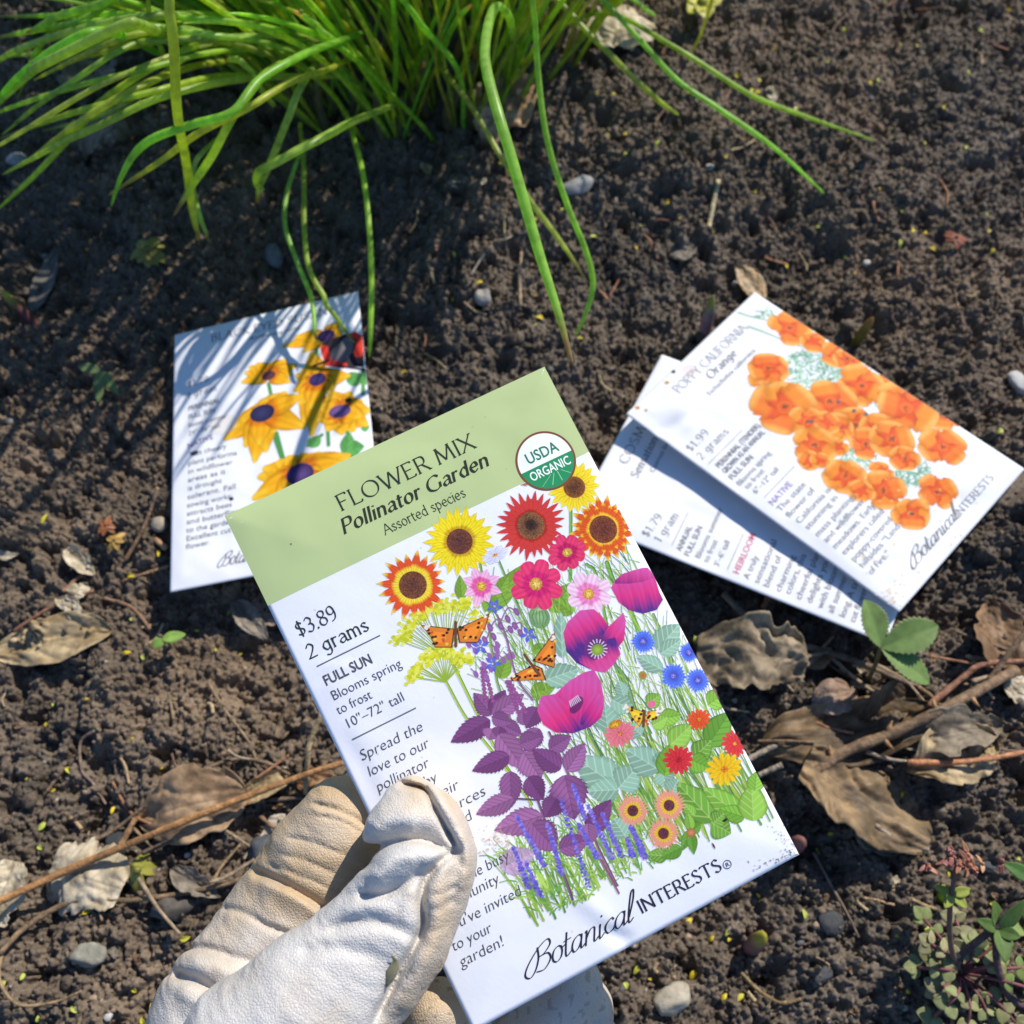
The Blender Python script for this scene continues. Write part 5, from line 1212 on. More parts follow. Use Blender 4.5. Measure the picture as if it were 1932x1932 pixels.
# ------------------------------------------------------------------ the gloved hand: one continuous leather surface
def cam_mm(px, py, d): return np.array([(px - CPX) / FPX * d, -(py - CPX) / FPX * d, -d])
VOX = 0.5
lo = np.array([-92.0, -152.0, -283.0]); hi = np.array([34.0, -48.0, -188.0])
nxyz = ((hi - lo) / VOX).astype(int) + 1
ax = [lo[k] + VOX * np.arange(nxyz[k]) for k in range(3)]
GX, GY, GZ = np.meshgrid(*[a.astype(np.float32) for a in ax], indexing='ij')
def cone(p, q, flat=1.0):              # tapered capsule between (px, py, depth mm, radius mm)
    a = cam_mm(*p[:3]).astype(np.float32); b = cam_mm(*q[:3]).astype(np.float32); ra, rb = p[3], q[3]
    d = b - a; L2 = float(d @ d)
    s = np.clip(((GX - a[0]) * d[0] + (GY - a[1]) * d[1] + (GZ - a[2]) * d[2]) / L2, 0, 1)
    return np.sqrt((GX - a[0] - s * d[0]) ** 2 + (GY - a[1] - s * d[1]) ** 2 + ((GZ - a[2] - s * d[2]) * flat) ** 2) - (ra + (rb - ra) * s)
def smin(a, b, k):
    h = np.clip(0.5 + 0.5 * (b - a) / k, 0, 1)
    return b + (a - b) * h - k * h * (1 - h)
def chain(pts, k=3.0, flat=1.0):
    f = None
    for p, q in zip(pts[:-1], pts[1:]):
        g = cone(p, q, flat); f = g if f is None else smin(f, g, k)
    return f
PXG = CPX + FPX * GX / -GZ; PYG = CPX - FPX * GY / -GZ      # where each voxel is seen: folds are drawn on the front of the hand
def fold(f, pts, dep, wid, mask=None):
    p = spline(pts, 5 * len(pts)); best = np.full(f.shape, 1e9, np.float32); par = np.zeros(f.shape, np.float32)
    near = np.abs(f) < 5.0
    X = PXG[near]; Y = PYG[near]; bb = np.full(X.shape, 1e9); tt = np.zeros(X.shape)
    for k in range(len(p) - 1):
        d = p[k + 1] - p[k]; L2 = d @ d + 1e-9
        s = np.clip(((X - p[k, 0]) * d[0] + (Y - p[k, 1]) * d[1]) / L2, 0, 1)
        q = np.hypot(X - p[k, 0] - s * d[0], Y - p[k, 1] - s * d[1])
        m = q < bb; bb[m] = q[m]; tt[m] = (k + s[m]) / (len(p) - 1)
    e = np.exp(-(bb * 0.116 / wid) ** 2) * np.clip(np.minimum(tt, 1 - tt) * 6 + 0.25, 0, 1)
    f[near] += (dep * e).astype(np.float32)
TH = chain([(776, 1514, 223, 5.6), (783, 1560, 219, 9.0), (785, 1612, 216, 11.9), (776, 1682, 214, 10.9), (738, 1752, 212, 12.0), (672, 1826, 210.5, 12.8), (598, 1905, 209, 15.5), (510, 2000, 208, 19)], 3.0, 1.12)
FI = chain([(650, 1534, 234.6, 8.0), (638, 1582, 235.2, 11.6), (612, 1645, 237, 14.4), (570, 1722, 236, 15.2), (520, 1796, 234, 15.4), (480, 1880, 231, 17.0), (455, 1990, 228, 20)], 3.0)
PALM = smin(chain([(590, 1860, 232, 14), (540, 1950, 228, 20), (490, 2080, 226, 25)], 4), chain([(440, 1850, 229, 11.5), (415, 1925, 227, 14.5), (400, 2060, 226, 20)], 4), 4.0)
HEEL = chain([(880, 2080, 240, 16), (835, 1985, 235, 12), (826, 1908, 230, 7.4)], 4)
# fingers curled behind the packet
BK = smin(chain([(690, 1505, 254, 8.0), (660, 1600, 254, 11.5), (560, 1780, 250, 15)], 4), chain([(1072, 1862, 254, 9.0), (1010, 1930, 255, 11.5), (900, 2050, 254, 14)], 3), 2.0)
BK = smin(BK, chain([(1098, 1902, 262, 8.5), (1040, 2000, 262, 11), (950, 2080, 258, 14)], 3), 2.0)
wob = (noise3(np.stack([GX, GY, GZ], -1) / 9.0, 3) * 0.75 + noise3(np.stack([GX, GY, GZ], -1) / 3.6, 4) * 0.22).astype(np.float32)
def wrinkle(ang, f1, f2, sd):            # fine creases running across the finger
    ca, sa = math.cos(ang), math.sin(ang)
    u = GX * ca + GY * sa; v = -GX * sa + GY * ca
    return (np.abs(noise3(np.stack([u * f1, v * f2, GZ * f2], -1), sd)) ** .6).astype(np.float32)
wr_i = wrinkle(math.radians(65), .9, .16, 21); wr_t = wrinkle(math.radians(60), .8, .14, 22)
TH = TH + wob * 0.6 - .35 * wr_t; FI = FI + wob - .32 * wr_i; PALM = PALM - .4 * wr_i; PALM = PALM + wob; HEEL += wob * .6; BK += wob
# thumb: the cap folded over, the side seam and the long rolled edge
fold(TH, [(684, 1648), (702, 1608), (742, 1584), (795, 1580), (848, 1602)], 3.6, 2.9)
fold(TH, [(676, 1640), (700, 1610), (742, 1590), (795, 1586), (852, 1606)], 2.4, 0.9)
fold(TH, [(690, 1672), (735, 1622), (790, 1610), (838, 1618)], -2.4, 2.3)
fold(TH, [(700, 1575), (740, 1550), (790, 1552)], -1.3, 3.4)
fold(TH, [(750, 1478), (800, 1490), (822, 1528), (846, 1572), (864, 1604)], 2.2, 0.7)
fold(TH, [(815, 1492), (846, 1530), (872, 1580), (882, 1630), (866, 1690)], -1.7, 1.7)
fold(TH, [(864, 1604), (830, 1626), (802, 1662), (795, 1700), (798, 1740), (786, 1778), (762, 1820), (738, 1865), (700, 1940)], 3.4, 1.0)
fold(TH, [(838, 1650), (825, 1700), (826, 1750), (812, 1800), (780, 1860), (750, 1930)], -1.6, 2.2)
fold(TH, [(775, 1640), (768, 1690), (766, 1740), (748, 1785)], -0.8, 2.0)
fold(TH, [(672, 1690), (720, 1688), (765, 1668), (800, 1640)], 2.0, 1.2)
fold(TH, [(700, 1660), (745, 1640), (790, 1628)], -1.2, 2.2)
fold(TH, [(606, 1762), (680, 1738), (740, 1748), (792, 1772)], 1.5, 1.6)
fold(TH, [(640, 1722), (700, 1710), (750, 1722)], -0.8, 2.0)
fold(TH, [(560, 1800), (620, 1788), (720, 1806)], 0.9, 1.8)
fold(TH, [(860, 1690), (840, 1710), (815, 1720)], 0.5, 0.6); fold(TH, [(868, 1665), (845, 1682), (812, 1690)], 0.5, 0.6); fold(TH, [(850, 1740), (830, 1755), (808, 1757)], 0.4, 0.6)
# first finger and palm
fold(FI, [(585, 1515), (640, 1530), (700, 1560)], 0.90, 0.62)
fold(FI, [(592, 1540), (640, 1548), (690, 1575)], 0.50, 0.43)
fold(FI, [(540, 1580), (590, 1590), (690, 1630)], 0.45, 0.50)
fold(FI, [(472, 1640), (530, 1665), (600, 1705), (662, 1752)], 1.78, 0.99)
fold(FI, [(486, 1664), (560, 1696), (640, 1752)], -0.87, 1.6); fold(FI, [(500, 1630), (560, 1650), (660, 1695)], 0.54, 0.43)
fold(FI, [(415, 1712), (460, 1722), (510, 1750), (590, 1776)], 0.90, 0.74)
fold(FI, [(520, 1610), (580, 1625), (670, 1668)], 0.45, 0.43)
for F_ in (FI, PALM):
    fold(F_, [(345, 1790), (400, 1792), (470, 1815), (580, 1840)], 1.29, 1.05)
    fold(F_, [(322, 1838), (370, 1850), (430, 1890), (500, 1945)], 2.08, 1.30)
    fold(F_, [(330, 1870), (370, 1890), (420, 1932)], -0.87, 2.0); fold(F_, [(350, 1815), (420, 1830), (500, 1870)], -0.99, 2.2)
fold(HEEL, [(800, 1900), (840, 1885), (880, 1890)], .5, .8)
REST = smin(smin(smin(FI, PALM, 4.0), HEEL, 3.0), BK, 2.0)
FLD = smin(TH, REST, 1.2)

def surface_nets(f, org, h):
    s = f < 0
    c = s[:-1, :-1, :-1].astype(np.int8)
    cnt = np.zeros(c.shape, np.int8)
    for dx in (0, 1):
        for dy in (0, 1):
            for dz in (0, 1):
                cnt += s[dx:s.shape[0] - 1 + dx, dy:s.shape[1] - 1 + dy, dz:s.shape[2] - 1 + dz]
    act = (cnt > 0) & (cnt < 8)
    I = np.argwhere(act); idx = -np.ones(act.shape, np.int64); idx[act] = np.arange(len(I))
    acc = np.zeros((len(I), 3)); num = np.zeros(len(I))
    cor = [(a, b, d) for a in (0, 1) for b in (0, 1) for d in (0, 1)]
    for p in cor:
        for k in range(3):
            if p[k]: continue
            q = list(p); q[k] = 1
            fa = f[I[:, 0] + p[0], I[:, 1] + p[1], I[:, 2] + p[2]]; fb = f[I[:, 0] + q[0], I[:, 1] + q[1], I[:, 2] + q[2]]
            m = (fa < 0) != (fb < 0)
            t = fa[m] / (fa[m] - fb[m])
            v = np.tile(np.array(p, float), (m.sum(), 1)); v[:, k] += t
            acc[m] += v; num[m] += 1
    V = org + h * (I + acc / num[:, None])
    Q = []
    for k in range(3):
        a, b = (k + 1) % 3, (k + 2) % 3
        n = list(s.shape); n[k] -= 1
        lo_ = [slice(None)] * 3; hi_ = [slice(None)] * 3
        lo_[k] = slice(0, -1); hi_[k] = slice(1, None)
        e = s[tuple(lo_)] != s[tuple(hi_)]
        pos = np.argwhere(e); pos = pos[(pos[:, a] > 0) & (pos[:, b] > 0) & (pos[:, a] < s.shape[a] - 1) & (pos[:, b] < s.shape[b] - 1)]
        da = np.zeros(3, int); da[a] = 1; db = np.zeros(3, int); db[b] = 1
        q = np.stack([idx[tuple((pos - da - db).T)], idx[tuple((pos - db).T)], idx[tuple(pos.T)], idx[tuple((pos - da).T)]], 1)
        ins = s[tuple(pos.T)]
        q[~ins] = q[~ins][:, ::-1]
        Q.append(q)
    return V, np.vstack(Q)

GV, GQ = surface_nets(FLD, lo, VOX)
nb = [np.concatenate([GQ[:, k], GQ[:, (k + 1) % 4]]) for k in range(4)]
ei = np.concatenate([GQ[:, [0, 1]], GQ[:, [1, 2]], GQ[:, [2, 3]], GQ[:, [3, 0]]]); ei = np.vstack([ei, ei[:, ::-1]])
for it in range(1):                    # light smoothing
    s_ = np.zeros_like(GV); np.add.at(s_, ei[:, 0], GV[ei[:, 1]]); n_ = np.bincount(ei[:, 0], minlength=len(GV))[:, None]
    GV = GV * 0.5 + 0.5 * s_ / np.maximum(n_, 1)
def sample(f, P):
    i = np.clip(((P - lo) / VOX).round().astype(int), 0, np.array(f.shape) - 1)
    return f[i[:, 0], i[:, 1], i[:, 2]]
t_ = sample(TH, GV); r_ = sample(REST, GV); b_ = sample(BK, GV)
isth = np.clip((r_ - t_) / 3.0, 0, 1)[:, None]
gpx = CPX + FPX * GV[:, 0] / -GV[:, 2]; gpy = CPX - FPX * GV[:, 1] / -GV[:, 2]
tan_ = np.array([.50, .375, .235]); wht = np.array([.61, .588, .55])
n1 = noise3(GV / 14.0, 11); n2 = noise3(GV / 4.0, 12); n3 = noise3(GV / 1.3, 13)
stain = np.clip(0.95 - (gpy - 1560) / 520 + 0.35 * n1 + 0.12 * n2, 0.05, 1)          # handled soil, worn in towards the finger end
stain = np.where(gpx > 740, np.clip(.85 + .3 * n1, 0, 1), stain)
seamx = np.interp(gpy, [1480, 1530, 1600, 1660, 1740, 1800, 1870, 1940], [800, 825, 860, 802, 797, 775, 735, 700])
edge = np.clip((gpx - seamx - 4) / 26 + 0.35 * n1, 0, 1) * np.clip(.62 + .3 * n1 + .15 * n2, 0, 1)
tip = np.exp(-((gpx - 785) ** 2 + (gpy - 1480) ** 2) / 40 ** 2) * .7
st_th = np.clip(np.maximum(edge * .8, tip) + 0.13 + .12 * n2 + .10 * n1, 0, 1)
st_all = isth[:, 0] * st_th + (1 - isth[:, 0]) * stain
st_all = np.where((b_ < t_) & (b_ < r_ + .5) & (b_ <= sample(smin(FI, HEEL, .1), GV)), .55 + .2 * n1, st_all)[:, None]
blot = noise3(GV / 7.0, 31); st_all = np.clip(st_all + .22 * blot[:, None] * (st_all > .12), 0, 1.1)
GC = wht * (1 - st_all) + tan_ * st_all
GC = GC * (1 + .06 * n2 + .05 * n3)[:, None]
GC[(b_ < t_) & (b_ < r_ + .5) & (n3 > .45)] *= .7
spot = (n3 > .72) & (n1 > .1) & (gpx > seamx)
GC[spot] *= .55
GW = (CAMP + (GV[:, 0:1] * RIGHT + GV[:, 1:2] * UP - GV[:, 2:3] * FWD) * 1e-3)
m, nt, b = mat_new("glove_leather")
a_ = nt.nodes.new("ShaderNodeAttribute"); a_.attribute_name = "Col"; nt.links.new(a_.outputs["Color"], b.inputs["Base Color"])
b.inputs["Roughness"].default_value = 0.55; b.inputs["Specular IOR Level"].default_value = 0.35
tc = nt.nodes.new("ShaderNodeTexCoord")
vo = nt.nodes.new("ShaderNodeTexVoronoi"); vo.feature = 'DISTANCE_TO_EDGE'; vo.inputs["Scale"].default_value = 1400
nz = nt.nodes.new("ShaderNodeTexNoise"); nz.inputs["Scale"].default_value = 900; nz.inputs["Detail"].default_value = 3
vadd = nt.nodes.new("ShaderNodeVectorMath"); vadd.operation = 'MULTIPLY_ADD'; vadd.inputs[1].default_value = (0.0006, 0.0006, 0.0006)
nt.links.new(tc.outputs["Object"], nz.inputs["Vector"]); nt.links.new(nz.outputs["Color"], vadd.inputs[0]); nt.links.new(tc.outputs["Object"], vadd.inputs[2]); nt.links.new(vadd.outputs["Vector"], vo.inputs["Vector"])
mr = nt.nodes.new("ShaderNodeMapRange"); mr.inputs["From Max"].default_value = 0.25
nt.links.new(vo.outputs["Distance"], mr.inputs["Value"])
bp = nt.nodes.new("ShaderNodeBump"); bp.inputs["Distance"].default_value = 0.0001; bp.inputs["Strength"].default_value = 0.8
nt.links.new(mr.outputs["Result"], bp.inputs["Height"]); nt.links.new(bp.outputs["Normal"], b.inputs["Normal"])
M_GLOVE = m
glove = thing("gloved_hand", "hand in a soiled white leather work glove pinching the green topped packet", "glove", GW.mean(0))
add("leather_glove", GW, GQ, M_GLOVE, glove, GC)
# a scrap of wet leaf stuck on the thumb
def gsurf(px, py):                      # the front of the hand at a pixel
    k = np.argsort((gpx - px) ** 2 + (gpy - py) ** 2)[:40]
    j = k[np.argmin(-GV[k, 2])]
    return GW[j]
P = spline([gsurf(*p) + np.array([0, -.0003, .0006]) for p in ((733, 1862), (742, 1838), (752, 1815), (748, 1800))], 12)
V, F = tube(P, np.array([.2, .5, .8, 1.0, 1.1, 1.0, .9, .7, .5, .4, .3, .15]) * 1e-3, 8, .3)
tag(add("leaf_scrap", V, F, M_GREEN, None, np.tile((.30, .27, .16), (len(V), 1))), "wet scrap of brownish leaf stuck to the thumb of the glove", "leaf scrap")
# ------------------------------------------------------------------ litter on the bed: dry leaves, twigs, stones, small plants
def mpp(px, py): return float(np.linalg.norm(on(px, py) - CAMP) / FPX)      # metres per pixel on the ground there

LEAF_OUT = {   # half width along the leaf, 0 base .. 1 tip
 'lance': lambda s: np.sin(math.pi * s ** 0.8) ** 0.8, 'oval': lambda s: np.sin(math.pi * s ** 0.85) ** 0.6,
 'blunt': lambda s: np.clip(np.sin(math.pi * np.clip(s * .85 + .1, 0, 1)), 0, 1) ** 0.45, 'tri': lambda s: np.clip(s * 1.6, 0, 1) ** .8 * np.clip((1.03 - s) * 3, 0, 1) ** .4}
def dead_leaf(name, label, cat, b, t, wpx, c0, c1, shape='lance', fold=0.25, curl=0.3, ragged=0.1, lift=0.001, bend=0.0, arch=0.0, seed=0, roll=0.0, vein=0.62, stalk=0, group=None, mat=None, tilt=0.0, wave=.26):
    B = on(*b); T = on(*t); L = np.linalg.norm((T - B)[:2]); a = unit(np.array([*(T - B)[:2], 0])); n = np.array([-a[1], a[0], 0])
    w = wpx * mpp((b[0] + t[0]) / 2, (b[1] + t[1]) / 2) / 2
    ns, nt_ = 72, 33
    s, q = np.meshgrid(np.linspace(0, 1, ns), np.linspace(-1, 1, nt_))
    W = w * np.maximum(LEAF_OUT[shape](s), 0.02)
    sd = 100 + seed
    rag = 1 - ragged * np.clip(noise2(s * 9 + 3 * np.sign(q), np.sign(q) * 5 + seed, sd) + .22 * noise2(s * 26, np.sign(q) * 7 + seed, sd + 1), -.4, 1)
    W = W * rag
    off = bend * L * np.sin(math.pi * s)
    ang = roll * q
    lat = np.where(abs(roll) > 0.01, np.sin(ang) / (roll if abs(roll) > .01 else 1), q) * W
    up_ = np.where(abs(roll) > 0.01, (1 - np.cos(ang)) / (abs(roll) if abs(roll) > .01 else 1), 0) * W
    z = up_ + fold * np.abs(q) * W + curl * W * (q ** 2) * np.sin(2.2 * s + seed) + arch * L * np.sin(math.pi * s)
    z = z + wave * w * (.8 * noise2(s * 2.1 + seed, q * .8, sd + 2) + .55 * np.abs(noise2(s * 5 + q * 1.5, q * 2 + seed, sd + 3)) - .25 * np.abs(noise2(s * 11 - q * 2, q * 3 + seed, sd + 6))) + tilt * q * W
    X = B[0] + a[0] * L * s + n[0] * (lat + off); Y = B[1] + a[1] * L * s + n[1] * (lat + off)
    base = np.array([gsm(B[0] + a[0] * L * k, B[1] + a[1] * L * k, .006) for k in np.linspace(0, 1, ns)])
    base = np.convolve(np.pad(base, 8, mode='edge'), np.ones(17) / 17, 'valid')
    Z = base[None, :] + lift + z - 0.3 * z.min()
    Z = np.maximum(Z, gz(X, Y) + 0.0004)
    m = noise2(s * 5 + seed, q * 2.2, sd + 4); m2 = noise2(s * 17, q * 7 + seed, sd + 5)
    k = np.clip(.5 + .55 * m + .25 * m2, 0, 1)[..., None]
    C = np.array(c0) * (1 - k) + np.array(c1) * k
    ph = (s * 9 - np.abs(q) * 1.6) % 1
    vv = np.clip(1 - np.abs(ph - .5) / .07, 0, 1) * .6 + np.clip(1 - np.abs(q) / .05, 0, 1)
    C = C * (1 - vv[..., None] * (1 - vein)) if vein < 1 else C * (1 + vv[..., None] * (vein - 1))
    V = np.stack([X, Y, Z], -1).reshape(-1, 3)
    N = len(V)
    U2 = V - np.array([0, 0, 0.00014])
    ring = np.concatenate([np.arange(ns), np.arange(1, nt_) * ns + ns - 1, (nt_ - 1) * ns + np.arange(ns - 2, -1, -1), np.arange(nt_ - 2, 0, -1) * ns]); nx_ = np.roll(ring, -1)
    F = [grid_faces(ns, nt_), grid_faces(ns, nt_, True) + N, np.c_[nx_, ring, ring + N, nx_ + N]]
    CC_ = np.vstack([C.reshape(-1, 3), C.reshape(-1, 3) * .9])
    VV = np.vstack([V, U2])
    if stalk:
        P = np.array([B + a * .002, B - a * stalk * .4 + n * .001, B - a * stalk]); P[:, 2] = [Z[nt_ // 2, 1], gsm(P[1][0], P[1][1]) + .001, gsm(P[2][0], P[2][1]) + .0008]
        root = thing(name, label, cat, B, group)
        add("blade", VV, F, mat or M_DRY, root, CC_)
        v, f = tube(spline(P, 9), .0005, 6); add("stalk", v, f, M_WOOD, root, np.tile(np.array(c0) * .8, (len(v), 1)))
        return root
    return tag(add(name, VV, F, mat or M_DRY, None, CC_), label, cat, group)

TAN = ((.27, .19, .09), (.50, .385, .22)); BRN = ((.12, .07, .035), (.29, .175, .09)); PALE = ((.36, .29, .18), (.60, .52, .38)); DRK = ((.055, .038, .022), (.19, .13, .075)); RUS = ((.22, .11, .05), (.34, .19, .09)); GRY = ((.15, .125, .095), (.30, .25, .185))
dl = dead_leaf
dl("dry_leaf", "long tan leaf with a toothed edge lying near the white packet striped by shadow", "dry leaf", (215, 1192), (-12, 1238), 82, *TAN, shape='oval', fold=.1, curl=.2, ragged=.16, seed=1, vein=.7, arch=.02, wave=.25)
dl("dry_leaf", "broad mottled grey brown leaf beneath the orange twig", "dry leaf", (472, 1500), (266, 1552), 128, (.17, .105, .055), (.40, .27, .155), shape='oval', fold=.12, curl=.25, ragged=.14, seed=2, vein=.65, arch=.05, lift=.002)
dl("dry_leaf", "rolled tan leaf with ribs beside the tip of the gloved finger", "dry leaf", (462, 1512), (556, 1462), 62, *TAN, shape='blunt', roll=1.5, fold=0, curl=0, ragged=.08, seed=3, vein=.5, lift=.002)
dl("dry_leaf", "ragged bleached leaf piece under the orange twig", "dry leaf", (110, 1640), (240, 1680), 118, *PALE, shape='blunt', fold=.15, curl=.4, ragged=.28, seed=4, arch=.08, lift=.003)
dl("dry_leaf", "pale papery leaf cut by the left edge of the frame", "dry leaf", (-14, 1745), (40, 1628), 78, *PALE, shape='blunt', ragged=.25, seed=5, arch=.06, lift=.002)
dl("dry_leaf", "narrow curled grey leaf between the glove and the small green bud", "dry leaf", (325, 1640), (418, 1694), 40, *GRY, shape='lance', fold=.6, ragged=.2, seed=6, arch=.05)
dl("dry_leaf", "small fan shaped leaf scrap with a thin stalk close to the glove", "dry leaf", (487, 1600), (550, 1545), 50, (.34, .29, .22), (.46, .40, .32), shape='tri', ragged=.12, seed=7, stalk=.006, arch=.05)
dl("petal_scrap", "curled cream scrap on the soil beside the white packet corner", "dry scrap", (128, 1037), (180, 1088), 36, *PALE, shape='oval', fold=.5, ragged=.2, seed=8, arch=.1)
dl("petal_scrap", "hooked cream scrap right above the long tan leaf", "dry scrap", (108, 1130), (148, 1190), 30, *PALE, shape='lance', fold=.4, bend=.2, ragged=.15, seed=9, arch=.1)
dl("petal_scrap", "bent pale scrap beside the thin red twig below the packet", "dry scrap", (126, 1130), (172, 1112), 34, *PALE, shape='oval', fold=.4, ragged=.25, seed=10, arch=.15)
dl("petal_scrap", "crescent shaped pale scrap near the left edge of the bed", "dry scrap", (2, 1048), (44, 1050), 16, *PALE, shape='lance', bend=-.2, seed=11, arch=.05)
dl("dry_leaf", "pale crumpled leaf just beyond the edge of the held packet", "dry leaf", (1312, 1245), (1508, 1265), 135, (.12, .09, .055), (.35, .275, .175), shape='blunt', fold=.1, curl=.5, ragged=.26, seed=12, arch=.05, lift=.003, wave=.5)
dl("dry_leaf", "rounded pinkish brown leaf among the twigs below the strawberry leaflets", "dry leaf", (1528, 1335), (1612, 1310), 64, (.27, .17, .11), (.40, .28, .20), shape='oval', fold=.1, ragged=.06, seed=13, arch=.12, lift=.003)
dl("dry_leaf", "dark folded leaf curling upright beside the rounded pinkish one", "dry leaf", (1615, 1372), (1700, 1318), 62, *DRK, shape='blunt', fold=.9, ragged=.1, seed=14, arch=.1, lift=.004, tilt=.5)
dl("dry_leaf", "very long dark brown leaf behind the thorny cane", "dry leaf", (1432, 1410), (1790, 1350), 118, (.07, .045, .022), (.28, .18, .085), shape='oval', fold=.15, curl=.2, ragged=.12, seed=15, arch=.03, lift=.003, vein=.55, wave=.4)
dl("dry_leaf", "folded dark leaf with a torn corner in front of the thorny cane", "dry leaf", (1512, 1440), (1742, 1592), 135, (.08, .054, .028), (.30, .20, .10), shape='blunt', fold=.2, curl=.3, ragged=.14, seed=16, arch=.03, lift=.004, tilt=-.35, vein=1.5, wave=.35)
dl("dry_leaf", "grey underside of a leaf sticking out under the folded dark leaf", "dry leaf", (1600, 1545), (1700, 1610), 58, *GRY, shape='oval', fold=.2, ragged=.15, seed=17)
dl("dry_leaf", "crisp tan leaf under the orange pine needle", "dry leaf", (1868, 1396), (1704, 1462), 105, *TAN, shape='oval', fold=.2, curl=.4, ragged=.2, seed=18, arch=.04, lift=.002, wave=.4)
dl("dry_leaf", "brown leaf with crinkled edges behind the crisp tan leaf", "dry leaf", (1690, 1412), (1885, 1372), 78, (.13, .10, .065), (.30, .24, .16), shape='lance', fold=.3, ragged=.25, seed=19, arch=.04, lift=.003)
dl("dry_leaf", "brown toothed leaf standing near the strawberry leaflets at the picture edge", "dry leaf", (1895, 1290), (1862, 1140), 108, *BRN, shape='oval', fold=.25, curl=.3, ragged=.22, seed=20, arch=.05, lift=.002)
dl("dry_leaf", "pale grey leaf cut by the right edge of the frame", "dry leaf", (1885, 1300), (1950, 1322), 48, *PALE, shape='oval', fold=.2, ragged=.15, seed=21, arch=.05, lift=.003)
dl("dry_leaf", "orange tan leaf peeping out behind the poppy packet", "dry leaf", (1440, 572), (1385, 506), 46, (.42, .27, .13), (.52, .40, .25), shape='lance', fold=.35, ragged=.08, seed=22, arch=.08, lift=.003)
dl("dry_leaf", "broad cream leaf on the soil behind the chive stems", "dry leaf", (1175, 20), (1165, 108), 110, (.42, .34, .20), (.58, .50, .34), shape='blunt', fold=.1, curl=.4, ragged=.3, seed=23, arch=.05, lift=.002)
dl("dry_leaf", "crumpled orange tan leaf behind the long drooping chive", "dry leaf", (905, 280), (1008, 178), 85, (.33, .21, .11), (.50, .36, .22), shape='oval', fold=.3, curl=.5, ragged=.4, seed=24, arch=.08, lift=.003, wave=.7)
dl("dry_leaf", "grey leaf in the shade under the chives at the upper left", "dry leaf", (152, 185), (205, 125), 85, *GRY, shape='blunt', fold=.2, ragged=.25, seed=25, arch=.05)
dl("dry_leaf", "large shaded leaf below the chives lying beside dark soil", "dry leaf", (160, 300), (245, 245), 92, *GRY, shape='blunt', fold=.2, curl=.3, ragged=.3, seed=26, arch=.05, wave=.6)
dl("dry_leaf", "curled grey leaf leaning on the edge of the held packet", "dry leaf", (445, 1140), (510, 1215), 44, *GRY, shape='lance', fold=.6, ragged=.12, seed=27, arch=.1, lift=.003)
dl("dry_leaf", "pinkish dry leaf under the side of the held packet", "dry leaf", (478, 1165), (545, 1140), 66, (.26, .18, .125), (.36, .27, .2), shape='oval', ragged=.15, seed=28, arch=.05)
dl("dry_leaf", "dark bark like leaf strip between twigs near the gloved hand", "dry leaf", (528, 1395), (555, 1330), 28, *DRK, shape='blunt', seed=29)
dl("dry_leaf", "brown leaf shred on the soil above the poppy packet", "dry leaf", (1262, 492), (1312, 470), 42, (.14, .115, .09), (.21, .18, .14), shape='oval', ragged=.2, seed=30)
dl("dry_leaf", "long grey strip of dead leaf left of the striped packet", "dry leaf", (60, 590), (110, 470), 34, (.12, .11, .10), (.19, .17, .15), shape='lance', seed=31)
dl("dry_leaf", "rust coloured leaf crumb behind the gloved finger", "dry leaf", (560, 1482), (640, 1470), 46, *RUS, shape='lance', fold=.4, ragged=.3, seed=32, arch=.1)
dl("dry_leaf", "small tan leaf tucked between the twig and the strawberry stalk", "dry leaf", (1525, 1265), (1565, 1225), 36, (.36, .22, .12), (.48, .34, .2), shape='lance', fold=.5, seed=33, arch=.1)
dl("dry_leaf", "pale shred lying flat on the far soil", "dry leaf", (1448, 172), (1462, 195), 18, *PALE, shape='oval', seed=34)
rg = random.Random(21)
for k in range(84):        # small broken bits
    x, y = rg.choice([(rg.uniform(0, 620), rg.uniform(1150, 1900)), (rg.uniform(1300, 1920), rg.uniform(1180, 1600)), (rg.uniform(1310, 1800), rg.uniform(1190, 1420)), (rg.uniform(1320, 1700), rg.uniform(1190, 1350)), (rg.uniform(230, 620), rg.uniform(1480, 1720)), (rg.uniform(0, 700), rg.uniform(0, 420)), (rg.uniform(1100, 1900), rg.uniform(1600, 1930)), (rg.uniform(780, 1200), rg.uniform(100, 620))])
    a = rg.uniform(0, 6.28); r = rg.uniform(8, 26)
    c = rg.choice([TAN, BRN, GRY, RUS, DRK, PALE, BRN])
    dl("leaf_fragment", "small broken fragment of dry leaf on the soil", "leaf fragment", (x, y), (x + r * math.cos(a), y + r * math.sin(a)), r * rg.uniform(.4, .9), *c, shape=rg.choice(['oval', 'blunt', 'tri']), fold=rg.uniform(0, .6), ragged=.3, seed=50 + k, arch=.08, group="broken bits of dry leaf scattered over the bed")

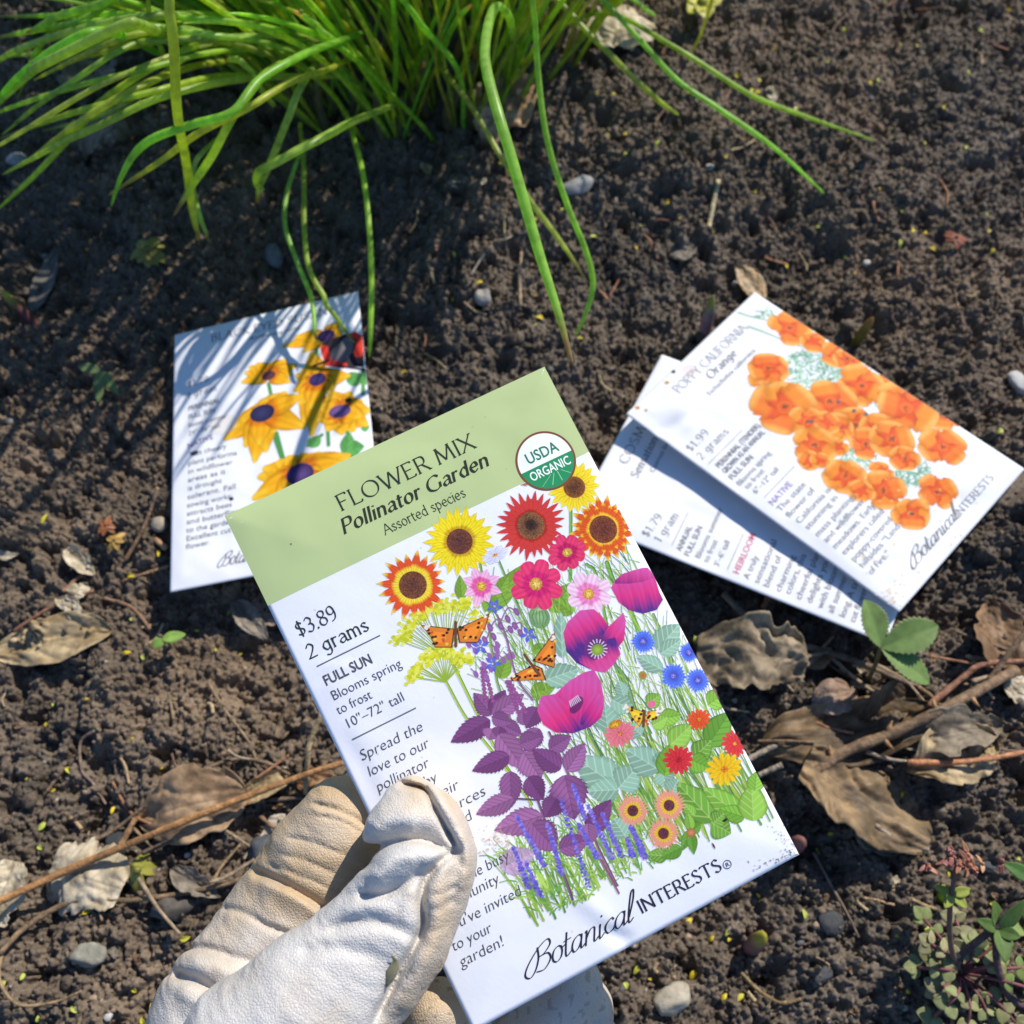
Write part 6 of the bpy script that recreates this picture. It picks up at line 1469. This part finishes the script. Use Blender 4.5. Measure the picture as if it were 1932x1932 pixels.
def twig(name, label, cat, pts, r0, r1=None, col=(.20, .12, .07), up=0.001, node=0, group=None, knots=0.12, seed=0, hs=None, mat=None):
    P = np.array([on(*p) for p in pts])
    for i, p in enumerate(P): p[2] = gsm(p[0], p[1], .005) + up + r0 + (hs[i] if hs else 0)
    P = spline(P, 9 * len(pts))
    for p in P: p[2] = max(p[2], gsm(p[0], p[1], .002) + r0 * .7)
    s = np.linspace(0, 1, len(P))
    rad = (r0 + ((r1 if r1 else r0) - r0) * s) * (1 + knots * noise2(s * 14 + seed, s * 0 + seed * 1.7, 77))
    V, F = tube(P, rad, 9)
    C = np.tile(np.array(col), (len(V), 1)) * (1 + .22 * noise2(np.repeat(s * 22, 9) + seed, np.tile(np.arange(9) * .7, len(P)), 78))[:, None]
    return (V, F, C), P, rad
def twig1(name, label, cat, *a, group=None, mat=None, **kw):
    (V, F, C), P, r = twig(name, label, cat, *a, **kw)
    return tag(add(name, V, F, mat or M_WOOD, None, C), label, cat, group)
twig1("twig", "long straight orange brown twig crossing the soil to the glove", "twig", [(-30, 1732), (150, 1650), (330, 1572), (480, 1512), (600, 1468), (700, 1440)], .0014, .0010, col=(.33, .17, .07), up=.010, seed=1)
# branching root
(V1, F1, Ca), P, r = twig("", "", "", [(100, 1665), (165, 1600), (230, 1562), (320, 1490), (430, 1440), (500, 1440), (560, 1470)], .0008, .0006, col=(.20, .14, .09), seed=2, up=.002)
rt = thing("branching_twig", "thin grey brown branching twig running above the mottled leaf", "twig", P[0]); add("stem", V1, F1, M_WOOD, rt, Ca)
for pts in ([(395, 1290), (425, 1340), (470, 1400), (490, 1440), (540, 1465)], [(245, 1555), (290, 1600), (300, 1612)], [(330, 1360), (322, 1310)], [(168, 1605), (172, 1570)]):
    (v, f, c), _, _ = twig("", "", "", pts, .0006, .0004, col=(.24, .17, .10), seed=3, up=.001); add("side_branch", v, f, M_WOOD, rt, c)
(V1, F1, Ca), P, r = twig("", "", "", [(10, 1800), (60, 1750), (150, 1702), (250, 1700), (340, 1690), (420, 1672), (480, 1655)], .0010, .0008, col=(.21, .14, .08), seed=4, up=.003)
rt = thing("branching_twig", "knobbly brown twig between the pale leaf piece and the angular stone", "twig", P[0]); add("stem", V1, F1, M_WOOD, rt, Ca)
for pts in ([(190, 1700), (196, 1738)], [(185, 1702), (182, 1680)], [(395, 1690), (420, 1640), (455, 1595)], [(10, 1800), (5, 1850), (40, 1895), (110, 1890), (160, 1870)]):
    (v, f, c), _, _ = twig("", "", "", pts, .0007, .0004, col=(.26, .18, .10), seed=5, up=.002); add("side_branch", v, f, M_WOOD, rt, c)
twig1("twig", "bent straw coloured twig leaning between the packet and the gloved finger", "twig", [(582, 1500), (592, 1440), (600, 1410), (622, 1370)], .0010, .0008, col=(.36, .26, .14), hs=[.002, .01, .012, .016], seed=6)
twig1("twig", "short orange twig stub beside the branching twig", "twig", [(236, 1600), (264, 1548)], .0011, .001, col=(.34, .20, .10), up=.003, seed=7)
twig1("twig", "thin reddish twig above the long tan leaf", "twig", [(30, 1196), (100, 1152), (182, 1120)], .0007, .0006, col=(.28, .14, .09), seed=8, up=.002)
twig1("twig", "curved brown twig below the packet corner", "twig", [(200, 1132), (250, 1148), (286, 1190)], .0007, col=(.22, .13, .08), seed=9)
twig1("twig", "slanting tan twig beside the left packet edge", "twig", [(240, 1062), (280, 1005), (312, 940)], .0007, col=(.34, .20, .11), seed=10, hs=[0, .003, .008])
twig1("twig", "thin tan twig pointing at the bottom packet corner", "twig", [(236, 1100), (320, 1070)], .0006, col=(.30, .18, .1), seed=11, up=.002)
twig1("twig", "short orange stub beside the pebble left of the packet", "twig", [(296, 1022), (318, 1040)], .0011, col=(.40, .24, .13), seed=12)
# thorny cane
(V1, F1, Ca), P, r = twig("", "", "", [(1505, 1480), (1580, 1428), (1680, 1388), (1780, 1340), (1900, 1275)], .0021, .0019, col=(.20, .13, .075), up=.006, seed=13)
rt = thing("thorny_cane", "thick brown cane with thorns lying over the dark leaves", "cane", P[0]); add("stem", V1, F1, M_WOOD, rt, Ca)
for i, d in ((8, (-.3, 1, .6)), (19, (.5, -1, .3)), (20, (.2, 1, .7)), (30, (-.4, 1, .4)), (36, (.2, -1, .5))):
    d = unit(np.array(d)); q = P[i]; v, f = tube(np.array([q, q + d * .0028, q + d * .0055 + [.0006, 0, 0]]), [.0014, .0008, .0001], 7); add("thorn", v, f, M_WOOD, rt, np.tile((.34, .19, .09), (len(v), 1)))
(V1, F1, Ca), P, r = twig("", "", "", [(1360, 1130), (1400, 1175), (1460, 1215), (1545, 1236), (1620, 1262), (1690, 1292), (1712, 1310)], .0014, .0009, col=(.17, .125, .085), up=.005, seed=14)
rt = thing("branching_twig", "dark bent twig passing under the strawberry leaflets", "twig", P[0]); add("stem", V1, F1, M_WOOD, rt, Ca)
for pts in ([(1545, 1238), (1510, 1252), (1498, 1278), (1510, 1300)], [(1600, 1262), (1660, 1270), (1700, 1312)], [(1560, 1250), (1620, 1300), (1650, 1320)]):
    (v, f, c), _, _ = twig("", "", "", pts, .0008, .0005, col=(.30, .23, .15), seed=15, up=.005); add("side_branch", v, f, M_WOOD, rt, c)
twig1("twig", "brown stick rising at the right edge beside the toothed leaf", "twig", [(1856, 1290), (1885, 1240), (1935, 1160)], .0011, .0009, col=(.24, .155, .09), hs=[.002, .01, .018], seed=16)
twig1("twig", "reddish brown stick angled between the leaflets and the thorny cane", "twig", [(1740, 1340), (1800, 1290), (1845, 1262), (1940, 1258)], .0012, .001, col=(.26, .13, .08), up=.005, seed=17)
twig1("twig", "pale stick lying over the folded dark leaf", "twig", [(1640, 1562), (1690, 1596), (1740, 1608)], .0010, .0007, col=(.30, .23, .16), up=.006, seed=18)
for k, (a, b) in enumerate((((1402, 1440), (1460, 1410)), ((1425, 1468), (1470, 1448)))):
    twig1("twig", ("upper" if k == 0 else "lower") + " one of two pale twig ends poking from under the held packet", "twig", [a, b], .0010, col=(.36, .29, .21), up=.004, seed=19 + k)
twig1("pine_needle", "glossy orange double needle lying across the crisp tan leaf", "needle", [(1700, 1446), (1780, 1446), (1860, 1438), (1950, 1420)], .0011, .0008, col=(.42, .19, .09), up=.006, seed=21)
twig1("straw", "straight pale straw on the far soil", "straw", [(1336, 434), (1354, 344)], .0011, col=(.46, .38, .22), up=.001, seed=22)
twig1("root", "thin pale root standing in the soil beside the long drooping chive", "root", [(982, 585), (980, 520), (984, 480)], .0008, .0007, col=(.30, .22, .14), seed=23)
twig1("root", "fine whitish root hair arched over the dark soil", "root", [(888, 520), (925, 468), (985, 440), (1015, 440)], .0004, col=(.34, .30, .25), seed=24)
twig1("root", "dry root bent over the bare soil left of the glove", "root", [(182, 1380), (160, 1405), (156, 1455), (176, 1478), (205, 1520)], .0006, .0004, col=(.22, .16, .12), seed=25)
twig1("root", "curled brown root beside the low green weed", "root", [(1530, 1610), (1570, 1680), (1600, 1730), (1615, 1770)], .0006, .0004, col=(.16, .12, .09), seed=26)
twig1("root", "thin tan root curving beside the dark chip near the weed", "root", [(1395, 1835), (1430, 1870), (1470, 1892), (1510, 1885)], .0006, col=(.26, .18, .09), seed=27)
twig1("twig", "red brown twig tip leaning by the lower poppy packet edge", "twig", [(1437, 1150), (1450, 1120), (1446, 1090)], .0010, col=(.34, .18, .09), hs=[0, .002, .005], seed=28)
for k in range(64):
    x, y = rg.choice([(rg.uniform(1150, 1932), rg.uniform(0, 560)), (rg.uniform(1180, 1900), rg.uniform(1620, 1932)), (rg.uniform(0, 420), rg.uniform(900, 1932)), (rg.uniform(760, 1200), rg.uniform(200, 760))])
    a = rg.uniform(0, 6.28); L = rg.uniform(14, 60)
    p = [(x, y), (x + L * .5 * math.cos(a) + rg.uniform(-6, 6), y + L * .5 * math.sin(a) + rg.uniform(-6, 6)), (x + L * math.cos(a), y + L * math.sin(a))]
    twig1("needle", "short brown needle or root bit lying on the soil", "needle", p, rg.uniform(.0003, .0007), col=rg.choice([(.34, .17, .09), (.26, .13, .08), (.36, .25, .14), (.20, .13, .09), (.42, .32, .18)]), seed=k, group="short brown needles scattered over the bed", up=.0006)

def stone(label, px, py, rx, ry, col, seed, sq=.7, facet=.25, name="pebble", cat="pebble", group=None, sink=.3, mat=None):
    c = on(px, py); m = mpp(px, py); nu, nv = 28, 18
    th, ph = np.meshgrid(np.linspace(0, 2 * math.pi, nu + 1), np.linspace(1e-3, math.pi - 1e-3, nv))
    D = np.stack([np.sin(ph) * np.cos(th), np.sin(ph) * np.sin(th), np.cos(ph)], -1)
    r_ = random.Random(seed); rad = np.ones(D.shape[:2])
    for k in range(9):                  # flat cuts
        n = unit(np.array([r_.gauss(0, 1), r_.gauss(0, 1), r_.gauss(0, .8)])); d = D @ n
        rad = np.minimum(rad, np.where(d > .05, (1 - facet * r_.uniform(.3, 1)) / np.maximum(d, .05), 9))
    rad = rad * (1 + .05 * noise3(D * 2.3 + seed, 5) + .025 * noise3(D * 7 + seed, 6))
    P = D * rad[..., None] * np.array([rx * m, ry * m, min(rx, ry) * m * sq])
    a = r_.uniform(0, .6); R = np.array([[math.cos(a), -math.sin(a), 0], [math.sin(a), math.cos(a), 0], [0, 0, 1]])
    P = (P @ R.T).reshape(-1, 3); P = P + [c[0], c[1], gsm(c[0], c[1], .003) - P[:, 2].min() * (1 - sink) ]
    C = np.tile(np.array(col), (len(P), 1)) * (1 + .12 * noise3(P * 700, 9))[:, None]
    return tag(add(name, P, grid_faces(nu + 1, nv, True), mat or M_STONE, None, C), label, cat, group)
stone("flat angular grey stone below the knobbly twig", 168, 1800, 32, 34, (.22, .21, .165), 1, sq=.5, facet=.6)
stone("buff rounded stone in the foreground near the bottom edge", 1266, 1884, 38, 24, (.40, .35, .26), 2, sq=.9, facet=.2)
stone("small oval grey pebble beyond the green packet header", 912, 567, 17, 20, (.34, .31, .27), 3, sq=.8)
stone("grey pebble beside the drooping chive tip", 1090, 358, 32, 20, (.24, .24, .23), 4)
stone("pale pebble at the right edge beyond the poppy packet", 1926, 733, 17, 32, (.46, .45, .42), 5)
stone("squarish tan pebble left of the striped packet", 303, 992, 15, 16, (.35, .30, .23), 6)
stone("shaded rounded pebble in the dark soil near the left edge", 35, 308, 17, 14, (.26, .26, .25), 7)
stone("elongated grey pebble in the shade above the striped packet", 520, 488, 17, 28, (.16, .16, .16), 8)
stone("dark stone wedged under the rolled leaf beside the glove", 495, 1610, 26, 40, (.075, .08, .085), 9, facet=.4)
stone("black charcoal lump under the mottled leaf", 222, 1592, 32, 28, (.035, .037, .04), 10, facet=.62, sq=.5, name="charcoal", cat="charcoal")
stone("dark charcoal chip beside the low green weed", 1562, 1745, 28, 22, (.045, .048, .05), 11, facet=.62, sq=.5, name="charcoal", cat="charcoal")
stone("flat dark charcoal chip near the weed stalks at the right", 1860, 1638, 30, 12, (.05, .055, .06), 12, facet=.62, sq=.5, name="charcoal", cat="charcoal")
stone("bluish charcoal chip in front of the low weed", 1552, 1842, 30, 14, (.05, .052, .058), 13, facet=.62, sq=.5, name="charcoal", cat="charcoal")
stone("brown stone half buried behind the knobbly twig", 330, 1712, 40, 22, (.10, .085, .07), 14, facet=.35)
stone("cream pebble beneath the held packet corner", 1292, 1632, 12, 14, (.38, .30, .2), 15)
stone("grey stone under the tip of the gloved finger", 568, 1590, 18, 22, (.30, .28, .25), 16)
for k in range(48):
    x, y = rg.choice([(rg.uniform(1100, 1932), rg.uniform(0, 600)), (rg.uniform(1150, 1900), rg.uniform(1600, 1932)), (rg.uniform(0, 500), rg.uniform(950, 1932)), (rg.uniform(760, 1250), rg.uniform(150, 760)), (rg.uniform(0, 330), rg.uniform(200, 900))])
    r = rg.uniform(2.5, 8)
    stone("tiny stone chip on the soil", x, y, r, r * rg.uniform(.6, 1), rg.choice([(.36, .33, .28), (.26, .24, .21), (.45, .43, .40), (.10, .10, .10), (.34, .24, .16)]), 30 + k, group="tiny stone chips scattered over the bed", name="stone_chip", cat="stone chip")

for k in range(34):
    x, y = rg.choice([(rg.uniform(1310, 1850), rg.uniform(1190, 1430)), (rg.uniform(1310, 1850), rg.uniform(1190, 1430)), (rg.uniform(180, 560), rg.uniform(1420, 1720))])
    a = rg.gauss(.35, .5); L = rg.uniform(40, 150); b_ = rg.uniform(-14, 14)
    twig1("broken_twig", "broken piece of thin twig among the fallen leaves", "twig", [(x, y), (x + L * .5 * math.cos(a) + b_, y + L * .5 * math.sin(a) - b_), (x + L * math.cos(a), y + L * math.sin(a))], rg.uniform(.0004, .0010), rg.uniform(.0003, .0006), col=rg.choice([(.30, .22, .14), (.22, .14, .08), (.36, .28, .19), (.17, .12, .08), (.30, .15, .08)]), seed=200 + k, group="broken twigs among the fallen leaves", up=rg.uniform(.001, .006))

# yellow bud scales: a few meshes, many copies
def scale_mesh(seed):
    r_ = random.Random(seed); L, w = r_.uniform(.003, .0048), r_.uniform(.0014, .0024)
    s, q = np.meshgrid(np.linspace(0, 1, 9), np.linspace(-1, 1, 7))
    W = w / 2 * np.maximum(np.sin(math.pi * s ** .8) ** .7, .05)
    V = np.stack([(s - .5) * L, q * W + r_.uniform(-.3, .3) * L * s * (1 - s), .0010 * np.sin(math.pi * s) * r_.uniform(.4, 1) + .5 * q ** 2 * W], -1).reshape(-1, 3)
    N = len(V); ring = np.concatenate([np.arange(9), np.arange(1, 7) * 9 + 8, 6 * 9 + np.arange(7, -1, -1), np.arange(5, 0, -1) * 9]); nx_ = np.roll(ring, -1)
    c = np.array(r_.choice([(.72, .56, .03), (.62, .58, .06), (.78, .62, .08), (.5, .56, .10)]))
    return make_mesh("bud_scale", np.vstack([V, V - [0, 0, .0002]]), [grid_faces(9, 7), grid_faces(9, 7, True) + N, np.c_[nx_, ring, ring + N, nx_ + N]], np.tile(c, (2 * N, 1)))
SCM = [scale_mesh(k) for k in range(7)]
for me in SCM: me.materials.append(M_PETAL)
SPOTS = [(1240, 275), (1180, 290), (1430, 155), (1370, 300), (1480, 300), (1260, 380), (1345, 440), (1500, 210), (1560, 120), (1590, 60), (1640, 160), (1700, 320), (1720, 440), (1760, 470), (1820, 280), (1860, 410), (1885, 140), (1610, 520), (1650, 640), (1480, 510), (1200, 470), (1120, 450), (1060, 400), (1010, 420),
         (870, 300), (900, 700), (1010, 560), (90, 1370), (100, 1330), (50, 1470), (130, 1455), (100, 1490), (250, 1395), (330, 1480), (215, 1530), (80, 1560), (78, 1600), (130, 1602), (165, 1320), (490, 1405), (325, 1575), (255, 1865), (140, 1905), (75, 1922), (350, 1770), (285, 1900), (300, 1045), (250, 1090), (240, 1235), (270, 1240), (250, 1170), (90, 985), (340, 800), (455, 1235),
         (1300, 1740), (1310, 1840), (1370, 1760), (1180, 1860), (1200, 1830), (1590, 1470), (1640, 1510), (1700, 1500), (1565, 1575), (1480, 1600), (1920, 1620), (1790, 1650), (1600, 1705), (1430, 1690), (1340, 1770), (1905, 1480), (1310, 1210), (1880, 820), (1700, 800), (1500, 360), (1400, 260), (1300, 180), (1730, 90), (1850, 60), (1780, 180)]
for k, (x, y) in enumerate(SPOTS + [(rg.uniform(1120, 1930), rg.uniform(0, 540)) for _ in range(38)] + [(rg.uniform(0, 450), rg.uniform(1000, 1930)) for _ in range(14)] + [(rg.uniform(1150, 1900), rg.uniform(1600, 1930)) for _ in range(14)] + [(rg.uniform(760, 1150), rg.uniform(250, 720)) for _ in range(14)]):
    o = bpy.data.objects.new("bud_scale", SCM[k % 7]); COL.objects.link(o)
    p = on(x, y); o.location = (p[0], p[1], gsm(p[0], p[1], .0015) + .0009); o.rotation_euler = (rg.uniform(-.5, .5), rg.uniform(-.5, .5), rg.uniform(0, 6.28))
    sc_ = rg.uniform(.35, .95); o.scale = (sc_, sc_, sc_)
    tag(o, "small yellow bud scale fallen on the soil", "bud scale", "yellow bud scales fallen on the soil")

# ------------------------------------------------------------------ living plants
def leaflet(P0, P1, w, nrm, col, serr=0, cup_=.12, ns=61, nt_=17, seed=0, fold=.2, shape=.8, vein=1.12):
    a = P1 - P0; L = np.linalg.norm(a); a = a / L; sd = unit(np.cross(nrm, a)); n = np.cross(a, sd)
    s, q = np.meshgrid(np.linspace(0, 1, ns), np.linspace(-1, 1, nt_))
    W = w / 2 * np.maximum(np.sin(math.pi * s ** shape) ** .7, .03)
    if serr: W = W * (1 - .20 * ((s * serr) % 1) * (np.abs(q) > .8))
    z = fold * np.abs(q) * W + cup_ * L * s * (1 - s) - .06 * L * s * s
    V = P0 + (s * L)[..., None] * a + (q * W)[..., None] * sd + z[..., None] * n
    V = V.reshape(-1, 3); N = len(V)
    ph = (s * 7 - np.abs(q) * 1.4) % 1
    vv = np.clip(1 - np.abs(ph - .5) / .12, 0, 1) * .6 + np.clip(1 - np.abs(q) / .09, 0, 1)
    C = np.array(col) * (1 + (vein - 1) * vv + .1 * noise2(s * 6 + seed, q * 3, 3))[..., None]
    edge = np.clip((np.abs(q) - .9) / .1, 0, 1)[..., None]
    if serr: C = C * (1 - .5 * edge) + np.array((.35, .28, .18)) * .5 * edge
    ring = np.concatenate([np.arange(ns), np.arange(1, nt_) * ns + ns - 1, (nt_ - 1) * ns + np.arange(ns - 2, -1, -1), np.arange(nt_ - 2, 0, -1) * ns]); nx_ = np.roll(ring, -1)
    C = C.reshape(-1, 3)
    return np.vstack([V, V - n * .0002]), [grid_faces(ns, nt_), grid_faces(ns, nt_, True) + N, np.c_[nx_, ring, ring + N, nx_ + N]], np.vstack([C, C])
h_ = .022
j = at(1662, 1222, h_)
sb = thing("strawberry_plant", "young strawberry leaf of three toothed leaflets beside the stacked packets", "plant", on(1655, 1250))
for (e, w, n) in (((1635, 1132, h_ + .008), .0118, (.25, -.1, 1)), ((1772, 1180, h_ + .004), .0132, (-.1, -.25, 1)), ((1758, 1288, h_ - .004), .0112, (-.15, .25, 1))):
    v, f, c = leaflet(j, at(*e), w, unit(np.array(n, float)), (.17, .26, .075), serr=12, seed=e[0], shape=1.1, vein=1.07)
    add("leaflet", v, f, M_GREEN, sb, c)
v, f = tube(spline([on(1640, 1285) - [0, 0, .003], at(1650, 1258, .010), j], 12), .0008, 7); add("leaf_stalk", v, f, M_GREEN, sb, np.tile((.16, .14, .06), (len(v), 1)))

# low weed rosette
wc = on(1805, 1835); ws = thing("rosette_weed", "low weed with many small round leaves on reddish stalks", "weed", wc)
for k in range(15):
    a = k * 2.4 + .3; L = rg.uniform(.011, .021) * (1.0 if k > 4 else .7)
    d = np.array([math.cos(a), math.sin(a), 0]); n = np.array([-d[1], d[0], 0])
    L *= 1.12; P = spline([wc + [0, 0, .002], wc + d * L * .5 + [0, 0, .007 + rg.uniform(0, .006)], wc + d * L + [0, 0, rg.uniform(.003, .010)]], 12)
    v, f = tube(P, .0005, 6); parts = [(v, f, (.26, .10, .10))]
    g = np.array(rg.choice([(.22, .26, .09), (.26, .28, .12), (.18, .24, .07), (.29, .27, .14), (.24, .24, .10)]))
    for i in range(5, 12, 3):
        for sgn in (-1, 1):
            r = rg.uniform(.0022, .0036) * (1 + .03 * i); b = P[i]; e = b + (n * sgn + d * .45) * r
            parts.append(leaflet(b, e, r * 1.05, np.array([rg.gauss(0, .4), rg.gauss(0, .4), 1.0]), g * rg.uniform(.8, 1.25), ns=10, nt_=7, shape=.7, fold=.05, vein=1.1))
    parts.append(leaflet(P[-1], P[-1] + d * .0046 + [0, 0, rg.uniform(-.002, .001)], .0044, np.array([rg.gauss(0, .2), rg.gauss(0, .2), 1.0]), g, ns=12, nt_=9, shape=.7, fold=.05, vein=1.1))
    V, F, C = join(parts); add("leaf", V, F, M_GREEN, ws, C)
P = spline([wc + [0, 0, .003], at(1795, 1790, .02), at(1792, 1720, .034), at(1800, 1660, .043), at(1806, 1622, .048)], 20)
v, f = tube(P, np.linspace(.0010, .0006, 20), 7); fs = add("flower_stalk", v, f, M_GREEN, ws, np.tile((.20, .12, .10), (len(v), 1)))
parts = []
for k in range(16):
    c = P[-1] + np.array([rg.gauss(0, .0040), rg.gauss(0, .0018), rg.gauss(0, .0010)]); cl = rg.choice([(.42, .17, .10), (.50, .26, .12), (.30, .11, .09), (.45, .22, .20)])
    v, f = ball(c, rg.uniform(.0005, .0010), 8, 6, 1.4); parts.append((v, f, cl))
    for q in range(3): parts.append(leaflet(c, c + np.array([rg.gauss(0, .0016), rg.gauss(0, .0016), rg.gauss(0, .0008)]), .0014, np.array([rg.gauss(0, .5), rg.gauss(0, .5), 1.]), cl, ns=8, nt_=5))
V, F, C = join(parts); add("flower_head", V, F, M_PETAL, fs, C)
parts = [leaflet(P[12], P[12] + np.array(d), .0032, np.array([0, 0, 1.]), (.30, .34, .06), ns=10, nt_=7) for d in ((.006, .001, .001), (-.005, .002, .001), (.004, -.004, 0), (-.003, -.004, .001))]
V, F, C = join(parts); add("stalk_leaf", V, F, M_GREEN, fs, C)
# arching weed at the right edge
w2 = on(1925, 1880); ws2 = thing("arching_weed", "weed with dark arching stems and narrow leaves at the lower right edge", "weed", w2)
for pts in ([(1770, 1850, .004), (1815, 1800, .014), (1870, 1755, .022), (1910, 1712, .026), (1950, 1705, .028)], [(1880, 1760, .022), (1882, 1820, .016), (1905, 1880, .010), (1945, 1905, .008)]):
    v, f = tube(spline([at(*p) for p in pts], 22), .0012, 8); add("stem", v, f, M_WOOD, ws2, np.tile((.10, .06, .06), (len(v), 1)))
jn = at(1884, 1755, .023)
for e, w in (((1878, 1700, .026), .0042), ((1935, 1700, .03), .0045), ((1845, 1735, .026), .0038), ((1900, 1815, .026), .0055), ((1925, 1768, .026), .0045)):
    v, f, c = leaflet(jn, at(*e), w, np.array([.1, -.1, 1.]), (.10, .17, .04), ns=20, nt_=9, seed=e[0]); add("leaf", v, f, M_GREEN, ws2, c)
v, f, c = leaflet(at(1950, 1660, .02), at(1895, 1628, .022), .005, np.array([.1, -.1, 1.]), (.08, .17, .04), ns=20, nt_=9); add("leaf", v, f, M_GREEN, ws2, c)

def sprout(label, px, py, L, r, d, c0, c1, name="sprout"):
    b = on(px, py); d = unit(np.array(d, float)); P = spline([b - d * .004, b + d * L * .5 + [0, 0, .0005], b + d * L], 14); s = np.linspace(0, 1, 14)
    v, f = tube(P, r * np.maximum(np.sin(math.pi * np.clip(.25 + .75 * s, 0, 1)) ** .6, .06), 10)
    k = np.clip((s[:, None] - .45) / .4, 0, 1); c = np.repeat(np.array(c0) * (1 - k) + np.array(c1) * k, 10, axis=0)
    return tag(add(name, v, f, M_GREEN, None, c), label, "sprout")
sprout("fat pink and yellow shoot breaking the soil in the foreground", 1418, 1788, .017, .0030, (.06, .22, 1), (.30, .16, .14), (.42, .36, .05))
sprout("slim shoot with a mauve base beyond the poppy packet's upper corner", 1328, 632, .024, .0026, (0, .12, 1), (.33, .22, .27), (.22, .24, .05))
sprout("orange tipped shoot beyond the long edge of the poppy packet", 1616, 645, .016, .0022, (.15, .1, 1), (.24, .20, .05), (.42, .22, .06))
sprout("reddish shoot beside the dirty corner of the held packet", 1493, 1600, .015, .0030, (.02, .05, 1), (.20, .085, .075), (.28, .13, .11))
sprout("yellow spear shoot in shade near the left edge", 62, 610, .018, .0024, (-.6, .5, .8), (.16, .06, .05), (.50, .42, .05))
sprout("small green speckled bud standing beside the weed's tall stalk", 1783, 1692, .006, .0026, (0, 0, 1), (.30, .42, .03), (.34, .46, .05), "green_bud")

def seedling(label, base, tips, w, col, stem_col):
    b = on(*base); rt = thing("seedling", label, "seedling", b); top = b + np.array([0, 0, .010])
    v, f = tube(spline([b - [0, 0, .002], b + [.001, 0, .006], top], 8), .0006, 6); add("stem", v, f, M_GREEN, rt, np.tile(stem_col, (len(v), 1)))
    for t in tips:
        v, f, c = leaflet(top, at(t[0], t[1], top[2] - .001), w, np.array([0, -.1, 1.]), col, ns=16, nt_=9, fold=.1); add("leaf", v, f, M_GREEN, rt, c)
seedling("two leaved bright green seedling below the packet corner", (322, 1222), ((288, 1222), (350, 1196)), .0042, (.22, .36, .07), (.16, .2, .06))
seedling("seedling with a red stem left of the striped packet", (205, 725), ((145, 690), (222, 742), (185, 760)), .0046, (.14, .19, .07), (.32, .07, .06))

def blossom(name, label, cat, px, py, n, L, w, col, h=.006, droop=.3, seed=0):
    b = on(px, py); rt = thing(name, label, cat, b); r_ = random.Random(seed); c0 = b + np.array([0, 0, h])
    for k in range(n):
        a = 2 * math.pi * k / n + r_.uniform(-.3, .3); e = c0 + np.array([math.cos(a), math.sin(a), -droop * r_.uniform(.3, 1.5)]) * L * r_.uniform(.7, 1.1)
        v, f, c = leaflet(c0, e, w, np.array([0, 0, 1.]), np.array(col) * r_.uniform(.8, 1.2), ns=14, nt_=9, fold=.2, seed=k); add("petal", v, f, M_PETAL, rt, c)
    v, f = ball(c0, w * .3); add("flower_centre", v, f, M_PETAL, rt, np.tile(np.array(col) * .6, (len(v), 1)))
blossom("fallen_blossom", "yellowish withered blossom in the shade above the striped packet", "blossom", 284, 487, 9, .009, .0055, (.30, .27, .06), seed=1, droop=.6)
blossom("fallen_blossom", "yellow green husk with open tips beside the bleached leaf piece", "blossom", 270, 1645, 4, .0085, .0048, (.34, .33, .06), seed=2, droop=1.2)
blossom("fallen_blossom", "rusty red and orange flower remains by the packet's lower left edge", "blossom", 210, 1003, 8, .0042, .0022, (.30, .11, .04), seed=3)
blossom("fallen_blossom", "orange yellow flower remains below the rusty ones", "blossom", 226, 1030, 6, .0044, .0024, (.46, .28, .07), seed=4)
blossom("fallen_blossom", "dark rust flower crumb in a hollow on the right", "blossom", 1795, 465, 7, .006, .003, (.24, .07, .03), seed=5)
blossom("yellow_leaf_bud", "round yellow green leaves at the upper edge beside thin chives", "leaf bud", 1318, 40, 5, .011, .010, (.44, .42, .04), h=.010, seed=6, droop=-.1)
build_soil()
